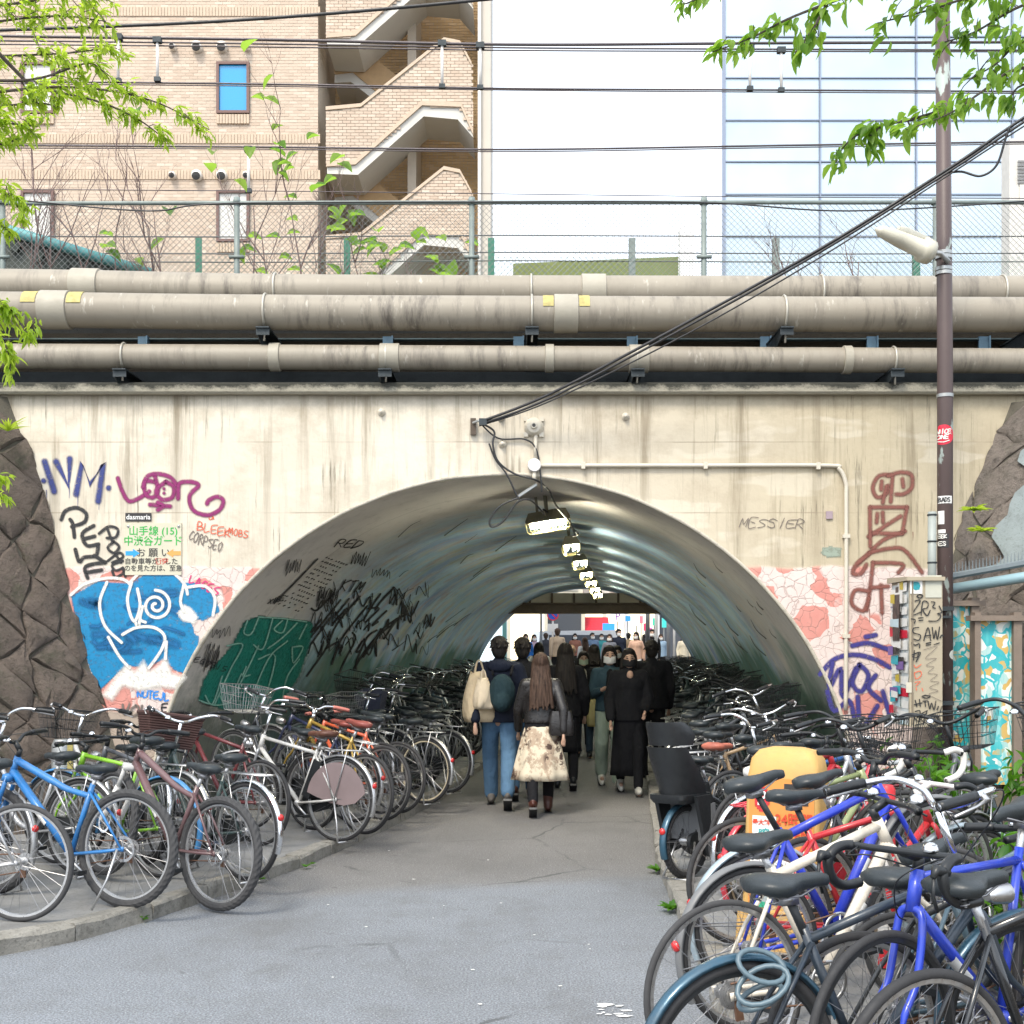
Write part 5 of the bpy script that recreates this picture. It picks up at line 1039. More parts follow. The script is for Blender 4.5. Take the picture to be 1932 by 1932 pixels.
pdisc(1776, 822, 19, 'red_round_sticker', m_red); pt = Paint(lambda x, y, l=0: pmap(x, y, .004 + l)); tagtext(pt, 'NICE', 1766, 812, 4.5, 8, 1.8, .1); tagtext(pt, 'ONE', 1767, 823, 4.5, 7, 1.8, .1); pt.stroke([(1768, 834), (1776, 836), (1785, 833)], 1.5); pt.build('sticker_lettering', g_wht, pole)
def pquad(x0_, x1_, y0_, y1_, nm, m_):
    mb = MB(); mb.grid(lambda u, v: tuple(pmap(x0_ + (x1_ - x0_) * u, y0_ + (y1_ - y0_) * v)), 8, 1); return put(nm, mb, m_, pole)
pquad(1768, 1791, 937, 951, 'white_sticker', m_wh); pquad(1768, 1779, 1000, 1007, 'white_sticker', m_wh); pquad(1768, 1785, 1008, 1018, 'black_sticker', m_bk); pquad(1768, 1785, 1020, 1034, 'black_sticker', m_bk); pquad(1768, 1777, 965, 990, 'white_sticker', m_wh); pdisc(1795, 1235, 9, 'round_grey_sticker', pm('sticker_grey', (.55, .57, .52), .5))
pt = Paint(lambda x, y, l=0: pmap(x, y, .004 + l)); tagtext(pt, 'EEK', 1769, 1010, 3.2, 6, 1.3); tagtext(pt, 'ES', 1770, 1023, 4, 7, 1.4); pt.build('sticker_lettering', g_wht, pole)
pt = Paint(lambda x, y, l=0: pmap(x, y, .004 + l)); tagtext(pt, 'BADS', 1769, 940, 3.6, 8, 1.5); pt.build('sticker_lettering', g_blk, pole)
cdp = empty('pole_conduit', 'short grey pipe tied beside the brown pole above the cabinet', 'pipe', (P(1757, 0, YP).x, YP - .02, 0)); put('tube', MB().tube([(0, 0, 1.9), (0, 0, pz(966, YP))], .036, 12).mesh('tube', True), pm('grey_pipe', (.30, .33, .31), .5), cdp)
for y in (972, 1022, 1062): put('tie', MB().lathe([(.037, -.008), (.044, 0), (.037, .008)], 12, 'Z', (0, 0, pz(y, YP))), M_DKST, cdp)
fl = empty('flood_lamp', 'cream bullet shaped flood lamp clamped high on the brown pole', 'lamp', (XP, YP, 0))
h0, h1 = P(1758, 478, YP - .12) - Vector((XP, YP, 0)), P(1652, 432, YP - .3) - Vector((XP, YP, 0)); d_ = (h1 - h0)
M_LAMP = pm('lamp_cream', (.55, .52, .42), .4, .1, .15)
put('head', MB().tube([h0 + d_ * t for t in (0, .03, .18, .2, .6, .92, 1.0)], [.05, .10, .105, .075, .065, .045, .012], 14).mesh('head', True), M_LAMP, fl)
put('upper_head', MB().tube([h0 + d_ * t + Vector((.02, .05, .085)) for t in (.02, .1, .5, .62)], [.03, .05, .05, .035], 12).mesh('upper_head', True), M_LAMP, fl)
put('arm', MB().tube([(0, -.08, h0.z - .06), (h0.x * .5, -.12, h0.z), h0 + d_ * .05], .022, 8).mesh('arm', True), M_GALV, fl)
# cabinet
YC = 9.75; SC = FOC / YC
cb = empty('control_cabinet', 'beige metal control cabinet with black tags and stickers on the pole', 'cabinet')
x0_, x1_, z0_, z1_ = (1716 - CX) / SC, (1778 - CX) / SC, pz(1371, YC), pz(1092, YC); M_CAB = pm('cabinet_beige', (.40, .345, .25), .5, 0, .1, 4, .05)
put('body', MB().box(((x0_ + x1_) / 2, YC + .23, (z0_ + z1_) / 2), (x1_ - x0_, .46, z1_ - z0_)), M_CAB, cb)
put('door_edge', MB().box((x0_ + .022, YC - .004, (z0_ + z1_) / 2), (.012, .01, z1_ - z0_ - .04)), pm('cabinet_seam', (.22, .18, .13), .6), cb)
put('lid', MB().prism([(YC - .03, z1_ - .015), (YC - .03, z1_ + .015), (YC + .49, z1_ + .03), (YC + .49, z1_ - .015)], x0_ - .03, x1_ + .012, 'X'), M_CAB, cb)
for z in (z1_ - .22, z0_ + .16): put('pole_clamp', MB().box((x1_ + .11, YC + .55, z), (.34, .05, .035)).box((x1_ + .11, YC + .55, z - .07), (.30, .05, .02)), M_DKST, cb)
cmap = lambda x, y, l=0: P(x, y, YC) + Vector((0, -.004 - l, 0)); zc = lambda L_: [(1664.6 + x * .1615, 1064.4 + y * .1615) for x, y in L_]
def cquad(pts, nm, m_, l=.002): put(nm, MB().add([cmap(x, y, l) for x, y in zc(pts)], [(0, 1, 2, 3)]), m_, cb)
cquad([(320, 145), (465, 145), (465, 345), (320, 345)], 'white_sticker', m_wh); cquad([(500, 130), (690, 130), (690, 390), (500, 390)], 'pale_sticker', pm('sticker_pale', (.50, .50, .42), .5)); cquad([(275, 1380), (365, 1380), (365, 1500), (275, 1500)], 'paper_sticker', pm('sticker_paper', (.60, .56, .46), .6))
pt = Paint(cmap).fill(zc([(335, 220), (390, 200), (430, 215), (445, 260), (430, 300), (380, 310), (345, 280)]), .6, 1.4, .003); pt.build('teal_blob', spray('sticker_teal', (.02, .32, .38)), cb)
pt = Paint(lambda x, y, l=0: cmap(x, y, l + .003)); pt2 = Paint(lambda x, y, l=0: cmap(x, y, l + .003))
for st_ in ([(435, 355), (400, 375), (440, 395), (470, 370), (435, 355)], [(380, 430), (440, 430), (345, 590), (445, 560)], [(450, 600), (470, 440), (530, 450), (520, 510), (470, 530), (520, 600), (555, 540)], [(570, 440), (610, 450), (585, 500), (615, 515)], [(660, 490), (690, 560), (640, 580), (680, 600), (640, 660), (540, 665)], [(420, 630), (470, 625)], [(425, 660), (470, 655)], [(335, 640), (380, 650), (370, 690)], [(420, 740), (360, 750), (360, 800), (440, 830), (420, 890), (365, 875)], [(480, 890), (530, 740), (560, 890)], [(490, 840), (560, 830)], [(580, 740), (600, 870), (620, 770), (640, 880), (665, 735)], [(510, 925), (560, 915)], [(510, 945), (560, 940)], [(340, 920), (380, 945), (430, 930), (430, 975)], [(670, 860), (690, 830), (710, 840)], [(600, 940), (660, 920)], [(345, 1060), (440, 1030), (390, 1140)], [(370, 1010), (360, 1120)], [(420, 1030), (400, 1090), (350, 1080)], [(500, 1530), (460, 1545), (510, 1565), (555, 1545), (500, 1530)], [(380, 1590), (400, 1660)], [(430, 1580), (440, 1660)], [(370, 1640), (460, 1620)], [(470, 1600), (520, 1595)], [(495, 1600), (500, 1660)], [(530, 1600), (550, 1690), (570, 1620), (600, 1700), (620, 1600)], [(650, 1660), (635, 1700)], [(690, 1665), (670, 1720)], [(380, 1720), (430, 1710), (430, 1760), (370, 1790), (430, 1840), (440, 1760), (520, 1710)], [(515, 1715), (480, 1850)], [(600, 1800), (620, 1780), (650, 1830), (600, 1880), (540, 1840), (560, 1770), (640, 1770), (665, 1840), (610, 1890), (530, 1880)], [(380, 1880), (480, 1860)]): (pt if st_[0][1] < 1300 else pt2).stroke(zc(st_), 2.3, .2)
pt.build('black_marker_tag', g_blk, cb); pt2.build('black_marker_tag', g_blk, cb)
pt = Paint(lambda x, y, l=0: cmap(x, y, l + .003))
for st_ in ([(370, 1180), (390, 1210), (450, 1170)], [(370, 1270), (440, 1250), (450, 1300), (390, 1340), (370, 1270)], [(380, 1380), (440, 1370), (390, 1420)], [(460, 1450), (470, 1480)], [(390, 1440), (395, 1470)]): pt.stroke(zc(st_), 1.7, .2)
pt.build('red_marker_tag', g_or, cb)
pt = Paint(lambda x, y, l=0: cmap(x, y, l + .003)); pt.stroke(zc([(480, 1000), (640, 960), (500, 1100), (630, 1100), (510, 1180), (600, 1200), (530, 1270), (640, 1290), (560, 1360), (660, 1380), (550, 1440), (650, 1480), (540, 1520), (690, 1600)]), 1.0, .25); pt.build('grey_marker_scrawl', g_gry, cb)
# sticker patchwork on the flank
smap = lambda u, v, l: Vector((x0_ - .002 - l, YC + .02 + u * .42, z0_ + v * (z1_ - z0_)))
cols = [m_wh, m_wh, m_wh, pm('sticker_cyan', (.05, .42, .50), .45), pm('sticker_paleblue', (.50, .66, .72), .45), m_red, m_bk, pm('sticker_mustard', (.55, .42, .05), .5), m_wh, pm('sticker_violet', (.20, .12, .35), .5)]
put('pasted_sheet', MB().add([smap(.0, .01, -.0012), smap(1.02, .01, -.0012), smap(1.02, .97, -.0012), smap(.0, .97, -.0012)], [(0, 1, 2, 3)]), pm('paste_residue', (.62, .66, .66), .6, var=.3, vs_=12), cb)
rs = random.Random(11)
for i in range(60):
    u, v = rs.uniform(-.02, .7), rs.uniform(0.0, .93); du, dv = rs.uniform(.18, .6), rs.uniform(.025, .075); du = min(du, 1 - u)
    if i < 24: u, v, du, dv = (.0 if i % 2 else .45), .04 * i, .55, .06
    put('sticker', MB().add([smap(u, v, .0006 * i), smap(u + du, v + rs.uniform(-.01, .01), .0006 * i), smap(u + du, v + dv, .0006 * i), smap(u, v + dv + rs.uniform(-.01, .01), .0006 * i)], [(0, 1, 2, 3)]), (m_wh if i < 24 and i % 5 else cols[i % len(cols)]), cb)
put('dark_vent_panel', MB().add([smap(.30, .58, .032), smap(.72, .58, .032), smap(.72, .90, .032), smap(.30, .90, .032)], [(0, 1, 2, 3)]), m_bk, cb)
# ---------------------------------------------------------------- painted boards and spiked rail at the right
def mural_mat(name, seed):
    m, t, b = nodes(name); v = coords(t, loc=(seed, 0, seed)); wv = mix(t, .25, v, noise(t, v, 3, 3, .6, 1), 'ADD')
    vo = N(t, 'ShaderNodeTexVoronoi', Scale=6.0, feature='DISTANCE_TO_EDGE'); L(t, wv, vo.inputs['Vector']); ce = N(t, 'ShaderNodeTexVoronoi', Scale=15.0); L(t, wv, ce.inputs['Vector'])
    c = ramp(t, ce.outputs['Color'], [(0.0, (.70, .78, .72)), (.3, (.60, .40, .12)), (.45, (.05, .42, .46)), (.6, (.80, .80, .74)), (.8, (.42, .62, .60))], 'CONSTANT')
    c = mix(t, ramp(t, vo.outputs['Distance'], [(.03, 1.0), (.05, 0.0)]), c, (.02, .42, .48))
    br_ = N(t, 'ShaderNodeTexBrick', Scale=9.0); L(t, coords(t, 'Object', (1, 1, 1)), br_.inputs['Vector'])
    c = mix(t, ramp(t, noise(t, coords(t, scale=(6, 6, .8)), 2, 5), [(.5, 0), (.62, .8)]), c, (.10, .52, .55)); L(t, c, b.inputs['Base Color']); b.inputs['Roughness'].default_value = .5; return m
M_FRAME = pm('weathered_timber', (.22, .175, .14), .75, 0, .3, 6, .3)
for i, (lb, Y, xa, xb, ya, yb, s_) in enumerate((('tall cyan and orange painted board in a timber frame right of the pole', 10.5, 1844, 1908, 1171, 1480, 1.3), ('narrow cyan painted board partly hidden behind the pole', 10.75, 1790, 1829, 1143, 1460, 4.1))):
    bd = empty('painted_board', lb, 'board'); a, b = P(xa, ya, Y), P(xb, yb, Y)
    put('panel', MB().box(((a.x + b.x) / 2, Y, (a.z + b.z) / 2), (b.x - a.x, .03, a.z - b.z)), mural_mat('mural%d' % i, s_), bd)
    put('stile', MB().box((b.x + .03, Y - .02, (a.z + b.z) / 2 + .02), (.07, .09, a.z - b.z + .1)), M_FRAME, bd); put('stile', MB().box((a.x - .02, Y - .02, (a.z + b.z) / 2 + .02), (.05, .09, a.z - b.z + .1)), M_FRAME, bd)
    put('top_rail', MB().box(((a.x + b.x) / 2 + .01, Y - .03, a.z + .02), (b.x - a.x + .20, .12, .045)), M_FRAME, bd)
sr = empty('spiked_rail', 'pale blue pipe rail topped with small spikes on the right wing wall', 'rail')
a, b = P(1790, 1112, 10.75), P(2100, 1062, 9.9); put('pipe', MB().tube([a, b], .046, 12).mesh('pipe', True), pm('pale_blue_pipe', (.30, .45, .50), .4, .1, .15), sr)
u = (b - a); sk = MB(); sk.tube([a + Vector((0, 0, .11)), b + Vector((0, 0, .13))], .03, 6)
for i in range(46): q = a + u * (i / 45) + Vector((0, 0, .12)); sk.tube([q, q + Vector((0, 0, .10))], [.007, .002], 5)
put('spike_strip', sk, pm('strip_grey', (.20, .24, .26), .5, .2), sr)
# ---------------------------------------------------------------- parking sign, bollards
YK = 6.6
ks = empty('parking_sign_stand', 'yellow plastic parking sign stand reading 24 hours open among bicycles', 'sign', (P(1487, 0, YK).x, YK, SWZ), (0, 0, rad(-30)))
M_YEL = pm('yellow_plastic', (.58, .35, .11), .6, 0, .3, 5, .1, dirt=.35, dirtcol=(.30, .22, .12)); hw, hd, hh = .215, .11, 1.06
def rrect(w_, d_, r_, z, n=4):
    out = []
    for cx_, cy_, a0 in ((w_ - r_, d_ - r_, 0), (-w_ + r_, d_ - r_, 90), (-w_ + r_, -d_ + r_, 180), (w_ - r_, -d_ + r_, 270)):
        for i in range(n + 1): t = rad(a0 + 90 * i / n); out.append((cx_ + math.cos(t) * r_, cy_ + math.sin(t) * r_, z))
    return out
put('shell', MB().loft([rrect(hw + .03, hd + .06, .03, 0), rrect(hw + .02, hd + .05, .03, .20), rrect(hw, hd + .03, .03, .21), rrect(hw - .02, hd, .03, .90), rrect(hw - .035, hd - .01, .04, 1.0), rrect(hw - .07, hd - .035, .04, 1.045), rrect(hw - .13, hd - .07, .03, 1.06)]).mesh('shell', 'angle'), M_YEL, ks)
def kq(nm, x_, z_, w_, h_, m_, l=.0): 
    # lies on the slanting front face (y = -hd at the top, a little more below)
    f = lambda z: -(hd + .03 - (z - .21) / .69 * .03) - .003 - l
    return put(nm, MB().add([(x_ - w_ / 2, f(z_ - h_ / 2), z_ - h_ / 2), (x_ + w_ / 2, f(z_ - h_ / 2), z_ - h_ / 2), (x_ + w_ / 2, f(z_ + h_ / 2), z_ + h_ / 2), (x_ - w_ / 2, f(z_ + h_ / 2), z_ + h_ / 2)], [(0, 1, 2, 3)]), m_, ks)
m_org = pm('sign_orange', (.66, .27, .06), .45); kq('face_sheet', 0, .57, .35, .66, m_org); kq('white_panel', 0, .42, .33, .22, m_wh, .002); kq('red_band', 0, .30, .33, .02, m_red, .003); kq('grey_band', 0, .265, .30, .04, pm('band_grey', (.35, .40, .40), .5), .003); kq('white_label', -.09, .64, .13, .12, m_wh, .003); kq('black_label', .08, .82, .13, .11, m_bk, .003); kq('green_label', -.11, .235, .06, .03, pm('label_green', (.03, .35, .2), .5), .004)
pt = Paint(lambda x, y, l=0: Vector((x, -(hd + .03 - (y - .21) / .69 * .03) - .006 - l, y))); pt.fill([(-.105 + math.cos(t * .4) * .045, .79 + math.sin(t * .4) * .075) for t in range(16)], .004, .012); pt.build('red_oval', spray('sign_oval_red', (.60, .03, .04)), ks)
def kt(s_, x_, z_, sz, m_, sx=1.0): lettering('lettering', s_, sz, m_, ks, (x_, -(hd + .03 - (z_ - .21) / .69 * .03) - .0105, z_), (rad(90 - 2.5), 0, 0), bold=.001, sx=sx)
m_lw = pm('letter_white', (.8, .8, .78), .5); kt('P', -.105, .79, .11, m_lw); kt('Easy21', .08, .82, .05, m_lw, .8); m_lr = pm('letter_deep_red', (.62, .06, .02), .5); kt('24時間', .07, .685, .075, m_lr, .9); kt('OPEN', .07, .61, .075, m_lr, .9); kt('最大料金', -.09, .665, .032, m_lr); kt('P空', -.09, .615, .04, pm('letter_teal', (.03, .35, .35), .5)); kt('駐車料金のご案内', 0, .495, .034, pm('letter_navy', (.05, .08, .3), .5)); kt('60分', -.09, .44, .034, m_lr); kt('全日 昼夜', .06, .44, .032, m_dk); kt('最大 二千円', 0, .38, .034, m_dk)
bo = empty('striped_bollard', 'red and white striped bollard among the right hand bicycles', 'bollard', (1.86, 6.13, .2))
put('post', MB().tube([(0, 0, -.1), (0, 0, .78), (0, 0, .8)], [.042, .042, .03], 14).mesh('post', 'angle'), pm('bollard_red', (.62, .03, .04), .45), bo)
for z in (.10, .38, .64): put('white_band', MB().lathe([(.0425, -.07), (.044, -.07), (.044, .07), (.0425, .07)], 14, 'Z', (0, 0, z)), m_wh, bo)
bo = empty('steel_bollard', 'grey steel bollard with a yellow tag behind the left bicycles', 'bollard', (P(118, 0, 9.2).x, 9.2, SWZ))
put('post', MB().tube([(0, 0, 0), (0, 0, .86), (0, 0, .9)], [.078, .078, .06], 16).mesh('post', 'angle'), M_GALV, bo); put('yellow_tag', MB().box((.07, -.05, .78), (.05, .01, .2)), M_YTAPE, bo)
# ---------------------------------------------------------------- bicycles
M_RUB = pm('tyre_rubber', (.028, .028, .030), .75, 0, .3, 8, .1); M_RUBG = pm('tyre_rubber_worn', (.048, .048, .050), .8, 0, .3, 8, .1); M_RUBT = pm('tyre_tan', (.38, .30, .20), .75)
M_ALU = pm('alloy', (.50, .50, .50), .34, .85, .15, 20); M_CHR = pm('chrome', (.75, .76, .78), .16, 1.0, .08, 20); M_BLK = pm('black_plastic', (.014, .016, .018), .42, 0, .3, 12, .05); M_SPOKE = pm('spoke_steel', (.30, .30, .31), .35, .8)
M_BLKP = pm('black_gloss_paint', (.015, .017, .02), .25, 0, .2, 6, 0, 60, .6); M_SEAT = pm('saddle_black', (.025, .032, .036), .42, 0, .35, 9, .12, 160); M_BRSEAT = pm('saddle_brown', (.13, .055, .035), .4, 0, .3, 9, .1, 120); M_REDL = pm('saddle_red_brown', (.28, .075, .06), .42, 0, .3); M_WHSEAT = pm('saddle_white', (.68, .66, .62), .45)
M_RUST = pm('rusty_steel', (.20, .11, .07), .6, .5, .4, 12, .1); M_REFL = pm('red_reflector', (.60, .02, .02), .2, 0, .1, 20, 0, 60, .6); M_GREYP = pm('grey_plastic', (.16, .165, .17), .5)
_pc = {}
def paint(name, col, metallic=0.0, rough=.28): return pm('frame_' + name, tuple(c * .9 + .01 for c in col), rough + .08, metallic, .18, 7, .04, 90, .3, .35, (.10, .09, .08))
def cached(key, fn):
    if key not in _pc: _pc[key] = fn()
    return _pc[key]
def V3(*a): return Vector(a)
def tyre_mesh(Rw, tr, knob):
    def f():
        m = MB(); maj = Rw - tr; n = 96 if knob else 52; vs_, fs = [], []; k = 9
        for i in range(n):
            t = 2 * math.pi * i / n
            for j in range(k):
                a = 2 * math.pi * j / k; e = .0045 if (knob and (i + (j % 2)) % 2 == 0 and math.cos(a) > .1) else 0
                rr_ = maj + (tr + e) * math.cos(a); vs_.append((rr_ * math.cos(t), (tr + e * .5) * math.sin(a), rr_ * math.sin(t)))
        for i in range(n):
            for j in range(k): fs.append((i * k + j, ((i + 1) % n) * k + j, ((i + 1) % n) * k + (j + 1) % k, i * k + (j + 1) % k))
        m.add(vs_, fs); return m.mesh('tyre', not knob)
    return cached(('tyre', Rw, tr, knob), f)
def rim_mesh(Rw, tr, deep=.014):
    def f():
        r1 = Rw - 2 * tr + .006; m = MB(); m.lathe([(r1, -.011), (r1, .011), (r1 - deep, .010), (r1 - deep - .004, 0), (r1 - deep, -.010)], 52, 'Y', closed_prof=True); return m.mesh('rim', 'angle')
    return cached(('rim', Rw, tr, deep), f)
def spoke_mesh(Rw, tr):
    def f():
        m = MB(); r1 = Rw - 2 * tr - .006
        for i in range(28):
            t = 2 * math.pi * i / 28; sd = 1 if i % 2 else -1; t2 = t + (.45 if (i // 2) % 2 else -.45)
            m.tube([(.024 * math.cos(t2), .028 * sd, .024 * math.sin(t2)), (r1 * math.cos(t), 0, r1 * math.sin(t))], 0.0011, 3, cap=False)
        return m.mesh('spokes')
    return cached(('sp', Rw, tr), f)
def hub_mesh(big):
    def f():
        m = MB(); r_ = .03 if big else .015
        m.lathe([(.001, -.06), (.008, -.06), (.008, -.034), (.027, -.034), (.027, -.028), (r_, -.024), (r_, .024), (.027, .028), (.027, .034), (.008, .034), (.008, .06), (.001, .06)], 14, 'Y'); return m.mesh('hub', 'angle')
    return cached(('hub', big), f)
def disc_mesh():
    def f():
        m = MB(); m.lathe([(.062, .040), (.08, .040), (.08, .042), (.062, .042)], 28, 'Y', closed_prof=True)
        for i in range(6): t = i * math.pi / 3; m.tube([(.02 * math.cos(t), .041, .02 * math.sin(t)), (.066 * math.cos(t + .4), .041, .066 * math.sin(t + .4))], .004, 4)
        return m.mesh('brake_disc', 'angle')
    return cached('disc', f)
def cog_mesh():
    def f():
        m = MB()
        for i, r_ in enumerate((.052, .045, .038, .031)): m.lathe([(.015, -.040 - i * .004), (r_, -.040 - i * .004), (r_, -.042 - i * .004), (.015, -.042 - i * .004)], 22, 'Y')
        return m.mesh('sprocket', 'angle')
    return cached('cog', f)
def fender_mesh(Rw, w_, a0, a1):
    def f():
        m = MB(); r_ = Rw + .016; pr = [(r_ - .014, -w_), (r_ - .003, -w_ * .8), (r_ + .005, -w_ * .35), (r_ + .006, 0), (r_ + .005, w_ * .35), (r_ - .003, w_ * .8), (r_ - .014, w_), (r_ - .005, w_ * .75), (r_ + .003, 0), (r_ - .005, -w_ * .75)]
        m.lathe(pr, 26, 'Y', a0=a0, a1=a1, closed_prof=True)
        return m.mesh('mudguard', True)
    return cached(('fen', Rw, w_, a0, a1), f)
def stay_mesh(Rw, w_, ang):
    def f():
        m = MB()
        for s_ in (-1, 1): m.tube([(0, .055 * s_, 0), ((Rw + .008) * math.cos(ang), w_ * .95 * s_, (Rw + .008) * math.sin(ang))], .003, 5)
        return m.mesh('mudguard_stay')
    return cached(('stay', Rw, w_, ang), f)
def saddle_mesh(wide):
    def f():
        hw_ = .098 if wide else .070; Ls = .26 if wide else .275
        st_ = [(-.02, .30, .004, .02), (0, .80, .018, .035), (.03, 1.0, .022, .05), (.08, .96, .018, .055), (.12, .68, .010, .05), (.16, .36, .006, .04), (.20, .28, .006, .034), (.24, .26, .004, .030), (.268, .20, -.004, .022), (.278, .08, -.010, .012)]
        rings = []
        for (x, w_, zt_, dp) in st_:
            x = x * Ls / .275; w_ *= hw_; ring = []
            for j in range(14):
                t = 2 * math.pi * j / 14; cy = math.cos(t); sz = math.sin(t)
                y = w_ * (abs(cy) ** .75) * (1 if cy > 0 else -1); z = zt_ + (sz * .016 if sz > 0 else sz * dp) - .010 * (y / hw_) ** 2 * (1.6 if wide else 1)
                ring.append((x - .11, y, z))
            rings.append(ring)
        m = MB(); m.loft(rings); me = m.mesh('saddle', True); return me
    return cached(('saddle', wide), f)
def saddle_rail_mesh(wide):
    def f():
        m = MB()
        for s_ in (-1, 1): m.tube([(-.09, .035 * s_, -.012), (-.04, .022 * s_, -.042), (.04, .022 * s_, -.042), (.13, .01 * s_, -.012)], .0042, 5)
        if wide:
            for s_ in (-1, 1): m.tube([(-.07 + .010 * math.cos(t * .7) , .045 * s_ + .018 * math.sin(t * .7), -.055 + t * .0019) for t in range(22)], .0032, 4)
        m.box((0, 0, -.05), (.06, .05, .03)); return m.mesh('saddle_rail', True)
    return cached(('srail', wide), f)
def geom(o):
    """joint positions of a frame"""
    Rw = o['R']; wb = o['wb']; bb = V3(.42 if Rw > .3 else .40, 0, Rw - .055 if Rw > .3 else Rw + .02); sa = rad(72 if not o['city'] else 69); Ls = o.get('st', .46)
    cl = bb + V3(-math.cos(sa) * Ls, 0, math.sin(sa) * Ls); ha = rad(o.get('ha', 71)); ax = V3(math.cos(ha), 0, -math.sin(ha))
    fl = (.385 if Rw > .3 else .34) + (.05 if o.get('sus') else 0); crown = V3(wb - .045 / math.sin(ha), 0, Rw) - ax * fl; ht = crown - ax * o.get('hl', .13)
    return dict(R=Rw, wb=wb, bb=bb, sa=sa, cl=cl, ax=ax, crown=crown, ht=ht, sd=V3(-math.cos(sa), 0, math.sin(sa)), rear=V3(0, 0, Rw), front=V3(wb, 0, Rw))
def frame_mesh(key, o, g):
    def f():
        m = MB(); r_ = o.get('tr_', .0165); bb, cl, ht, cr, ax, rear = g['bb'], g['cl'], g['ht'], g['crown'], g['ax'], g['rear']
        m.tube([ht, cr], .0215, 12); m.tube([bb - V3(0, .036, 0), bb + V3(0, .036, 0)], .022, 12)
        m.tube([bb, cl + g['sd'] * .03], r_ * .95, 10)
        if o['style'] == 'diamond':
            top = ht + ax * .025; m.tube([cl - g['sd'] * .012, top], r_ * .95, 10); m.tube([bb, cr - ax * .025], r_ * 1.15, 10)
        elif o['style'] == 'curved':      # mountain frame with bowed top tube
            top = ht + ax * .025; mid = (cl + top) / 2 + V3(0, 0, -.045); m.tube(crom([cl - g['sd'] * .05, cl * .7 + top * .3 + V3(0, 0, -.06), mid, top], 6), [r_ * 1.0] * 6 + [r_ * 1.15] * 6 + [r_ * 1.3] * 7, 10); m.tube([bb, cr - ax * .03], r_ * 1.45, 10); m.tube([cl + g['sd'] * -.05, cl - g['sd'] * .01 + V3(.06, 0, -.02)], r_ * .7, 8)
        elif o['style'] == 'step':       # low double curved main tube
            lo = bb + V3(.02, 0, .03); m.tube(crom([ht + ax * .04, ht + ax * .10 + V3(-.12, 0, -.10), bb + V3(.16, 0, .20), bb + V3(-.03, 0, .20)], 6), r_ * 1.05, 10); m.tube(crom([cr - ax * .02, cr + V3(-.14, 0, -.16), bb + V3(.18, 0, .06), bb], 6), r_ * 1.2, 10)
        elif o['style'] == 'mini':
            m.tube(crom([ht + ax * .06, ht + V3(-.16, 0, -.24), bb + V3(.14, 0, .08), bb], 6), r_ * 1.7, 12); m.tube([cl - g['sd'] * .12, bb + V3(.18, 0, .13)], r_, 8)
        for s_ in (-1, 1):
            m.tube([bb + V3(-.02, .03 * s_, 0), bb * .35 + rear * .65 + V3(0, .052 * s_, -.005), rear + V3(0, .062 * s_, 0)], [.011, .0105, .008], 8)
            m.tube([cl - g['sd'] * .02 + V3(0, .014 * s_, 0), cl * .55 + rear * .45 + V3(0, .045 * s_, 0), rear + V3(0, .062 * s_, 0)], [.009, .0085, .007], 8)
            m.box(rear + V3(0, .062 * s_, 0), (.035, .006, .03))
        return m.mesh('frame', True)
    return cached(('frame',) + key, f)
def fork_mesh(key, o, g):
    def f():
        m = MB(); cr, ax, fr = g['crown'], g['ax'], g['front']; 
        if o.get('sus'):
            m.box(cr + ax * .01, (.05, .15, .04), Matrix.Rotation(math.atan2(ax.x, -ax.z) * -1, 3, 'Y'))
            for s_ in (-1, 1): m.tube([cr + V3(0, .062 * s_, 0), cr + ax * .18 + V3(0, .062 * s_, 0)], .014, 10); m.tube([cr + ax * .16 + V3(0, .062 * s_, 0), fr + V3(-.02, .062 * s_, .03), fr + V3(0, .062 * s_, 0)], [.021, .02, .014], 10)
        else:
            for s_ in (-1, 1): m.tube(crom([cr + V3(0, .004 * s_, .012), cr + V3(0, .042 * s_, 0.004) + ax * .02, cr + ax * .2 + V3(0, .05 * s_, 0), fr + V3(-.035, .054 * s_, .09), fr + V3(0, .056 * s_, 0)], 4), [.013] * 5 + [.0125] * 4 + [.0115] * 4 + [.008] * 4, 8)
        return m.mesh('fork', True)
    return cached(('fork',) + key, f)
def bar_geom(o, g):
    ht, ax = g['ht'], g['ax']; up = -ax
    if o['bar'] == 'swept':
        c = ht + up * .20; pts = [c, c + V3(.03, .06, .01), c + V3(.055, .14, .045), c + V3(.02, .235, .075), c + V3(-.10, .275, .065), c + V3(-.22, .285, .05)]
    elif o['bar'] == 'drop':
        c = ht + up * .07 + V3(.085, 0, .0); pts = [c, c + V3(0, .12, 0), c + V3(.0, .19, 0), c + V3(.055, .205, .002), c + V3(.10, .21, -.03), c + V3(.085, .212, -.09), c + V3(.03, .215, -.125), c + V3(-.05, .218, -.13)]
    elif o['bar'] == 'riser':
        c = ht + up * .09 + V3(.05, 0, 0.01); pts = [c, c + V3(0, .05, 0), c + V3(-.005, .11, .035), c + V3(-.02, .20, .045), c + V3(-.045, .33, .045)]
    else:
        c = ht + up * .06 + V3(.07, 0, .01); pts = [c, c + V3(0, .10, 0), c + V3(-.012, .20, .006), c + V3(-.035, .285, .008)]
    return c, pts
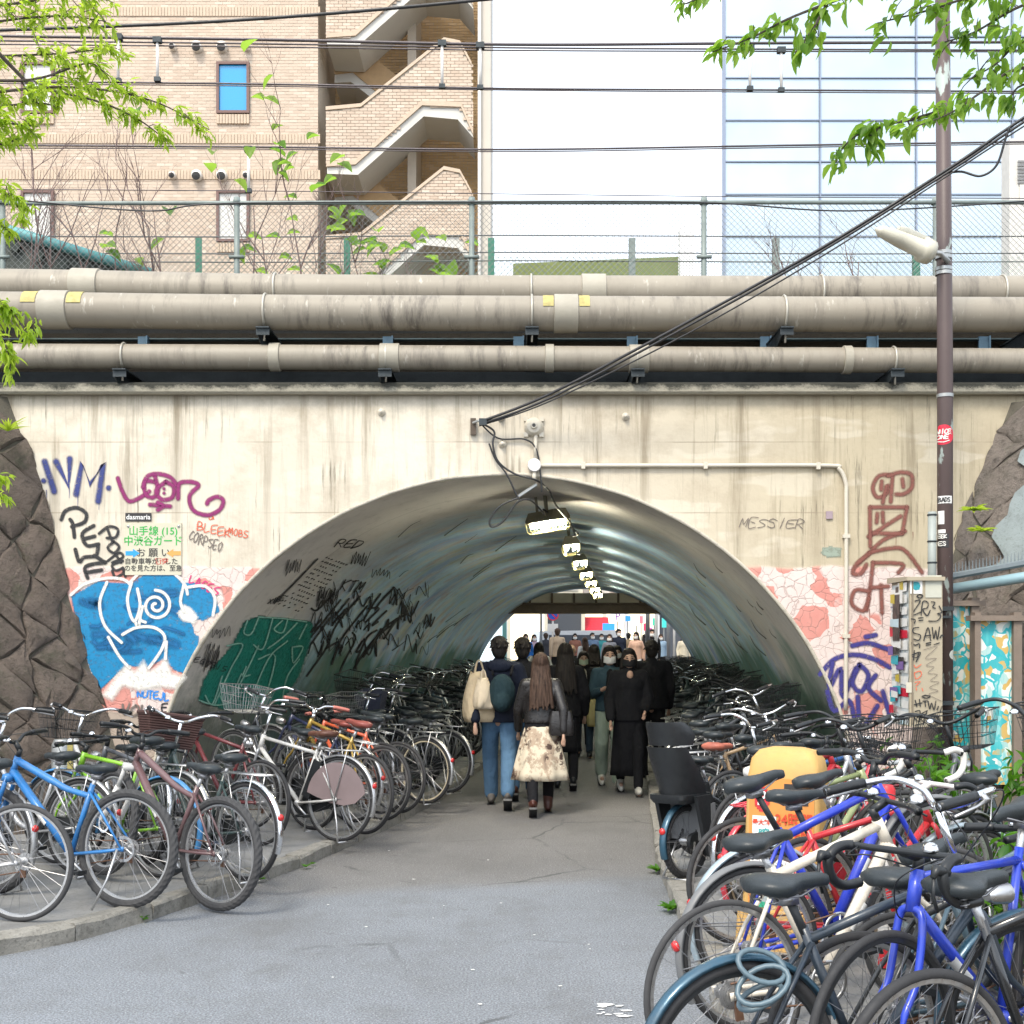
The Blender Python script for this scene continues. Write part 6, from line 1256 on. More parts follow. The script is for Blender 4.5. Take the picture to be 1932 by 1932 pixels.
def bar_mesh(key, o, g):
    def f():
        m = MB(); c, pts = bar_geom(o, g); mir = [V3(p.x, -p.y, p.z) for p in reversed(pts[1:])]; m.tube(crom(mir + pts, 5), .0115, 8)
        ht, ax = g['ht'], g['ax']; m.tube([ht, ht - ax * (.19 if o['bar'] == 'swept' else .05)], .0125 if o['bar'] == 'swept' else .017, 10); 
        if o['bar'] != 'swept': m.tube([ht - ax * .04, c], .017, 10)
        return m.mesh('handlebar', True)
    return cached(('bar',) + key, f)
def grip_mesh(key, o, g, sgn):
    def f():
        c, pts = bar_geom(o, g); p = crom(pts, 5); p = p[-(7 if o['bar'] != 'drop' else 26):]; m = MB(); m.tube([V3(q.x, q.y * sgn, q.z) for q in p], .0165, 8); return m.mesh('grip', True)
    return cached(('grip', sgn) + key, f)
def lever_mesh(key, o, g, sgn):
    def f():
        c, pts = bar_geom(o, g); p = crom(pts, 5); m = MB()
        if o['bar'] == 'drop':
            a = V3(pts[4].x, pts[4].y * sgn, pts[4].z); m.tube([a + V3(-.02, 0, .005), a + V3(.03, 0, .02), a + V3(.045, 0, .0)], [.016, .016, .008], 8); m.tube([a + V3(.04, 0, 0), a + V3(.05, 0, -.05), a + V3(.035, 0, -.10)], .006, 5)
        else:
            q0 = p[-8]; q1 = p[-1]; d = (q1 - q0); a = V3(q0.x, q0.y * sgn, q0.z); d = V3(d.x, d.y * sgn, d.z); off = V3(.03, 0, -.02) if o['bar'] != 'swept' else V3(0, .03 * sgn, -.025)
            m.tube([a, a + off * .8], .011, 6); m.tube([a + off * .7, a + off + d * .3, a + off * 1.25 + d * .85], [.006, .005, .005], 5)
        return m.mesh('brake_lever', True)
    return cached(('lev', sgn) + key, f)
def cable_mesh(key, o, g):
    def f():
        c, pts = bar_geom(o, g); p = crom(pts, 5); m = MB()
        for s_, e in ((1, g['crown'] + V3(.03, 0, -.02)), (-1, g['ht'] + g['ax'] * .05 + V3(-.05, 0, .02))):
            a = p[-9 if o['bar'] != 'drop' else -28]; a = V3(a.x, a.y * s_, a.z); m.tube(crom([a, a + V3(.09, -.03 * s_, -.01), (a + e) / 2 + V3(.12, -.02 * s_, .04), e + V3(.04, 0, .03), e], 6), .0026, 4)
        return m.mesh('brake_cable', True)
    return cached(('cab',) + key, f)
def crank_mesh(case):
    def f():
        m = MB()
        if not case:
            m.lathe([(.066, -.046), (.082, -.046), (.082, -.050), (.066, -.050)], 30, 'Y', closed_prof=True)
            for i in range(5): t = i * 1.2566; m.tube([(0, -.048, 0), (.07 * math.cos(t), -.048, .07 * math.sin(t))], .006, 4)
        for s_, t in ((-1, 0.6), (1, 0.6 + math.pi)): m.tube([(0, .05 * s_, 0), (.17 * math.cos(t), .068 * s_, .17 * math.sin(t))], [.012, .009], 8)
        m.tube([(0, -.055, 0), (0, .055, 0)], .012, 8); return m.mesh('crank', True)
    return cached(('crank', case), f)
def pedal_mesh():
    def f():
        m = MB(); m.box((0, 0, 0), (.085, .07, .012)); m.box((.038, 0, 0), (.010, .085, .024)); m.box((-.038, 0, 0), (.010, .085, .024)); return m.mesh('pedal')
    return cached('pedal', f)
def chain_mesh(key, g):
    def f():
        m = MB(); bb, rr_ = g['bb'], g['rear']; m.tube([bb + V3(0, -.048, .078), rr_ + V3(0, -.048, .042)], .004, 4); m.tube([bb + V3(0, -.048, -.078), rr_ + V3(0.02, -.048, -.06)], .004, 4); m.box(rr_ + V3(.015, -.05, -.055), (.03, .012, .08)); return m.mesh('chain')
    return cached(('chain',) + key, f)
def case_mesh(key, g):
    def f():
        m = MB(); bb, rr_ = g['bb'], g['rear']; pts = []
        for i in range(9): t = -math.pi / 2 + math.pi * i / 8; pts.append((bb.x + .105 * math.cos(t), bb.z + .105 * math.sin(t)))
        for i in range(7): t = math.pi / 2 + math.pi * i / 6; pts.append((rr_.x + .05 * math.cos(t), rr_.z + .055 * math.sin(t)))
        m.prism(pts, -.072, -.042); return m.mesh('chain_case', 'angle')
    return cached(('case',) + key, f)
def rack_mesh(key, g):
    def f():
        m = MB(); z = 2 * g['R'] + .055
        for y in (-.055, 0, .055): m.tube([(.22, y, z), (-.20, y, z)], .005, 6)
        m.tube([(.22, -.055, z), (.24, 0, z + .004), (.22, .055, z)], .005, 6); m.tube([(-.20, -.055, z), (-.215, 0, z), (-.20, .055, z)], .005, 6)
        for x in (-.12, .02, .14): m.tube([(x, -.055, z), (x, .055, z)], .004, 5)
        for s_ in (-1, 1): m.tube([(-.10, .055 * s_, z), (0, .068 * s_, g['R'])], .005, 6); m.tube([(.16, .055 * s_, z), (0.02, .068 * s_, g['R'])], .0045, 6)
        return m.mesh('carrier_rack', True)
    return cached(('rack',) + key, f)
def basket_mesh(kind):
    def f():
        m = MB(); h = .23; tw, tl, bw_, bl = .20, .15, .15, .105     # half sizes; centre of the base at the origin
        def pt(u, v):   # u around (0..4), v up
            w_, l_ = bw_ + (tw - bw_) * v, bl + (tl - bl) * v; u %= 4; k_ = int(u); t = u - k_
            c4 = [(-l_, -w_), (l_, -w_), (l_, w_), (-l_, w_)]; a, b = c4[k_], c4[(k_ + 1) % 4]; return V3(a[0] + (b[0] - a[0]) * t, a[1] + (b[1] - a[1]) * t, v * h)
        if kind == 'wicker':
            for i in range(13):
                v = (i + .5) / 13; m.tube([pt(u * .25, v) + V3(0, 0, .002 * (u % 2)) for u in range(16)], .0095, 6, closed=True)
            m.tube([pt(u * .25, 1.02) for u in range(16)], .014, 6, closed=True); m.prism([(-bl, -bw_), (bl, -bw_), (bl, bw_), (-bl, bw_)], -.006, .006, 'Z')
        else:
            n = 11 if kind == 'wire' else 17
            for v in ((0, .33, .66, 1.0) if kind == 'wire' else (0, .5, 1.0)): m.tube([pt(u * .25, v) for u in range(16)], .0045 if v == 1.0 else .0024, 5, closed=True)
            for s_ in range(4):
                for i in range(n): m.tube([pt(s_ + i / n, 0), pt(s_ + i / n, 1)], .0019, 3, cap=False)
            for i in range(9): m.tube([V3(-bl + 2 * bl * i / 8, -bw_, 0), V3(-bl + 2 * bl * i / 8, bw_, 0)], .002, 3)
            for i in range(7): m.tube([V3(-bl, -bw_ + 2 * bw_ * i / 6, .002), V3(bl, -bw_ + 2 * bw_ * i / 6, .002)], .002, 3)
            if kind == 'cloth': m.loft([[pt(u * .25, v) * 1.0 for u in range(16)] for v in (.02, .5, .96)], cap=False)
        return m.mesh('basket', False)
    return cached(('basket', kind), f)
def stand_mesh(double, Rw):
    def f():
        m = MB()
        if double: 
            for s_ in (-1, 1): m.tube([(0, .075 * s_, Rw), (-.06, .10 * s_, Rw * .45), (-.10, .13 * s_, .008)], .008, 6)
            m.tube([(-.10, -.13, .008), (-.10, .13, .008)], .008, 6)
        else: m.tube([(.02, .075, Rw), (.05, .12, Rw * .5), (.09, .20, .005)], [.009, .008, .007], 6)
        return m.mesh('kickstand', True)
    return cached(('stand', double, Rw), f)
def lamp_mesh():
    return cached('lamp', lambda: MB().tube([(0, 0, 0), (.02, 0, 0), (.07, 0, 0), (.085, 0, 0)], [.018, .03, .036, .034], 12).mesh('head_lamp', 'angle'))
def refl_mesh(): return cached('refl', lambda: MB().lathe([(.001, -.014), (.018, -.012), (.024, -.002), (.024, .004), (.001, .004)], 14, 'X').mesh('reflector', True))
def bell_mesh(): return cached('bell', lambda: MB().lathe([(.024, 0), (.024, .008), (.02, .018), (.010, .024), (.001, .026)], 12, 'Z').mesh('bell', True))
def child_seat_parts(root, z, x):
    def back():
        m = MB(); rings = []
        for (zz, w_, d_, xo) in ((.02, .14, .10, .02), (.06, .155, .13, .0), (.20, .165, .12, -.03), (.36, .17, .09, -.065), (.47, .16, .05, -.09)):
            rings.append([V3(xo + d_ * (abs(math.sin(t)) ** 1.5), w_ * math.cos(t), zz) for t in [math.pi * i / 14 for i in range(15)]] + [V3(xo - .02 + (d_ - .005) * (abs(math.sin(t)) ** 1.5) * -.0 - .012, w_ * 1.05 * math.cos(t), zz) for t in [math.pi * (14 - i) / 14 for i in range(15)]])
        m.loft(rings); return m.mesh('seat_back', 'angle')
    def shell(zs):
        m = MB(); rings = []
        for (zz, w_, d_, xo) in zs:
            outer = [V3(xo + d_ * (1 - math.sin(t)) - .01, w_ * math.cos(t), zz) for t in [math.pi * i / 16 for i in range(17)]]; inner = [V3(xo + .012 + d_ * (1 - math.sin(t)) - .01 , (w_ - .014) * math.cos(t), zz) for t in [math.pi * (16 - i) / 16 for i in range(17)]]
            rings.append(outer + inner)
        m.loft(rings); return m
    sb = put('seat_back', cached('cs_back', lambda: shell([(.0, .15, .26, -.02), (.10, .165, .24, -.03), (.24, .175, .19, -.06), (.36, .17, .14, -.085), (.46, .16, .10, -.10)]).mesh('seat_back', 'angle')), M_BLK, root, (x, 0, z)); sb.scale = (.95, 1, .77)
    put('head_guard', cached('cs_head', lambda: shell([(.475, .165, .17, -.10), (.56, .175, .20, -.115), (.64, .165, .17, -.13), (.68, .14, .12, -.135)]).mesh('head_guard', 'angle')), M_BLK, sb)
    put('seat_pan', cached('cs_pan', lambda: MB().loft([rrect(.15, .14, .05, -.03), rrect(.17, .155, .05, .0), rrect(.17, .155, .05, .03)]).mesh('seat_pan', 'angle')), M_BLK, root, (x + .12, 0, z))
    for s_ in (-1, 1): put('foot_rest', cached(('cs_leg', s_), lambda s_=s_: MB().prism([(.06, .02), (.22, .02), (.30, -.30), (.34, -.38), (.20, -.40), (.14, -.28)], .155 * s_, .185 * s_).mesh('foot_rest')), M_BLK, root, (x, 0, z))
    put('trim_strap', cached('cs_strap', lambda: MB().box((.24, .0, -.15), (.05, .36, .26)).mesh('trim_strap')), M_GREYP, root, (x, -.008, z - .02))
SPEC = {
 'city': dict(R=.335, tr=.019, wb=1.06, city=True, style='step', bar='swept', wide=True, knob=False, fen=True, case=True, rack=True, basket='wire', dbl=True, st=.42, hl=.17),
 'citydiamond': dict(R=.345, tr=.017, wb=1.05, city=True, style='diamond', bar='flat', wide=True, knob=False, fen=True, case=True, rack=True, basket=None, dbl=True, st=.46, hl=.14),
 'cross': dict(R=.342, tr=.0165, wb=1.03, city=False, style='diamond', bar='flat', wide=False, knob=False, fen=False, case=False, rack=False, basket=None, dbl=False, st=.49),
 'road': dict(R=.338, tr=.0135, wb=1.0, city=False, style='diamond', bar='drop', wide=False, knob=False, fen=False, case=False, rack=False, basket=None, dbl=False, st=.50, tr_=.0155),
 'mtb': dict(R=.360, tr=.027, wb=1.10, city=False, style='curved', bar='riser', wide=False, knob=True, fen=False, case=False, rack=False, basket=None, dbl=False, st=.43, sus=True, disc=True, tr_=.0185),
 'ebike': dict(R=.255, tr=.026, wb=1.16, city=True, style='mini', bar='swept', wide=True, knob=True, fen=True, case=True, rack=True, basket='wire', dbl=True, st=.40, hl=.24, child=True, tr_=.019),
}
def bicycle(spec, label, X, Y, yaw, col, z=None, pitch=0, lean=2, steer=0, group=None, tyre=None, saddle=None, rimm=None, fencol=None, forkcol=None, bask=None, grip=None, simple=False, sad_up=.13, barcol=None, name='bicycle', **over):
    o = dict(SPEC[spec]); o.update(over); key = (spec,) + tuple(sorted((k_, v_) for k_, v_ in over.items() if k_ in ('style', 'bar', 'st', 'R', 'wb', 'hl', 'tr_', 'sus'))); g = geom(o)
    root = empty(name, label, 'bicycle', (X, Y, SWZ if z is None else z), (0, 0, 0), group)
    root.rotation_euler = (Matrix.Rotation(rad(yaw), 3, 'Z') @ Matrix.Rotation(rad(-pitch), 3, 'Y') @ Matrix.Rotation(rad(lean), 3, 'X')).to_euler()
    # turning about the steering axis
    S = Matrix.Translation(g['ht']) @ Matrix.Rotation(rad(steer), 4, -g['ax']) @ Matrix.Translation(-g['ht'])
    tyre = tyre or M_RUB; rimm = rimm or M_ALU; Rw, tr = o['R'], o['tr']
    for i, (c, T) in enumerate(((g['rear'], Matrix()), (g['front'], S))):
        wh = put('wheel', rim_mesh(Rw, tr), rimm, root, mtx=T @ Matrix.Translation(c))
        put('tyre', tyre_mesh(Rw, tr, o['knob']), tyre, wh); put('spokes', spoke_mesh(Rw, tr), M_SPOKE, wh); put('hub', hub_mesh(i == 0 and o['city']), M_ALU, wh)
        if o.get('disc'): put('brake_disc', disc_mesh(), M_CHR, wh)
        if i == 0 and not o['case']: put('sprocket', cog_mesh(), M_ALU, wh)
        if o['fen']:
            fm = put('mudguard', fender_mesh(Rw, .030 if Rw < .3 else .026, rad(20 if i == 0 else 38), rad(200 if i == 0 else 195)), fencol or M_ALU, root, mtx=T @ Matrix.Translation(c))
            put('mudguard_stay', stay_mesh(Rw, .026, rad(175 if i == 0 else 180)), M_SPOKE, fm)
    put('frame', frame_mesh(key, o, g), col, root)
    put('fork', fork_mesh(key, o, g), forkcol or col, root, mtx=S)
    hb = put('handlebar', bar_mesh(key, o, g), barcol or (M_CHR if o['bar'] == 'swept' else M_BLK), root, mtx=S)
    for s_ in (-1, 1):
        put('grip', grip_mesh(key, o, g, s_), grip or M_BLK, hb)
        if not simple: put('brake_lever', lever_mesh(key, o, g, s_), M_ALU if o['bar'] == 'swept' else M_BLK, hb)
    if not simple:
        put('brake_cable', cable_mesh(key, o, g), M_BLK, hb)
        c, pts = bar_geom(o, g); put('bell', bell_mesh(), M_CHR, hb, c + V3(0, .10, .012))
    sp_ = g['cl'] + g['sd'] * sad_up
    put('seat_post', MB().tube([g['cl'] - g['sd'] * .04, sp_ + V3(0, 0, -.02)], .0138, 10).mesh('seat_post', True) if ('post', key, sad_up) not in _pc else None, M_ALU, root) if False else put('seat_post', cached(('post', key, sad_up), lambda: MB().tube([g['cl'] - g['sd'] * .04, sp_ + V3(0, 0, -.02)], .0138, 10).mesh('seat_post', True)), M_BLK if o.get('blackpost') else M_ALU, root)
    sd_ = put('saddle', saddle_mesh(o['wide']), saddle or M_SEAT, root, sp_ + V3(-.01, 0, .03), (0, rad(o.get('sadtilt', 0)), 0)); put('saddle_rail', saddle_rail_mesh(o['wide']), M_SPOKE, sd_)
    cr_ = put('crank', crank_mesh(o['case']), M_ALU, root, g['bb'])
    if not simple:
        for s_, t in ((-1, .6), (1, .6 + math.pi)): put('pedal', pedal_mesh(), M_BLK, cr_, (.17 * math.cos(t), .115 * s_, .17 * math.sin(t)))
    if o['case']: put('chain_case', case_mesh(key, g), o.get('casecol') or M_BLK, root)
    else: put('chain', chain_mesh(key, g), M_RUST, root)
    if o['rack'] and not o.get('child'): put('carrier_rack', rack_mesh(key, g), o.get('rackcol') or M_ALU, root)
    bk_ = bask if bask is not None else (o['basket'], M_BLK) if o['basket'] else None
    if bk_:
        bp_ = g['ht'] + V3(.19, 0, .0); put('basket', basket_mesh(bk_[0]), bk_[1], root, mtx=S @ Matrix.Translation(bp_))
    if o['dbl'] or o.get('side_stand'): put('kickstand', stand_mesh(o['dbl'], Rw), M_ALU, root)
    if not simple:
        if o['city']: put('head_lamp', lamp_mesh(), M_ALU, root, mtx=S @ Matrix.Translation(g['crown'] + V3(.05, 0, .05)))
        if o['fen']: put('reflector', refl_mesh(), M_REFL, root, V3(-(Rw + .024) * .94, 0, Rw + (Rw + .02) * .34))
        elif o.get('refl', False): put('reflector', refl_mesh(), M_REFL, root, g['cl'] + V3(-.04, 0, .04))
    if o.get('child'): child_seat_parts(root, .56, -.17)
    if not o['city'] and not simple and col not in (M_BLKP,): put('decal', cached(('decal', key), lambda: MB().tube([g['bb'] * .62 + g['crown'] * .38, g['bb'] * .42 + g['crown'] * .58], o.get('tr_', .0165) * (1.47 if o['style'] == 'curved' else 1.17), 10, cap=False).mesh('decal', True)), pm('decal_white', (.66, .66, .64), .4, var=.3, vs_=40), root)
    if o.get('battery'): put('battery', cached(('bat', key), lambda: MB().box(g['bb'] + g['sd'] * .22 + V3(-.075, 0, 0), (.085, .09, .32), Matrix.Rotation(-(math.pi / 2 - g['sa']), 3, 'Y')).mesh('battery')), M_BLK, root)
    if o.get('coat'):  # skirt guard over the rear wheel
        put('skirt_guard', cached(('guard', Rw), lambda: MB().prism([(.30 * math.cos(rad(a)), .30 * math.sin(rad(a))) for a in range(8, 175, 8)] + [(-.20, -.02), (-.08, -.045), (.06, -.03), (.2, .01)], .048, .052).mesh('skirt_guard')), o['coat'], root, (0, 0, Rw))
    return root
pc = paint
W_ = pc('white', (.72, .71, .68)); BK = M_BLKP
L_G, R_G = 'bicycles parked on the left pavement', 'bicycles parked on the right pavement'
YAWL = 150          # left row: noses to the wall, turned away from the camera
def LB(spec, label, x, y, yaw, col, zc=SWZ, **k): 
    q = G(x, y, zc); return bicycle(spec, label, q.x, q.y, yaw, col, z=zc, group=L_G, **k)
# --- left row, near to far (x, y: where the rear tyre stands)
LB('cross', 'silver hybrid bicycle with only its rear wheel in view at the left edge', 36, 1739, 168, pc('silver', (.55, .55, .56), .6), lean=3, tyre=M_RUBG)
LB('mtb', 'bright blue mountain bicycle with white decals and knobbly tyres', 236, 1713, 160, pc('azure', (.015, .19, .52)), lean=4, steer=15, tyre=M_RUBG, sad_up=.10, side_stand=True)
LB('mtb', 'grey and red mountain bicycle with white fork, rear wheel off the kerb', 402, 1716, 146, pc('graphite_red', (.14, .07, .075)), zc=.015, pitch=6.0, lean=4, forkcol=W_, steer=-12, tyre=M_RUBG)
bicycle('cross', 'lime green bicycle with black saddle beside the mountain bicycles', -2.42, 8.5, 150, z=SWZ, group=L_G, col= pc('lime', (.24, .55, .02)), lean=4, steer=10, fen=True, fencol=pc('sky_blue', (.05, .25, .55)), wide=True, sad_up=.16)
LB('city', 'black city bicycle with bright silver mudguards and brown wicker basket', 462, 1662, 142, pc('dark_green', (.02, .05, .05)), lean=3, bask=('wicker', pm('wicker_brown', (.075, .035, .03), .6, 0, .3, 20, .1)), fencol=M_CHR, steer=-20)
LB('city', 'silver city bicycle with wire basket behind the blue one', 150, 1652, 155, pc('silver2', (.45, .46, .48), .5), lean=3, steer=14)
LB('citydiamond', 'dark grey bicycle with pale saddle behind the lime green one', 330, 1640, 145, pc('slate', (.10, .11, .13)), lean=3, steer=-8)
LB('citydiamond', 'white and black electric city bicycle with a mauve skirt guard', 637, 1588, 150, pc('pearl', (.70, .69, .66)), lean=4, bar='swept', saddle=M_BRSEAT, coat=pm('guard_mauve', (.26, .20, .20), .4), battery=True, steer=25, forkcol=pc('silver2', (.45, .46, .48), .5))
LB('cross', 'gold framed bicycle with pink grips and orange top tube', 676, 1572, 140, pc('gold', (.42, .27, .04), .25), pitch=9, lean=5, saddle=M_REDL, grip=pm('grip_pink', (.55, .19, .15), .6), bar='riser', steer=-15, barcol=M_CHR)
LB('cross', 'coral orange framed bicycle next to the gold one', 716, 1548, 143, pc('coral', (.72, .13, .05)), pitch=4, lean=4, grip=pm('grip_pink', (.55, .19, .15), .6), steer=10)
LB('cross', 'black bicycle with slim tyres right of the coral one', 748, 1535, 146, BK, lean=3, steer=-10)
LB('city', 'dark city bicycle with cream rims and grey wire basket', 800, 1517, 146, pc('ink', (.02, .025, .03)), lean=3, tyre=M_RUB, rimm=pm('rim_cream', (.50, .44, .32), .4), bask=('wire', M_ALU), steer=20)
LB('city', 'black city bicycle with a striped cloth lined basket by the kerb', 838, 1500, 150, BK, lean=3, bask=('cloth', pm('cloth_stripe', (.05, .055, .085), .8)), steer=160, yaw_=0) if False else LB('city', 'black city bicycle with a dark cloth lined basket by the kerb', 842, 1497, 146, BK, lean=3, bask=('cloth', pm('cloth_stripe', (.05, .055, .085), .8)), steer=30)
for sp_, lb, X, Y, yw, c, kw in (('city', 'grey blue city bicycle with wire basket against the left stone wall', -3.35, 8.0, 150, pc('greyblue', (.16, .22, .28), .3), dict(pitch=3)), ('city', 'white city bicycle with wire basket behind the lime green one', -2.75, 9.25, 148, pc('white', (.72, .71, .68)), dict(steer=-15)), ('cross', 'black bicycle standing under the blue graffiti', -2.42, 9.75, 146, M_BLKP, dict(bar='riser')), ('cross', 'dark red bicycle with riser bars under the arch edge', -2.05, 9.9, 144, pc('maroon', (.16, .02, .025)), dict(bar='riser', pitch=5)), ('city', 'black city bicycle with pale grey basket below the teal graffiti', -1.78, 10.75, 142, M_BLKP, dict(pitch=8, bask=('wire', M_ALU))), ('citydiamond', 'dark blue bicycle with brown saddle below the teal graffiti', -1.5, 11.2, 146, pc('navyframe', (.015, .025, .08)), dict(pitch=8, saddle=M_REDL)), ('cross', 'black bicycle with tall bars next to the dark blue one', -1.3, 11.75, 146, M_BLKP, dict(pitch=10, bar='riser'))):
    bicycle(sp_, lb, X, Y, yw, c, z=SWZ, group=L_G, lean=3, **kw)
# --- right row (rear tyre position in metres), near to far
def RB(spec, label, X, Y, yaw, col, **k): return bicycle(spec, label, X, Y, yaw, col, group=R_G, **k)
fb = RB('city', 'nearest black city bicycle with broad blue black mudguard and wide saddle', .70, 3.66, 20, pc('midnight', (.015, .03, .05), .2), fencol=pc('blue_black', (.02, .085, .14), .3), pitch=3, lean=-2, basket=None, rack=False, rimm=M_BLK, st=.46, sad_up=.15, blackpost=True, style='diamond')
cl_ = MB(); 
for k_, (cz, tl) in enumerate(((.0, .5), (.05, -.35), (-.045, .9))):
    cl_.tube([(math.cos(t * .35) * (.075 - .006 * k_), math.sin(t * .35) * .03 + .02 * k_ - .02, cz + math.sin(t * .35 + tl) * (.05 - .008 * k_)) for t in range(18)], .0085, 7, closed=True)
lk = tag(put('coil_lock', cl_.mesh('coil_lock', True), pm('lock_grey_blue', (.10, .15, .18), .4), loc=P(1437, 1855, 3.62)), 'grey coiled cable lock looped over the nearest mudguard', 'cable lock')
RB('road', 'blue racing bicycle facing the road at the bottom right corner', 1.95, 4.25, 215, pc('royal', (.01, .05, .55)), lean=2, pitch=-4, z=.24, st=.52, rimm=M_BLK)
RB('road', 'white framed racing bicycle with slim grey tyres', .83, 4.52, 23, pc('ivory', (.72, .66, .56)), pitch=8, lean=-3, tyre=M_RUBG, saddle=M_SEAT, sad_up=.11, bar='flat', steer=-10, wide=True, st=.46, tr_=.021)
RB('cross', 'black bicycle with a large smooth black saddle beside the white one', 1.14, 3.98, 22, pc('gunmetal', (.05, .055, .06), .4), pitch=5, lean=-2, wide=True, sad_up=.11, steer=12, st=.43)
gios = RB('road', 'grey racing bicycle with glossy pointed saddle', 1.40, 4.32, 24, pc('steelblue', (.10, .17, .22), .3), pitch=7, lean=-3, sad_up=.13, sadtilt=-8, st=.44)
RB('cross', 'black bicycle with red rear reflectors at the right edge', 1.22, 3.52, 26, BK, pitch=5, lean=-2, wide=True, sad_up=.12)
RB('cross', 'royal blue bicycle with black seat post and raised front', 1.08, 5.20, 24, pc('royal2', (.008, .035, .50)), pitch=13, lean=-3, sad_up=.24, blackpost=True, tr_=.021, fen=True, fencol=M_GREYP, bar='riser')
RB('citydiamond', 'red bicycle with level red top tube', 1.16, 5.58, 14, pc('scarlet', (.60, .02, .03)), pitch=3, lean=-2, wide=False, bar='drop', rack=False, case=False, dbl=False, fencol=pc('pale_blue_fender', (.40, .50, .56), .3), sad_up=.17, blackpost=True, barcol=M_WHSEAT)
RB('cross', 'black bicycle with slanting black top tube and white bar tape', 1.50, 6.0, 27, BK, pitch=12, lean=-3, bar='drop', grip=M_WHSEAT, sad_up=.15, tr_=.02)
RB('city', 'red city bicycle with red carrier and red mudguards', 1.48, 6.98, 30, pc('red2', (.66, .02, .05)), pitch=4, lean=-2, fencol=pc('red2', (.66, .02, .05)), rackcol=pc('red2', (.66, .02, .05)), steer=10, barcol=M_BLK, casecol=pc('red2', (.66, .02, .05)))
RB('cross', 'pale green bicycle with olive top tube among the right row', 1.28, 6.62, 20, pc('sage', (.30, .36, .16)), pitch=6, lean=-3, saddle=M_WHSEAT, steer=-12)
RB('city', 'silver city bicycle with chrome mudguard and round red reflector', 1.52, 7.62, 32, pc('silver3', (.50, .51, .53), .6), pitch=2, lean=-2, fencol=M_CHR, steer=-10, barcol=M_BLK)
RB('ebike', 'black electric bicycle with a tall black child seat on the back', 1.20, 8.48, 46, BK, lean=-2, steer=-15, fencol=pc('blue_black', (.02, .085, .14), .3), battery=True)
RB('cross', 'red mountain style bicycle behind the yellow parking sign', 1.55, 7.95, 34, pc('red3', (.62, .02, .04)), lean=-3, pitch=4, steer=15, bar='riser', tr_=.021)
RB('road', 'dark racing bicycle with taped drop bars near the indigo tag', 2.0, 8.6, 34, pc('graphite', (.06, .065, .07), .3), lean=-3, steer=-15, grip=pm('grey_tape', (.40, .42, .45), .7))
RB('cross', 'teal framed bicycle with black saddle bag', 1.62, 9.05, 36, pc('teal', (.01, .30, .28)), lean=-3, steer=10, bar='riser')
RB('cross', 'mid blue bicycle leaning behind the teal one', 1.75, 8.35, 33, pc('midblue', (.03, .14, .42)), lean=-4, steer=-8)
RB('city', 'black city bicycle with orange saddle cover near the tunnel mouth', 1.45, 9.35, 38, BK, lean=-3, saddle=pm('saddle_coral', (.5, .15, .1), .5), steer=20)
RB('citydiamond', 'dark bicycle with tan frame bag at the right tunnel mouth', 1.55, 9.9, 36, pc('tan_frame', (.45, .30, .16)), lean=-3, steer=-12)
RB('cross', 'black flat bar bicycle with a pink bar light', 1.70, 10.35, 34, BK, lean=-4, steer=8, bar='riser')
RB('city', 'grey city bicycle with wire basket behind the pale green one', 2.25, 7.3, 40, pc('slate', (.10, .11, .13)), lean=-3, pitch=5, steer=10, barcol=M_BLK)
RB('city', 'dark green city bicycle with wire basket below the control cabinet', 2.35, 6.2, 42, pc('dark_green', (.02, .05, .05)), lean=-3, pitch=6, steer=-15, z=.18, barcol=M_BLK)
RB('city', 'black city bicycle with wire basket at the far right edge', 2.3, 5.0, 40, BK, lean=-2, pitch=6, steer=10, z=.16, barcol=M_BLK)
RB('road', 'white racing bicycle half hidden at the right edge', 2.35, 4.4, 30, W_, lean=-2, pitch=8, z=.2)
lettering('saddle_lettering', 'GIOS', .028, m_lw, gios, (.19, -.0745, .842), (rad(100), 0, 0), bold=.001)
# --- packed rows inside the tunnel
TG_L, TG_R = 'bicycles packed along the left tunnel wall', 'bicycles packed along the right tunnel wall'
kinds = [('city', BK, 'black city'), ('city', pc('ink', (.02, .025, .03)), 'inky dark city'), ('cross', BK, 'black sports'), ('citydiamond', pc('slate', (.10, .11, .13)), 'slate grey'), ('city', pc('silver2', (.45, .46, .48), .5), 'silver city'), ('cross', pc('steelblue', (.10, .17, .22), .3), 'steel blue sports'), ('city', pc('dark_green', (.02, .05, .05)), 'dark green city'), ('citydiamond', BK, 'black roadster')]
ORD = 'first second third fourth fifth sixth seventh eighth ninth tenth eleventh twelfth thirteenth fourteenth'.split()
rt = random.Random(3); nth = 0
Y = 12.35
while Y < 33:
    sp_, c, kn_ = rt.choice(kinds); nth += 1; bicycle(sp_, (kn_ + ' bicycle, %s from the near mouth in the left tunnel row' % ORD[nth - 1]) if nth <= 14 else kn_ + ' bicycle deep in the packed row along the left tunnel wall', kx(KL, Y) - .55 + rt.uniform(-.22, .16), Y, 150 + rt.uniform(-16, 14), c, lean=rt.uniform(1, 5), steer=rt.uniform(-25, 25), pitch=rt.choice((0, 0, 5, 11)), group=TG_L, simple=True, rimm=rt.choice((M_BLK, M_GREYP, M_ALU)), fencol=rt.choice((M_BLK, M_GREYP, M_ALU)), bask=(('wire', M_ALU) if rt.random() < .3 else None)); Y += .46 + .01 * (Y - 12)
Y = 10.85; nth = 0
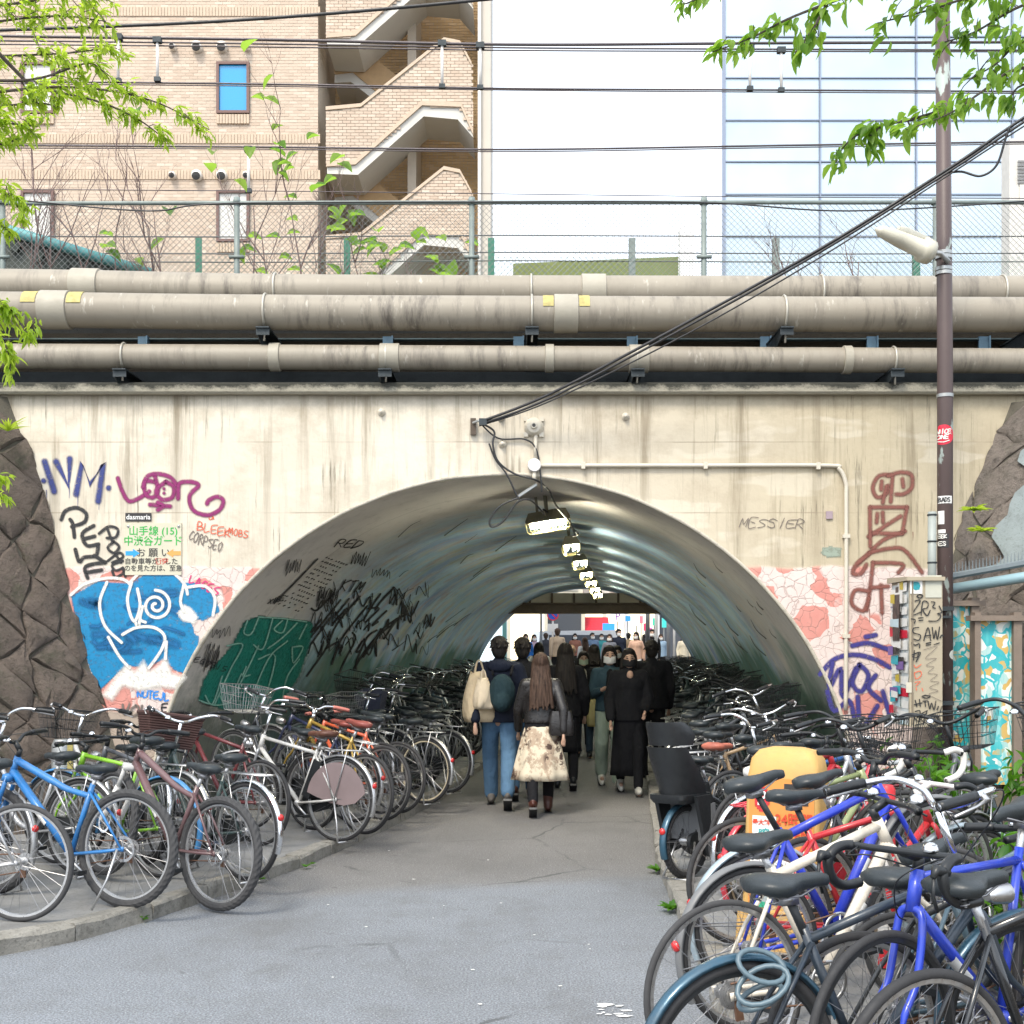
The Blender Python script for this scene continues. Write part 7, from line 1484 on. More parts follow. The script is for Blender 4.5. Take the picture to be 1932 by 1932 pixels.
while Y < 33:
    sp_, c, kn_ = rt.choice(kinds); nth += 1; bicycle(sp_, (kn_ + ' bicycle, %s from the near mouth in the right tunnel row' % ORD[nth - 1]) if nth <= 14 else kn_ + ' bicycle deep in the packed row along the right tunnel wall', kx(KR, Y) + .5 + rt.uniform(-.1, .22), Y, 36 + rt.uniform(-14, 16), c, lean=rt.uniform(-5, -1), steer=rt.uniform(-25, 25), pitch=rt.choice((0, 4, 8, 12)), group=TG_R, simple=True, barcol=rt.choice((M_BLK, M_BLK, M_CHR)), rimm=rt.choice((M_BLK, M_GREYP, M_ALU)), fencol=rt.choice((M_BLK, M_GREYP, M_ALU)), bask=(('wire', M_BLK) if rt.random() < .3 else None)); Y += .44 + .01 * (Y - 11)
# ---------------------------------------------------------------- people
def hairmat(name, c0, c1):
    m, t, b = nodes(name); n_ = noise(t, coords(t, scale=(55, 55, 3.2)), 1.0, 5, .6); L(t, mix(t, ramp(t, n_, [(.35, 0), (.7, 1)]), c0, c1), b.inputs['Base Color']); b.inputs['Roughness'].default_value = .62; b.inputs['Specular IOR Level'].default_value = .25; bump(t, b, n_, .9, .012); _mats[name] = m; return m
M_SKIN = pm('skin', (.50, .31, .22), .5, 0, .1, 10); M_HAIRK = hairmat('hair_black', (.010, .008, .008), (.03, .024, .02)); M_HAIRB = hairmat('hair_brown', (.025, .014, .009), (.10, .06, .042)); M_EYE = pm('eye_dark', (.015, .012, .01), .3)
def fab(name, col, rough=.85, bs=30, bmp=.25):
    name = 'fabric_' + name
    if name in _mats: return _mats[name]
    m, t, b = nodes(name); v = coords(t); f1 = noise(t, coords(t, scale=(1.0, 1.0, .45)), 9, 3, .5); f2 = noise(t, v, 4, 4); L(t, mix(t, f2, tuple(c * .72 for c in col), tuple(min(1, c * 1.18) for c in col)), b.inputs['Base Color']); b.inputs['Roughness'].default_value = rough; b.inputs['Specular IOR Level'].default_value = .2
    if bmp > .1: bump(t, b, math_(t, 'ADD', f1, math_(t, 'MULTIPLY', noise(t, v, 120, 2), .04)), .9, .05)
    _mats[name] = m; return m
class Blob:
    def __init__(self): self.m = MB()
    def cap(self, a, b, ra, rb=None, n=12, sq=1.0):
        rb = ra if rb is None else rb; a, b = Vector(a), Vector(b); d = (b - a); Ld = max(d.length, 1e-5); d = d / Ld; pts, rs = [], []
        for i in range(5): t = math.pi / 2 * (1 - i / 4) ; pts.append(a - d * ra * math.sin(t)); rs.append(max(ra * math.cos(t), .001))
        for i in range(1, 5): t = math.pi / 2 * i / 4; pts.append(b + d * rb * math.sin(t)); rs.append(max(rb * math.cos(t), .001))
        if Ld > .01: pts.insert(5, b.copy()); rs.insert(5, rb)
        self.m.tube(pts, rs, n, squash=sq); return self
    def ell(self, c, r, n=14, k=9, zmin=None):
        c = Vector(c); vs_ = []; fs = []
        for i in range(k + 1):
            t = math.pi * i / k
            for j in range(n):
                p = 2 * math.pi * j / n; q = Vector((r[0] * math.sin(t) * math.cos(p), r[1] * math.sin(t) * math.sin(p), r[2] * math.cos(t))); 
                if zmin is not None: q.z = max(q.z, zmin - c.z)
                vs_.append(c + q)
        for i in range(k):
            for j in range(n): fs.append((i * n + j, i * n + (j + 1) % n, (i + 1) * n + (j + 1) % n, (i + 1) * n + j))
        self.m.add(vs_, fs); return self
    def bake(self, name, vox, sm=3):
        me = bpy.data.meshes.new('tmp'); me.from_pydata(self.m.v, [], self.m.f); bm = bmesh.new(); bm.from_mesh(me); bmesh.ops.remove_doubles(bm, verts=bm.verts[:], dist=.0015); bmesh.ops.recalc_face_normals(bm, faces=bm.faces[:]); bm.to_mesh(me); bm.free()
        o = bpy.data.objects.new('tmp', me); COL.objects.link(o); rm = o.modifiers.new('r', 'REMESH'); rm.mode = 'VOXEL'; rm.voxel_size = vox; rm.use_smooth_shade = True
        if sm: s_ = o.modifiers.new('s', 'SMOOTH'); s_.iterations = sm; s_.factor = .5
        bpy.context.view_layer.update(); out = bpy.data.meshes.new_from_object(o.evaluated_get(bpy.context.evaluated_depsgraph_get())); out.name = name; bpy.data.objects.remove(o); bpy.data.meshes.remove(me); return out
def pose_joints(fem, stride, arms, hw_=.165):
    J = {}; sh = .158 if fem else .182
    for s_, nm in ((1, 'L'), (-1, 'R')):
        f = stride * s_; hip = V3(.085 * s_, 0, .90); ank = V3(.085 * s_, -f, .085 if f >= 0 else .085 + abs(f) * .28)
        kn = (hip + ank) / 2 + V3(.01 * s_, -.04 - (.05 if f < 0 else .0), .02); J['hip' + nm], J['kn' + nm], J['an' + nm] = hip, kn, ank; J['f' + nm] = f
        J['sh' + nm] = V3(sh * s_, .01, 1.385); el, wr = arms.get(nm, (V3(.235 * s_, .04 + f * .3, 1.12), V3(.235 * s_, -.03 + f * .7, .88))); J['el' + nm], J['wr' + nm] = V3(*el), V3(*wr)
    return J
def hand(B, w_, d, s_):
    d = d.normalized(); side = d.cross(V3(0, 1, 0)); side = side.normalized() if side.length > .1 else V3(1, 0, 0); B.cap(w_, w_ + d * .07, .028, .032, 8, .6)
    for i, (o, l_) in enumerate(((-.022, .062), (-.008, .072), (.007, .068), (.021, .052))):
        a = w_ + d * .08 + side * o; B.cap(a, a + d * l_ * .55, .0095, .009, 6); B.cap(a + d * l_ * .55, a + d * l_ * .9 + V3(0, -.018, 0), .009, .008, 6)
    B.cap(w_ + d * .02 + V3(0, -.01, 0), w_ + d * .065 + V3(0, -.045, 0) , .012, .010, 6)
def body_mesh(fem, J, vox):
    B = Blob(); 
    for n_ in 'LR':
        B.cap(J['hip' + n_], J['kn' + n_], .078, .052); B.cap(J['kn' + n_], J['an' + n_], .05, .034); B.cap(J['sh' + n_], J['el' + n_], .045, .036, 10); B.cap(J['el' + n_], J['wr' + n_], .036, .026, 10); hand(B, J['wr' + n_], J['wr' + n_] - J['el' + n_], 1 if n_ == 'L' else -1)
        B.cap(J['an' + n_] + V3(0, .03, -.04), J['an' + n_] + V3(0, -.13, -.055), .033, .028, 8)
    B.ell((0, 0, .93), (.15, .10, .12)).ell((0, 0, 1.10), (.125, .088, .16)).ell((0, 0, 1.28), (.155, .10, .16)); B.cap((-.12, .01, 1.385), (.12, .01, 1.385), .052)
    B.cap((0, .012, 1.40), (0, 0, 1.50), .05, .046); B.ell((0, .008, 1.595), (.073, .088, .102)); B.ell((0, -.018, 1.545), (.055, .066, .065)); B.ell((0, -.088, 1.575), (.012, .02, .018), 8, 6); B.cap((0, -.082, 1.60), (0, -.092, 1.575), .008, .010, 6); B.ell((0, -.076, 1.535), (.022, .012, .010), 8, 6)
    for s_ in (-1, 1): B.ell((.074 * s_, .012, 1.58), (.012, .02, .03), 8, 6)
    return B.bake('body', vox, 2)
def trousers_mesh(J, wide, vox):
    B = Blob()
    for n_ in 'LR': B.cap(J['hip' + n_], J['kn' + n_], .094, .070 + wide); B.cap(J['kn' + n_], J['an' + n_] + V3(0, 0, .03), .070 + wide, .056 + wide * 1.3)
    B.ell((0, 0, .95), (.172, .122, .12)); return B.bake('trousers', vox, 2)
def top_mesh(J, fem, loose, hem, vox):
    B = Blob()
    for n_ in 'LR': B.cap(J['sh' + n_], J['el' + n_], .060 + loose * .6, .050 + loose * .6); B.cap(J['el' + n_], J['wr' + n_] + (J['el' + n_] - J['wr' + n_]) * .10, .050 + loose * .6, .040 + loose * .5)
    w_ = .005 if fem else .022
    B.ell((0, 0, 1.29), (.165 + w_ + loose, .115 + loose, .155)).ell((0, .0, 1.10), (.150 + w_ + loose, .108 + loose, .20)); B.cap((-.13, .01, 1.385), (.13, .01, 1.385), .064 + loose * .5); B.m.tube([V3(0, 0, 1.22), V3(0, 0, 1.10), V3(0, 0, (1.10 + hem) / 2), V3(0, 0, hem)], [.105 + loose, .110 + loose, .116 + loose, .122 + loose], 20, squash=(.158 + w_ + loose) / (.118 + loose))
    B.cap((0, .02, 1.40), (0, .012, 1.45), .072 + loose * .3, .060 + loose * .4)
    return B.bake('jacket', vox, 3)
def shoe(root, J, n_, mat, boot=False, sole=None):
    a = J['an' + n_]; f = J['f' + n_]; B = Blob(); B.ell((0, -.045, .0), (.046, .14, .055), zmin=-.052).ell((0, .03, .03), (.044, .055, .06))
    if boot: B.cap((0, .02, .02), (0, .02, .20), .052, .056)
    me = B.bake('shoe', .011, 1); tl = 0 if f >= 0 else rad(-30); tl = -tl
    o = put('shoe', me, mat, root, a + V3(0, .0, -.030), (tl, 0, 0)); put('sole', MB().box((0, -.045, -.062), (.082, .275, .022)).mesh('sole'), sole or M_BLK, o); return o
def hair_mesh(style):
    B = Blob()
    if style == 'short':
        B.ell((0, .028, 1.628), (.082, .090, .092)); B.ell((0, -.03, 1.675), (.064, .05, .036)); B.ell((0, .045, 1.572), (.076, .064, .088)); rh = random.Random(9)
        for i in range(70):
            a, e = rh.uniform(0, 6.28), rh.uniform(-.35, 1.45); q = V3(math.cos(a) * math.cos(e) * .078, .024 + math.sin(a) * math.cos(e) * .086, 1.628 + math.sin(e) * .086)
            if q.y < -.02 and q.z < 1.66: continue
            d = (q - V3(0, .024, 1.628)).normalized(); B.cap(q, q + d * .014 + V3(rh.uniform(-.02, .02), rh.uniform(-.01, .02), -.016), .014, .007, 6)
    elif style == 'bald': B.ell((.06, .03, 1.58), (.028, .05, .04)); B.ell((-.06, .03, 1.58), (.028, .05, .04)); B.ell((0, .08, 1.57), (.06, .03, .04))
    else:
        B.ell((0, .028, 1.628), (.088, .096, .098)); B.ell((0, -.02, 1.682), (.066, .055, .034)); ln = 1.12 if style == 'long' else 1.40
        for s_ in (-1, 1): B.cap((.072 * s_, .015, 1.62), (.082 * s_, .03, 1.50), .030, .032, 10, .8); B.cap((.082 * s_, .03, 1.50), (.088 * s_, .045, ln + .1), .032, .022, 10, .8)
        rh = random.Random(4)
        for i in range(15):
            x_ = (i - 7) / 7; B.cap((.070 * x_, .085 - .03 * x_ * x_, 1.60), (.098 * x_ + rh.uniform(-.008, .008), .135 - .035 * x_ * x_, 1.38), .021, .020, 8); B.cap((.098 * x_, .135 - .035 * x_ * x_, 1.39), (.118 * x_ + rh.uniform(-.015, .015), .165 - .03 * x_ * x_, ln + rh.uniform(-.02, .07)), .020, .010, 8)
        pass
    return B.bake('hair', .009, 1)
_hair, _crowd = {}, {}
def mask_mesh():
    m = MB(); rg = lambda u, v: (.079 * math.sin((u - .5) * 2.5) , -.012 - .098 * math.cos((u - .5) * 2.5) * (1 - .12 * (2 * v - 1) ** 2) + .012, 1.502 + .082 * v - .006 * math.cos((u - .5) * 6)); m.grid(rg, 10, 6); return m.mesh('face_mask', True)
def skirt_mesh(z0, z1, r0, r1, folds, amp, sy=.72, seed=1):
    m = MB(); rr_ = random.Random(seed); ph = rr_.uniform(0, 6); rings = []; n = 48
    for i in range(9):
        v = i / 8; z = z0 + (z1 - z0) * v; r_ = r0 + (r1 - r0) * (v ** .8)
        rings.append([V3((r_ + amp * v * math.sin(folds * t + ph + .4 * math.sin(3 * t))) * math.cos(t), (r_ + amp * v * math.sin(folds * t + ph + .4 * math.sin(3 * t))) * math.sin(t) * sy, z) for t in [2 * math.pi * j / n for j in range(n)]])
    m.loft(rings); return m.mesh('skirt', True)
PEOPLE_G = 'people walking through the tunnel'
def person(label, X, Y, H, face, fem, top, bottom, hair='short', hairc=None, mask=None, stride=.18, arms=None, loose=.012, hem=.86, wide=.0, shoes=None, skirt=None, coat=None, inner=None, neck=False, boot=False, rot=0, vox=.014, group=PEOPLE_G, z=0, detail=True):
    root = empty('person', label, 'person', (X, Y, z), (0, 0, (0 if face > 0 else math.pi) + rad(rot)), group); s_ = H / 1.705; root.scale = (s_,) * 3
    J = pose_joints(fem, stride, arms or {}); key = (fem, round(stride, 2), repr(arms), vox)
    if ('b', key) not in _crowd: _crowd[('b', key)] = body_mesh(fem, J, vox)
    bd = put('body', _crowd[('b', key)], M_SKIN, root)
    k2 = ('t', key, wide); 
    if bottom is not None:
        if k2 not in _crowd: _crowd[k2] = trousers_mesh(J, wide, vox)
        put('trousers', _crowd[k2], bottom, root)
    k3 = ('j', key, loose, hem)
    if k3 not in _crowd: _crowd[k3] = top_mesh(J, fem, loose, hem, vox)
    put('jacket', _crowd[k3], top, root)
    if hair not in _hair: _hair[hair] = hair_mesh(hair)
    put('hair', _hair[hair], hairc or M_HAIRK, root)
    if 'mask' not in _hair: _hair['mask'] = mask_mesh()
    if mask is not None: put('face_mask', _hair['mask'], mask, root)
    if 'eye' not in _hair: _hair['eye'] = Blob().ell((0, 0, 0), (.013, .005, .006), 8, 6).m.mesh('eye', True); _hair['brow'] = MB().box((0, 0, 0), (.03, .006, .006)).mesh('eyebrow')
    for e in (-1, 1): put('eye', _hair['eye'], M_EYE, root, (.030 * e, -.0765, 1.598)); put('eyebrow', _hair['brow'], M_HAIRK, root, (.031 * e, -.077, 1.619), (0, .1 * e, 0))
    if skirt: put('skirt', skirt_mesh(*skirt[:6]), skirt[6], root)
    if coat: put('coat_skirt', skirt_mesh(*coat[:6]), coat[6], root)
    if inner is not None: put('inner_top', Blob().ell((0, -.105 - loose, 1.24), (.052, .03, .20)).ell((0, -.09 - loose, 1.37), (.045, .03, .06)).m.mesh('inner_top', True), inner, root)
    if neck: put('bare_neckline', Blob().ell((0, -.088 - loose * .6, 1.405), (.040, .030, .050)).m.mesh('bare_neckline', True), M_SKIN, root)
    if detail:
        for n_ in 'LR': shoe(root, J, n_, shoes or M_BLK, boot)
    else:
        if 'sh' not in _hair:
            B = Blob(); B.ell((0, -.045, .0), (.046, .14, .055), zmin=-.052); _hair['sh'] = B.m.mesh('shoe', True)
        for n_ in 'LR': put('shoe', _hair['sh'], shoes or M_BLK, root, J['an' + n_] + V3(0, 0, -.03))
    return root
def pg(x, y): return G(x, y)
navy = fab('navy', (.014, .018, .032)); blk = fab('black', (.012, .012, .014)); jean = fab('denim', (.085, .165, .27), .85, 60); mint = fab('mint_denim', (.36, .44, .36)); beige = fab('beige', (.42, .33, .24)); cream = fab('cream', (.62, .56, .44)); white = fab('white', (.75, .75, .73)); leather = pm('leather_black', (.02, .018, .018), .33, 0, .4, 8, .25, 40); mwh = fab('mask_white', (.78, .77, .74), .8, 30, .05); mbk = fab('mask_black', (.018, .018, .02), .8, 30, .05)
boots = pm('boot_brown', (.07, .022, .015), .35); shoew = pm('shoe_white', (.62, .60, .54), .6); shoegr = pm('shoe_grey', (.14, .13, .12), .7)
def print_mat():
    m, t, b = nodes('printed_skirt'); v = coords(t, scale=(1, 1, .8)); n1 = noise(t, v, 7, 6, .7); n2 = noise(t, coords(t, loc=(3, 1, 2)), 13, 5, .7)
    c = mix(t, ramp(t, n1, [(.47, 0), (.53, 1)]), (.66, .58, .44), (.42, .32, .23)); c = mix(t, math_(t, 'MULTIPLY', ramp(t, n2, [(.49, 0), (.53, 1)]), ramp(t, noise(t, v, 3.5, 2), [(.42, 0), (.52, 1)])), c, (.07, .04, .03)); L(t, c, b.inputs['Base Color']); b.inputs['Roughness'].default_value = .8; return m
# near group, walking away
q = pg(942, 1524); man = person('man in dark hooded jacket and blue jeans walking away with tote bags', q.x, q.y, 1.77, -1, False, navy, jean, 'short', stride=.30, loose=.030, wide=.012, shoes=shoegr, arms={'R': ((-.26, .02, 1.14), (-.33, -.05, 1.0))})
put('hood', Blob().ell((0, .10, 1.42), (.13, .075, .07)).ell((0, .04, 1.44), (.11, .10, .05)).bake('hood', .014), navy, man)
bpk = empty('backpack', 'dark teal backpack on the man in the hooded jacket', 'backpack', (q.x + .03, q.y - .24, 0)); put('pack_body', Blob().ell((0, 0, 1.20), (.14, .10, .20)).ell((0, -.05, 1.12), (.10, .08, .11)).bake('pack_body', .014), fab('teal_dark', (.016, .035, .042)), bpk)
for s_ in (-1, 1): put('strap', MB().tube(crom([(.09 * s_, .06, 1.38), (.11 * s_, .16, 1.47), (.12 * s_, .26, 1.36)], 4), .014, 6).mesh('strap', True), blk, bpk)
def tote(label, loc, w_, h, d_, mat, rot=0, hl=.12, sag=1.0):
    r_ = empty('tote_bag', label, 'bag', loc, (0, 0, rad(rot))); m = MB(); rings = []
    for i in range(10):
        v = i / 9; z = -h * v; ww = w_ * (.55 + .45 * math.sin(min(1, v * 1.15) * math.pi * .62) ** 1.0); dd = d_ * (.25 + .75 * math.sin(min(1.0, v * 1.05) * math.pi * .62)); 
        if v > .9: ww *= .90; dd *= .85
        rings.append([V3(ww * (abs(math.cos(t)) ** .6) * (1 if math.cos(t) > 0 else -1) + .012 * math.sin(5 * t + 4 * v) * v, dd * (abs(math.sin(t)) ** .7) * (1 if math.sin(t) > 0 else -1) + .012 * math.sin(4 * t + 2 + 6 * v) * v, z + .02 * math.sin(3 * t) * (1 - v) * sag) for t in [2 * math.pi * j / 28 for j in range(28)]])
    m.loft(rings); put('sack', m.mesh('sack', True), mat, r_)
    for s_ in (-1, 1): put('handle', MB().tube(crom([(-w_ * .3, d_ * .2 * s_, -.01), (-w_ * .14, 0, hl * .8), (w_ * .1, 0, hl * .85), (w_ * .3, d_ * .2 * s_, -.01)], 5), .010, 6).mesh('handle', True), mat, r_)
    return r_
tt = fab('tote_cream', (.56, .45, .30)); tote('large cream tote bag hanging from the shoulder of the jeans man', P(904, 1270, q.y - .08), .165, .50, .13, tt, 10, .14); tote('smaller cream bag hung in front of the large tote', P(912, 1282, q.y - .22), .10, .30, .09, fab('tote_pale', (.62, .52, .38)), 20, .10)
q2 = pg(976, 1519); person('person in black jacket and blue jeans beside the man with totes', q2.x + .06, q2.y + .45, 1.76, -1, False, blk, jean, 'short', stride=-.16, loose=.02, shoes=boots)
q = pg(1020, 1538); wmn = person('woman with long brown hair in leather jacket and printed cream skirt', q.x, q.y, 1.60, -1, True, leather, blk, 'long', M_HAIRB, stride=-.26, loose=.014, hem=.98, shoes=boots, boot=True, skirt=(.99, .38, .145, .30, 7, .022, print_mat()))
sb_ = empty('shoulder_bag', 'black shoulder bag on the woman in the printed skirt', 'bag', (q.x + .20, q.y - .10, 0)); put('bag_body', MB().loft([rrect(.11, .05, .03, .80), rrect(.125, .062, .04, .83), rrect(.12, .055, .04, .95), rrect(.10, .035, .03, 1.04)]).mesh('bag_body', 'angle'), leather, sb_); put('strap', MB().tube(crom([(-.04, 0, 1.03), (-.05, .03, 1.30), (-.02, .10, 1.31), (.06, 0, 1.03)], 6), .007, 5).mesh('strap', True), leather, sb_)
person('person in long black coat walking away behind the woman in printed skirt', .62, 14.4, 1.70, -1, True, blk, blk, 'long', stride=.15, loose=.025, coat=(1.0, .45, .15, .185, 6, .012, blk))
# near group, coming towards the camera
q = pg(1150, 1484); dn = person('woman in white mask, denim jacket and pale green trousers', q.x, q.y, 1.67, 1, True, fab('dark_denim', (.04, .075, .095)), mint, 'long', stride=.20, wide=.016, mask=mwh, shoes=shoew, loose=.014, hem=.92, inner=blk, arms={'R': ((-.22, -.02, 1.12), (-.12, -.20, 1.18))})
q = pg(1187, 1497); person('woman in black mask and long black coat and skirt', q.x, q.y, 1.64, 1, True, blk, blk, 'bob', stride=.22, mask=mbk, shoes=shoew, loose=.035, coat=(1.02, .22, .165, .215, 6, .016, blk), neck=True, arms={'L': ((.22, -.03, 1.14), (.18, -.12, 1.0))})
q = pg(1101, 1428); person('woman in pale mask and black coat over a cream top', q.x, q.y, 1.58, 1, True, blk, fab('dark_denim2', (.03, .05, .075)), 'long', stride=.14, mask=fab('mask_mint', (.50, .58, .42)), loose=.02, inner=cream, coat=(1.0, .55, .17, .21, 5, .01, blk))
tote('yellowish printed tote bag carried by the woman in cream top', P(1125, 1320, q.y - .22), .14, .40, .08, fab('tote_yellow', (.42, .36, .17)), 0, .30)
person('person in black jacket walking away at the right tunnel side', 1.76, 15.6, 1.74, -1, False, blk, blk, 'short', stride=.14, loose=.03)
person('person with black bobbed hair and cream top deep in the tunnel', 1.30, 19.6, 1.68, -1, True, cream, blk, 'bob', stride=.12)
# middle distance
person('bald man in black jacket over a pale blue shirt', 1.09, 22.5, 1.70, 1, False, blk, navy, 'bald', pm('hair_grey', (.3, .3, .3), .6), stride=.15, inner=fab('pale_blue', (.40, .52, .68)), vox=.018, detail=False)
person('person in white jacket with a dark shoulder strap seen from behind', .52, 24, 1.72, -1, True, white, fab('grey_trouser', (.1, .1, .11)), 'bob', stride=.12, loose=.03, vox=.018, detail=False)
person('person in white mask and dark clothes behind the denim jacket woman', 1.83, 21.5, 1.66, 1, True, blk, blk, 'bob', mask=mwh, stride=.1, vox=.018, detail=False)
# the crowd beyond the far mouth
CG = 'crowd beyond the far mouth of the tunnel'
crowd = [('man in beige coat with dark bag seen from behind in the crowd', 1051, 40, 1.84, -1, False, beige, blk, 'short', None), ('person in bright blue jacket at the left of the crowd', 992, 40, 1.66, 1, True, fab('bright_blue', (.03, .16, .48)), blk, 'bob', mwh), ('person in mauve top at the left of the crowd', 1008, 43, 1.66, 1, True, fab('mauve', (.40, .30, .36)), blk, 'bob', mwh),
 ('woman in pink outfit in the crowd', 1070, 33.0, 1.58, 1, True, fab('pink', (.70, .36, .42)), white, 'bob', mwh), ('woman in white top with crossing strap in the crowd', 1103, 36.5, 1.66, -1, True, white, white, 'long', None), ('man in black jacket and white mask in the crowd', 1168, 42, 1.84, 1, False, navy, blk, 'short', mwh), ('person in peach jacket with black bag strap in the crowd', 1200, 38, 1.70, 1, True, fab('peach', (.62, .40, .30)), white, 'bob', mwh), ('man in black hooded top and white mask in the crowd', 1230, 39, 1.80, 1, False, blk, white, 'short', mwh),
 ('person in grey jacket and white mask in the crowd', 1150, 38.5, 1.64, 1, True, fab('grey', (.16, .17, .2)), blk, 'bob', mwh), ('person in slate blue shirt far back in the crowd', 1118, 46, 1.75, 1, False, fab('slate_blue', (.12, .18, .28)), blk, 'short', mwh), ('person in cream coat at the right beyond the posts', 1290, 45, 1.70, 1, True, cream, navy, 'bob', mwh), ('person in pale lilac top at the right beyond the posts', 1303, 47, 1.72, 1, True, fab('lilac', (.55, .50, .62)), navy, 'bob', mwh),
 ('person in dark coat far left in the crowd', 1030, 47, 1.75, -1, False, fab('char', (.05, .05, .06)), blk, 'short', None), ('person in rust brown top far back in the crowd', 1085, 48, 1.74, 1, True, fab('rust', (.30, .13, .09)), blk, 'bob', mwh), ('person in teal jacket far back in the crowd', 1135, 47, 1.72, 1, False, fab('teal2', (.05, .25, .27)), blk, 'short', mwh), ('person in tan jacket far back in the crowd', 1185, 48, 1.76, -1, False, fab('tan', (.35, .25, .15)), blk, 'short', None), ('person in pale blue jacket at the right of the crowd', 1247, 46, 1.70, 1, True, fab('pale_blue2', (.30, .42, .55)), blk, 'bob', mwh), ('person in red scarf coat far back in the crowd', 1215, 50, 1.72, -1, True, fab('red', (.45, .06, .07)), blk, 'long', None), ('person in ochre coat far back in the crowd', 1062, 51, 1.75, 1, True, fab('ochre', (.40, .28, .08)), blk, 'bob', mwh)]
for i, (lb, x, Y, H, fc, fem, tp, bt, hr, mk) in enumerate(crowd):
    person(lb, P(x, 0, Y).x, Y, H, fc, fem, tp, bt, hr, None if i % 4 else M_HAIRB, mk, stride=(.12 if fem else .16), vox=.018, group=CG, z=.0 if Y < 34 else .36 * min(1, (Y - 34.6) / 3), detail=False, rot=R.uniform(-25, 25))
# ---------------------------------------------------------------- trees, branches, weeds
def leaf_mat(name, c0, c1, trans=.45):
    m, t, b = nodes(name); o = [n for n in t.nodes if n.type == 'OUTPUT_MATERIAL'][0]; at = N(t, 'ShaderNodeAttribute', attribute_name='rnd'); c = ramp(t, at.outputs['Fac'], [(0, c0), (1, c1)])
    L(t, c, b.inputs['Base Color']); b.inputs['Roughness'].default_value = .45; tl = N(t, 'ShaderNodeBsdfTranslucent'); L(t, mix(t, .5, c, tuple(min(1, x * 1.6) for x in c1)), tl.inputs[0]); ms = N(t, 'ShaderNodeMixShader'); ms.inputs[0].default_value = trans; L(t, b.outputs[0], ms.inputs[1]); L(t, tl.outputs[0], ms.inputs[2]); L(t, ms.outputs[0], o.inputs[0]); return m
class Leaves:
    def __init__(self): self.v, self.f, self.r = [], [], []
    def leaf(self, base, d, up, ln, w_, curl=.25):
        d = d.normalized(); s_ = d.cross(up); s_ = s_.normalized() if s_.length > 1e-3 else V3(1, 0, 0); n_ = s_.cross(d); o = len(self.v)
        for (t, ww) in ((0, .02), (.22, .75), (.50, 1.0), (.78, .62), (1.0, .02)):
            c = base + d * (ln * t) - n_ * (curl * ln * t * t); h = n_ * (w_ * .35 * ww)
            self.v += [tuple(c + s_ * (w_ / 2 * ww) + h), tuple(c), tuple(c - s_ * (w_ / 2 * ww) + h)]
        for k in range(4):
            for j in range(2): self.f.append((o + k * 3 + j, o + k * 3 + j + 1, o + k * 3 + 4 + j, o + k * 3 + 3 + j))
        self.r += [R.random()] * 8
    def build(self, name, mat, parent, **kw):
        me = bpy.data.meshes.new(name); me.from_pydata(self.v, [], self.f); a = me.attributes.new('rnd', 'FLOAT', 'FACE'); a.data.foreach_set('value', self.r); me.polygons.foreach_set('use_smooth', [True] * len(me.polygons)); return put(name, me, mat, parent, **kw)
def rdir(z=0): return V3(R.uniform(-1, 1), R.uniform(-1, 1), R.uniform(-1, 1) + z).normalized()
M_BARK = pm('bark', (.075, .06, .05), .85, 0, .4, 9, .5); M_TWIG = pm('twig', (.16, .105, .095), .75, 0, .3)
LV_L = leaf_mat('young_leaf_yellow_green', (.16, .30, .015), (.46, .58, .06), .6); LV_R = leaf_mat('leaf_fresh_green', (.07, .20, .015), (.28, .44, .05), .6); LV_W = leaf_mat('weed_green', (.03, .12, .01), (.12, .30, .02))
def leafy_tree(name, label, trunk, limbs, twigs, Lv, ln, w_, dens, mat, droop):
    root = empty(name, label, 'tree'); put('trunk', MB().tube(trunk[0], trunk[1], 10).mesh('trunk', True), M_BARK, root)
    bm_ = MB()
    for pts, r0 in limbs: c = crom(pts, 6); bm_.tube(c, [r0 * (1 - .8 * i / len(c)) for i in range(len(c))], 6)
    for pts, n_, spread in twigs:
        c = crom(pts, 6); bm_.tube(c, [.009 * (1 - .75 * i / len(c)) for i in range(len(c))], 5)
        for k in range(n_):
            t = (k + R.random()) / n_; i = min(len(c) - 2, int(t * (len(c) - 1))); p = c[i] + (c[i + 1] - c[i]) * R.random(); d = (c[i + 1] - c[i]).normalized(); sub = p + rdir() * spread * R.random()
            if (sub - p).length > .04: bm_.tube([p, (p + sub) / 2 + V3(0, 0, .01), sub], [.003, .0025, .0015], 3)
            for e in range(dens):
                q_ = p + (sub - p) * R.uniform(.3, 1.0) + rdir() * .02; dd = (d * .6 + rdir() * .8 + V3(0, 0, -droop)).normalized(); Lv.leaf(q_, dd, (V3(0, 0, 1) + rdir() * .5).normalized(), ln * R.uniform(.4, 1.2), w_ * R.uniform(.6, 1.15))
    put('branches', bm_, M_BARK, root); Lv.build('crown', mat, root, kind='stuff'); return root
YT = 6.9
tw = lambda L_, Y=YT, dy=.0: [P(x, y, Y + dy * i) for i, (x, y) in enumerate(L_)]
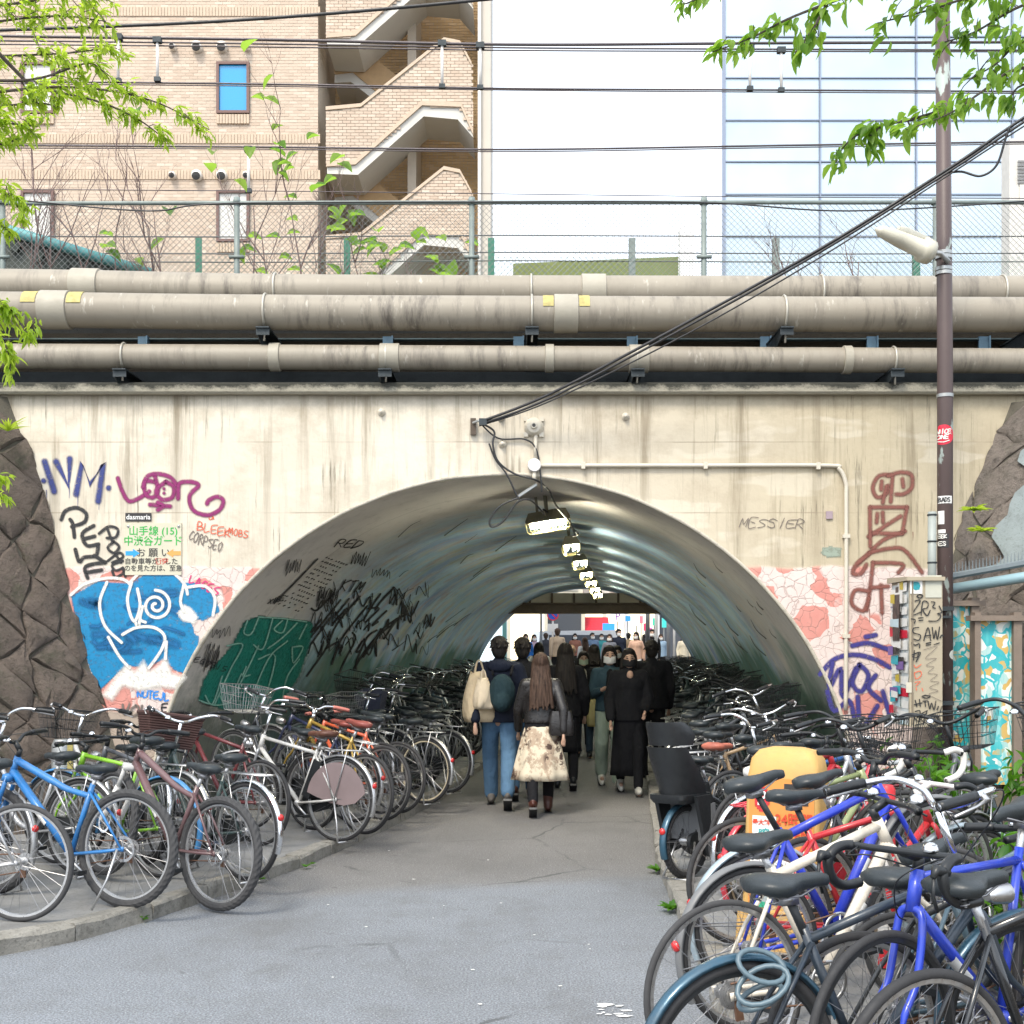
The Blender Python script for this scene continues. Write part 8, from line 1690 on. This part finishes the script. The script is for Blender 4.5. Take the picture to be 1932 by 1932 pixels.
twl = [(tw([(-120, 60), (0, 40), (110, 30), (200, 40)]), 34, .22), (tw([(-100, 20), (40, 5), (120, -10), (190, 0)]), 28, .2), (tw([(-100, 110), (20, 105), (130, 100), (215, 88)], YT + .3), 34, .20), (tw([(-80, 150), (60, 150), (160, 120), (190, 130)], YT - .2), 26, .18),
       (tw([(-60, 180), (90, 165), (200, 170), (300, 195), (395, 245)]), 44, .10), (tw([(60, 165), (180, 190), (260, 225), (310, 262)], YT + .2), 28, .09), (tw([(-60, 215), (10, 200), (80, 195), (110, 205)]), 18, .12), (tw([(-60, 250), (-10, 235), (40, 235), (70, 240)], YT - .3), 22, .14), (tw([(-60, 280), (-10, 275), (20, 268), (30, 262)]), 12, .12),
       (tw([(-60, 380), (-10, 360), (25, 380), (45, 410)], YT - .5), 14, .10), (tw([(-40, 430), (0, 425), (20, 440)], YT - .4), 8, .08), (tw([(-60, 560), (-10, 570), (25, 590), (55, 640)], YT - .9), 22, .11), (tw([(-50, 600), (-15, 630), (15, 660), (20, 700)], YT - .9), 18, .09), (tw([(-50, 880), (-20, 895), (5, 905)], YT - .5), 6, .05), (tw([(-50, 925), (-20, 930), (8, 940)], YT - .5), 5, .05)]
xt = -4.9
twl += [(tw([(-620 + 60 * i, 300 - 30 * i), (-480 + 50 * i, 200 - 35 * i + 40 * (i % 2)), (-340 + 40 * i, 160 - 30 * i), (-220 + 30 * i, 190 - 40 * i)], YT + .25 * (i % 3) - .2), 26, .22) for i in range(7)]
leafy_tree('maple_tree', 'tree with fresh yellow green leaves reaching in at the upper left', ([V3(xt, 7.4, 0), V3(xt + .05, 7.35, 2), V3(xt + .15, 7.3, 4), V3(xt + .3, 7.2, 6.5)], [.16, .13, .11, .06]),
    [([V3(xt + .1, 7.3, 3.6 + .5 * i), V3(xt + .8, 7.1, 4.2 + .4 * i), twl[i % len(twl)][0][0]], .035) for i in range(9)] + [([V3(xt + .05, 7.35, 2.2), twl[11][0][0]], .02), ([V3(xt + .05, 7.35, 2.0), twl[13][0][0]], .012)], twl, Leaves(), .068, .021, 9, LV_L, .35)
YR2 = 5.6; twr = [(tw([(2050, -20), (1930, 10), (1840, 60), (1780, 80)], YR2), 20, .16), (tw([(2050, 60), (1930, 80), (1880, 120), (1830, 150)], YR2 + .2), 20, .15), (tw([(2000, -30), (1850, -10), (1750, 20), (1650, 45)], YR2 - .1), 22, .12), (tw([(2040, 130), (1920, 130), (1850, 175), (1790, 215), (1710, 245)], YR2), 24, .09), (tw([(1790, 205), (1720, 225), (1650, 240), (1600, 268), (1570, 315)], YR2 + .1), 20, .07), (tw([(1660, 240), (1640, 262), (1650, 288)], YR2 + .1), 7, .05),
    (tw([(1800, -60), (1640, -20), (1500, 30), (1420, 70), (1345, 98)], YR2 - .2), 26, .08), (tw([(1560, 10), (1530, 60), (1500, 100)], YR2 - .2), 9, .06), (tw([(1450, -80), (1360, -30), (1310, 0), (1290, 8)], YR2), 8, .06), (tw([(2030, 160), (1930, 160), (1900, 200)], YR2 + .3), 10, .10)]
twr += [(tw([(2500 - 40 * i, 60 + 45 * i), (2330 - 30 * i, 40 + 45 * i), (2180 - 20 * i, 70 + 40 * i), (2060, 100 + 40 * i)], 5.6), 20, .16) for i in range(4)]
leafy_tree('cherry_tree', 'tree with broad green leaves reaching in at the upper right', ([V3(4.9, 5.4, 0), V3(4.85, 5.45, 2), V3(4.7, 5.5, 4), V3(4.5, 5.5, 6.5)], [.15, .12, .10, .05]),
    [([V3(4.75, 5.5, 3.4 + .25 * i), V3(3.9, 5.5, 3.9 + .18 * i), twr[i][0][0]], .03) for i in (0, 1, 2, 3, 6, 8, 9)], twr, Leaves(), .082, .038, 4, LV_R, .65)
# bare saplings behind the fence
def sapling(label, x, ytop, Y, seed, leaves=0):
    rr_ = random.Random(seed); root = empty('bare_sapling', label, 'sapling', group='saplings behind the bridge fence'); m = MB(); Lv = Leaves(); base = P(x, 540, Y); base.z = 4.6; topz = P(0, ytop, Y).z
    def grow(p, d, ln, r_, dep):
        pts = [p]; q_ = p.copy(); dd = d.copy()
        for i in range(5):
            dd = (dd + V3(rr_.uniform(-.16, .16), rr_.uniform(-.12, .12), rr_.uniform(-.02, .14))).normalized(); q_ = q_ + dd * ln / 5; pts.append(q_.copy())
        m.tube(pts, [r_ * (1 - .14 * i) for i in range(6)], 4)
        if dep > 0:
            for i in range(rr_.randint(3, 4)):
                k = rr_.randint(1, 5); a = rr_.uniform(0, 6.28); e = (dd + V3(math.cos(a), math.sin(a) * .6, .15) * rr_.uniform(.5, .9)).normalized(); grow(pts[k], e, ln * rr_.uniform(.42, .66), r_ * .55, dep - 1)
        if leaves and dep <= 1:
            for i in range(leaves):
                if rr_.random() < .09: Lv.leaf(pts[rr_.randint(2, 5)], V3(rr_.uniform(-1, 1), rr_.uniform(-.6, .2), rr_.uniform(-.6, .5)), V3(0, -.6, 1), rr_.uniform(.13, .22), rr_.uniform(.11, .17))
    grow(base, V3(rr_.uniform(-.12, .12), 0, 1), (topz - base.z) * .72, .016, 3); put('stem', m.mesh('stem'), M_TWIG, root)
    if Lv.v: Lv.build('leaves', LV_R, root, kind='stuff')
for i, (x, yt, lf, lb) in enumerate(((30, 210, 0, 'bare reddish sapling nearest the left edge'), (115, 240, 0, 'bare sapling above the netted ramp end'), (180, 250, 0, 'tall bare sapling left of the brick window'), (225, 330, 0, 'short bare sapling behind the fence corner'), (310, 320, 0, 'bare sapling below the left vents'), (345, 260, 2, 'sapling with few leaves left of the fence post'), (470, 260, 3, 'tall leafy sapling beside the fence post'), (520, 330, 3, 'leafy sapling right of the fence post'), (575, 240, 2, 'tall sapling before the stair corner'), (625, 320, 2, 'sapling with small leaves under the stairs'), (700, 390, 3, 'low leafy sapling near the green post'), (800, 420, 3, 'low yellow green sapling by the bridge fence'), (1490, 400, 0, 'thin bare vine on the right fence'), (1580, 390, 0, 'second thin bare vine on the right fence'))):
    sapling(lb, x, yt, 13.2 + .12 * (i % 4), 40 + i, lf)
# weeds and low plants
def plant(name, label, loc, n_, ln, w_, up=.8, mat=None, grp=None, stems=0, cat='plant'):
    root = empty(name, label, cat, loc, group=grp); Lv = Leaves()
    if stems:
        m = MB()
        for s_ in range(stems):
            d = (V3(R.uniform(-.6, .6), R.uniform(-.6, .3), 1)).normalized(); h = R.uniform(.25, .6) * (ln / .1); pts = [V3(0, 0, 0) + V3(R.uniform(-.1, .1), R.uniform(-.1, .1), 0)]
            for i in range(5): d = (d + rdir() * .18).normalized(); pts.append(pts[-1] + d * h / 5)
            m.tube(pts, [.005, .0045, .004, .0035, .003, .002], 4)
            for i in range(n_): k = R.randint(1, 5); Lv.leaf(pts[k], (rdir() + V3(0, -.2, .1)).normalized(), V3(0, 0, 1), ln * R.uniform(.6, 1.2), w_ * R.uniform(.7, 1.2))
        put('stem', m, pm('green_stem', (.08, .14, .04), .6), root)
    else:
        for i in range(n_): a = 2 * math.pi * i / n_ + R.uniform(-.3, .3); Lv.leaf(V3(0, 0, .005), V3(math.cos(a), math.sin(a), up * R.uniform(.4, 1.4)), V3(0, 0, 1), ln * R.uniform(.6, 1.1), w_)
    Lv.build('leaves', mat or LV_W, root, kind='stuff'); return root
KG = 'weeds growing along the kerbs'
for (x, y, n_, ln, lb) in ((66, 1783, 9, .085, 'star shaped weed at the foot of the left kerb'), (268, 1740, 18, .06, 'small weed tuft in the kerb joint by the mountain bicycles'), (495, 1665, 12, .05, 'tiny weed on the kerb right of the hanging wheel'), (578, 1640, 12, .05, 'tiny weed where the left kerb begins to bend'), (590, 1634, 8, .04, 'second tiny weed where the left kerb bends'), (1240, 1648, 22, .09, 'weed tuft beside the child seat bicycle'), (1268, 1722, 30, .10, 'bushy weed on the right kerb before the white bicycle'), (1300, 1800, 10, .06, 'small weed under the white bicycle wheel')):
    q = G(x, y); plant('kerb_weed', lb, (q.x, q.y, .01), n_, ln, ln * .32, .9, grp=KG)
BGp = 'plants on the earth bank at the right'
for i, (X, Y, lb) in enumerate(((2.75, 7.6, 'leafy plant below the control cabinet'), (3.0, 8.8, 'leafy plant at the foot of the brown pole'), (2.55, 9.6, 'leafy plant before the indigo tag'), (3.4, 8.2, 'leafy plant before the tall painted board'), (2.5, 6.4, 'leafy plant behind the blue bicycle'), (2.3, 5.6, 'leafy plant behind the white bicycle frame'), (3.2, 7.0, 'leafy plant at the right edge behind baskets'), (2.55, 4.8, 'leafy plant at the right edge low'), (3.05, 9.6, 'leafy plant beside the narrow board'))):
    plant('bank_plant', lb, (X, Y, bankz(X, Y)), 16, .11, .045, mat=LV_W, grp=BGp, stems=9)
for (x, y, lb) in ((15, 815, 'grass tuft growing from the left stone wall top'), (1838, 965, 'small fern on the right stone wall'), (1852, 1005, 'second small fern on the right stone wall')):
    pt_ = P(x, y, 10.9 if x < 100 else 10.75); plant('wall_plant', lb, pt_, 26, .22 if x < 100 else .14, .02 if x < 100 else .04, 1.0 if x < 100 else .5, LV_L)
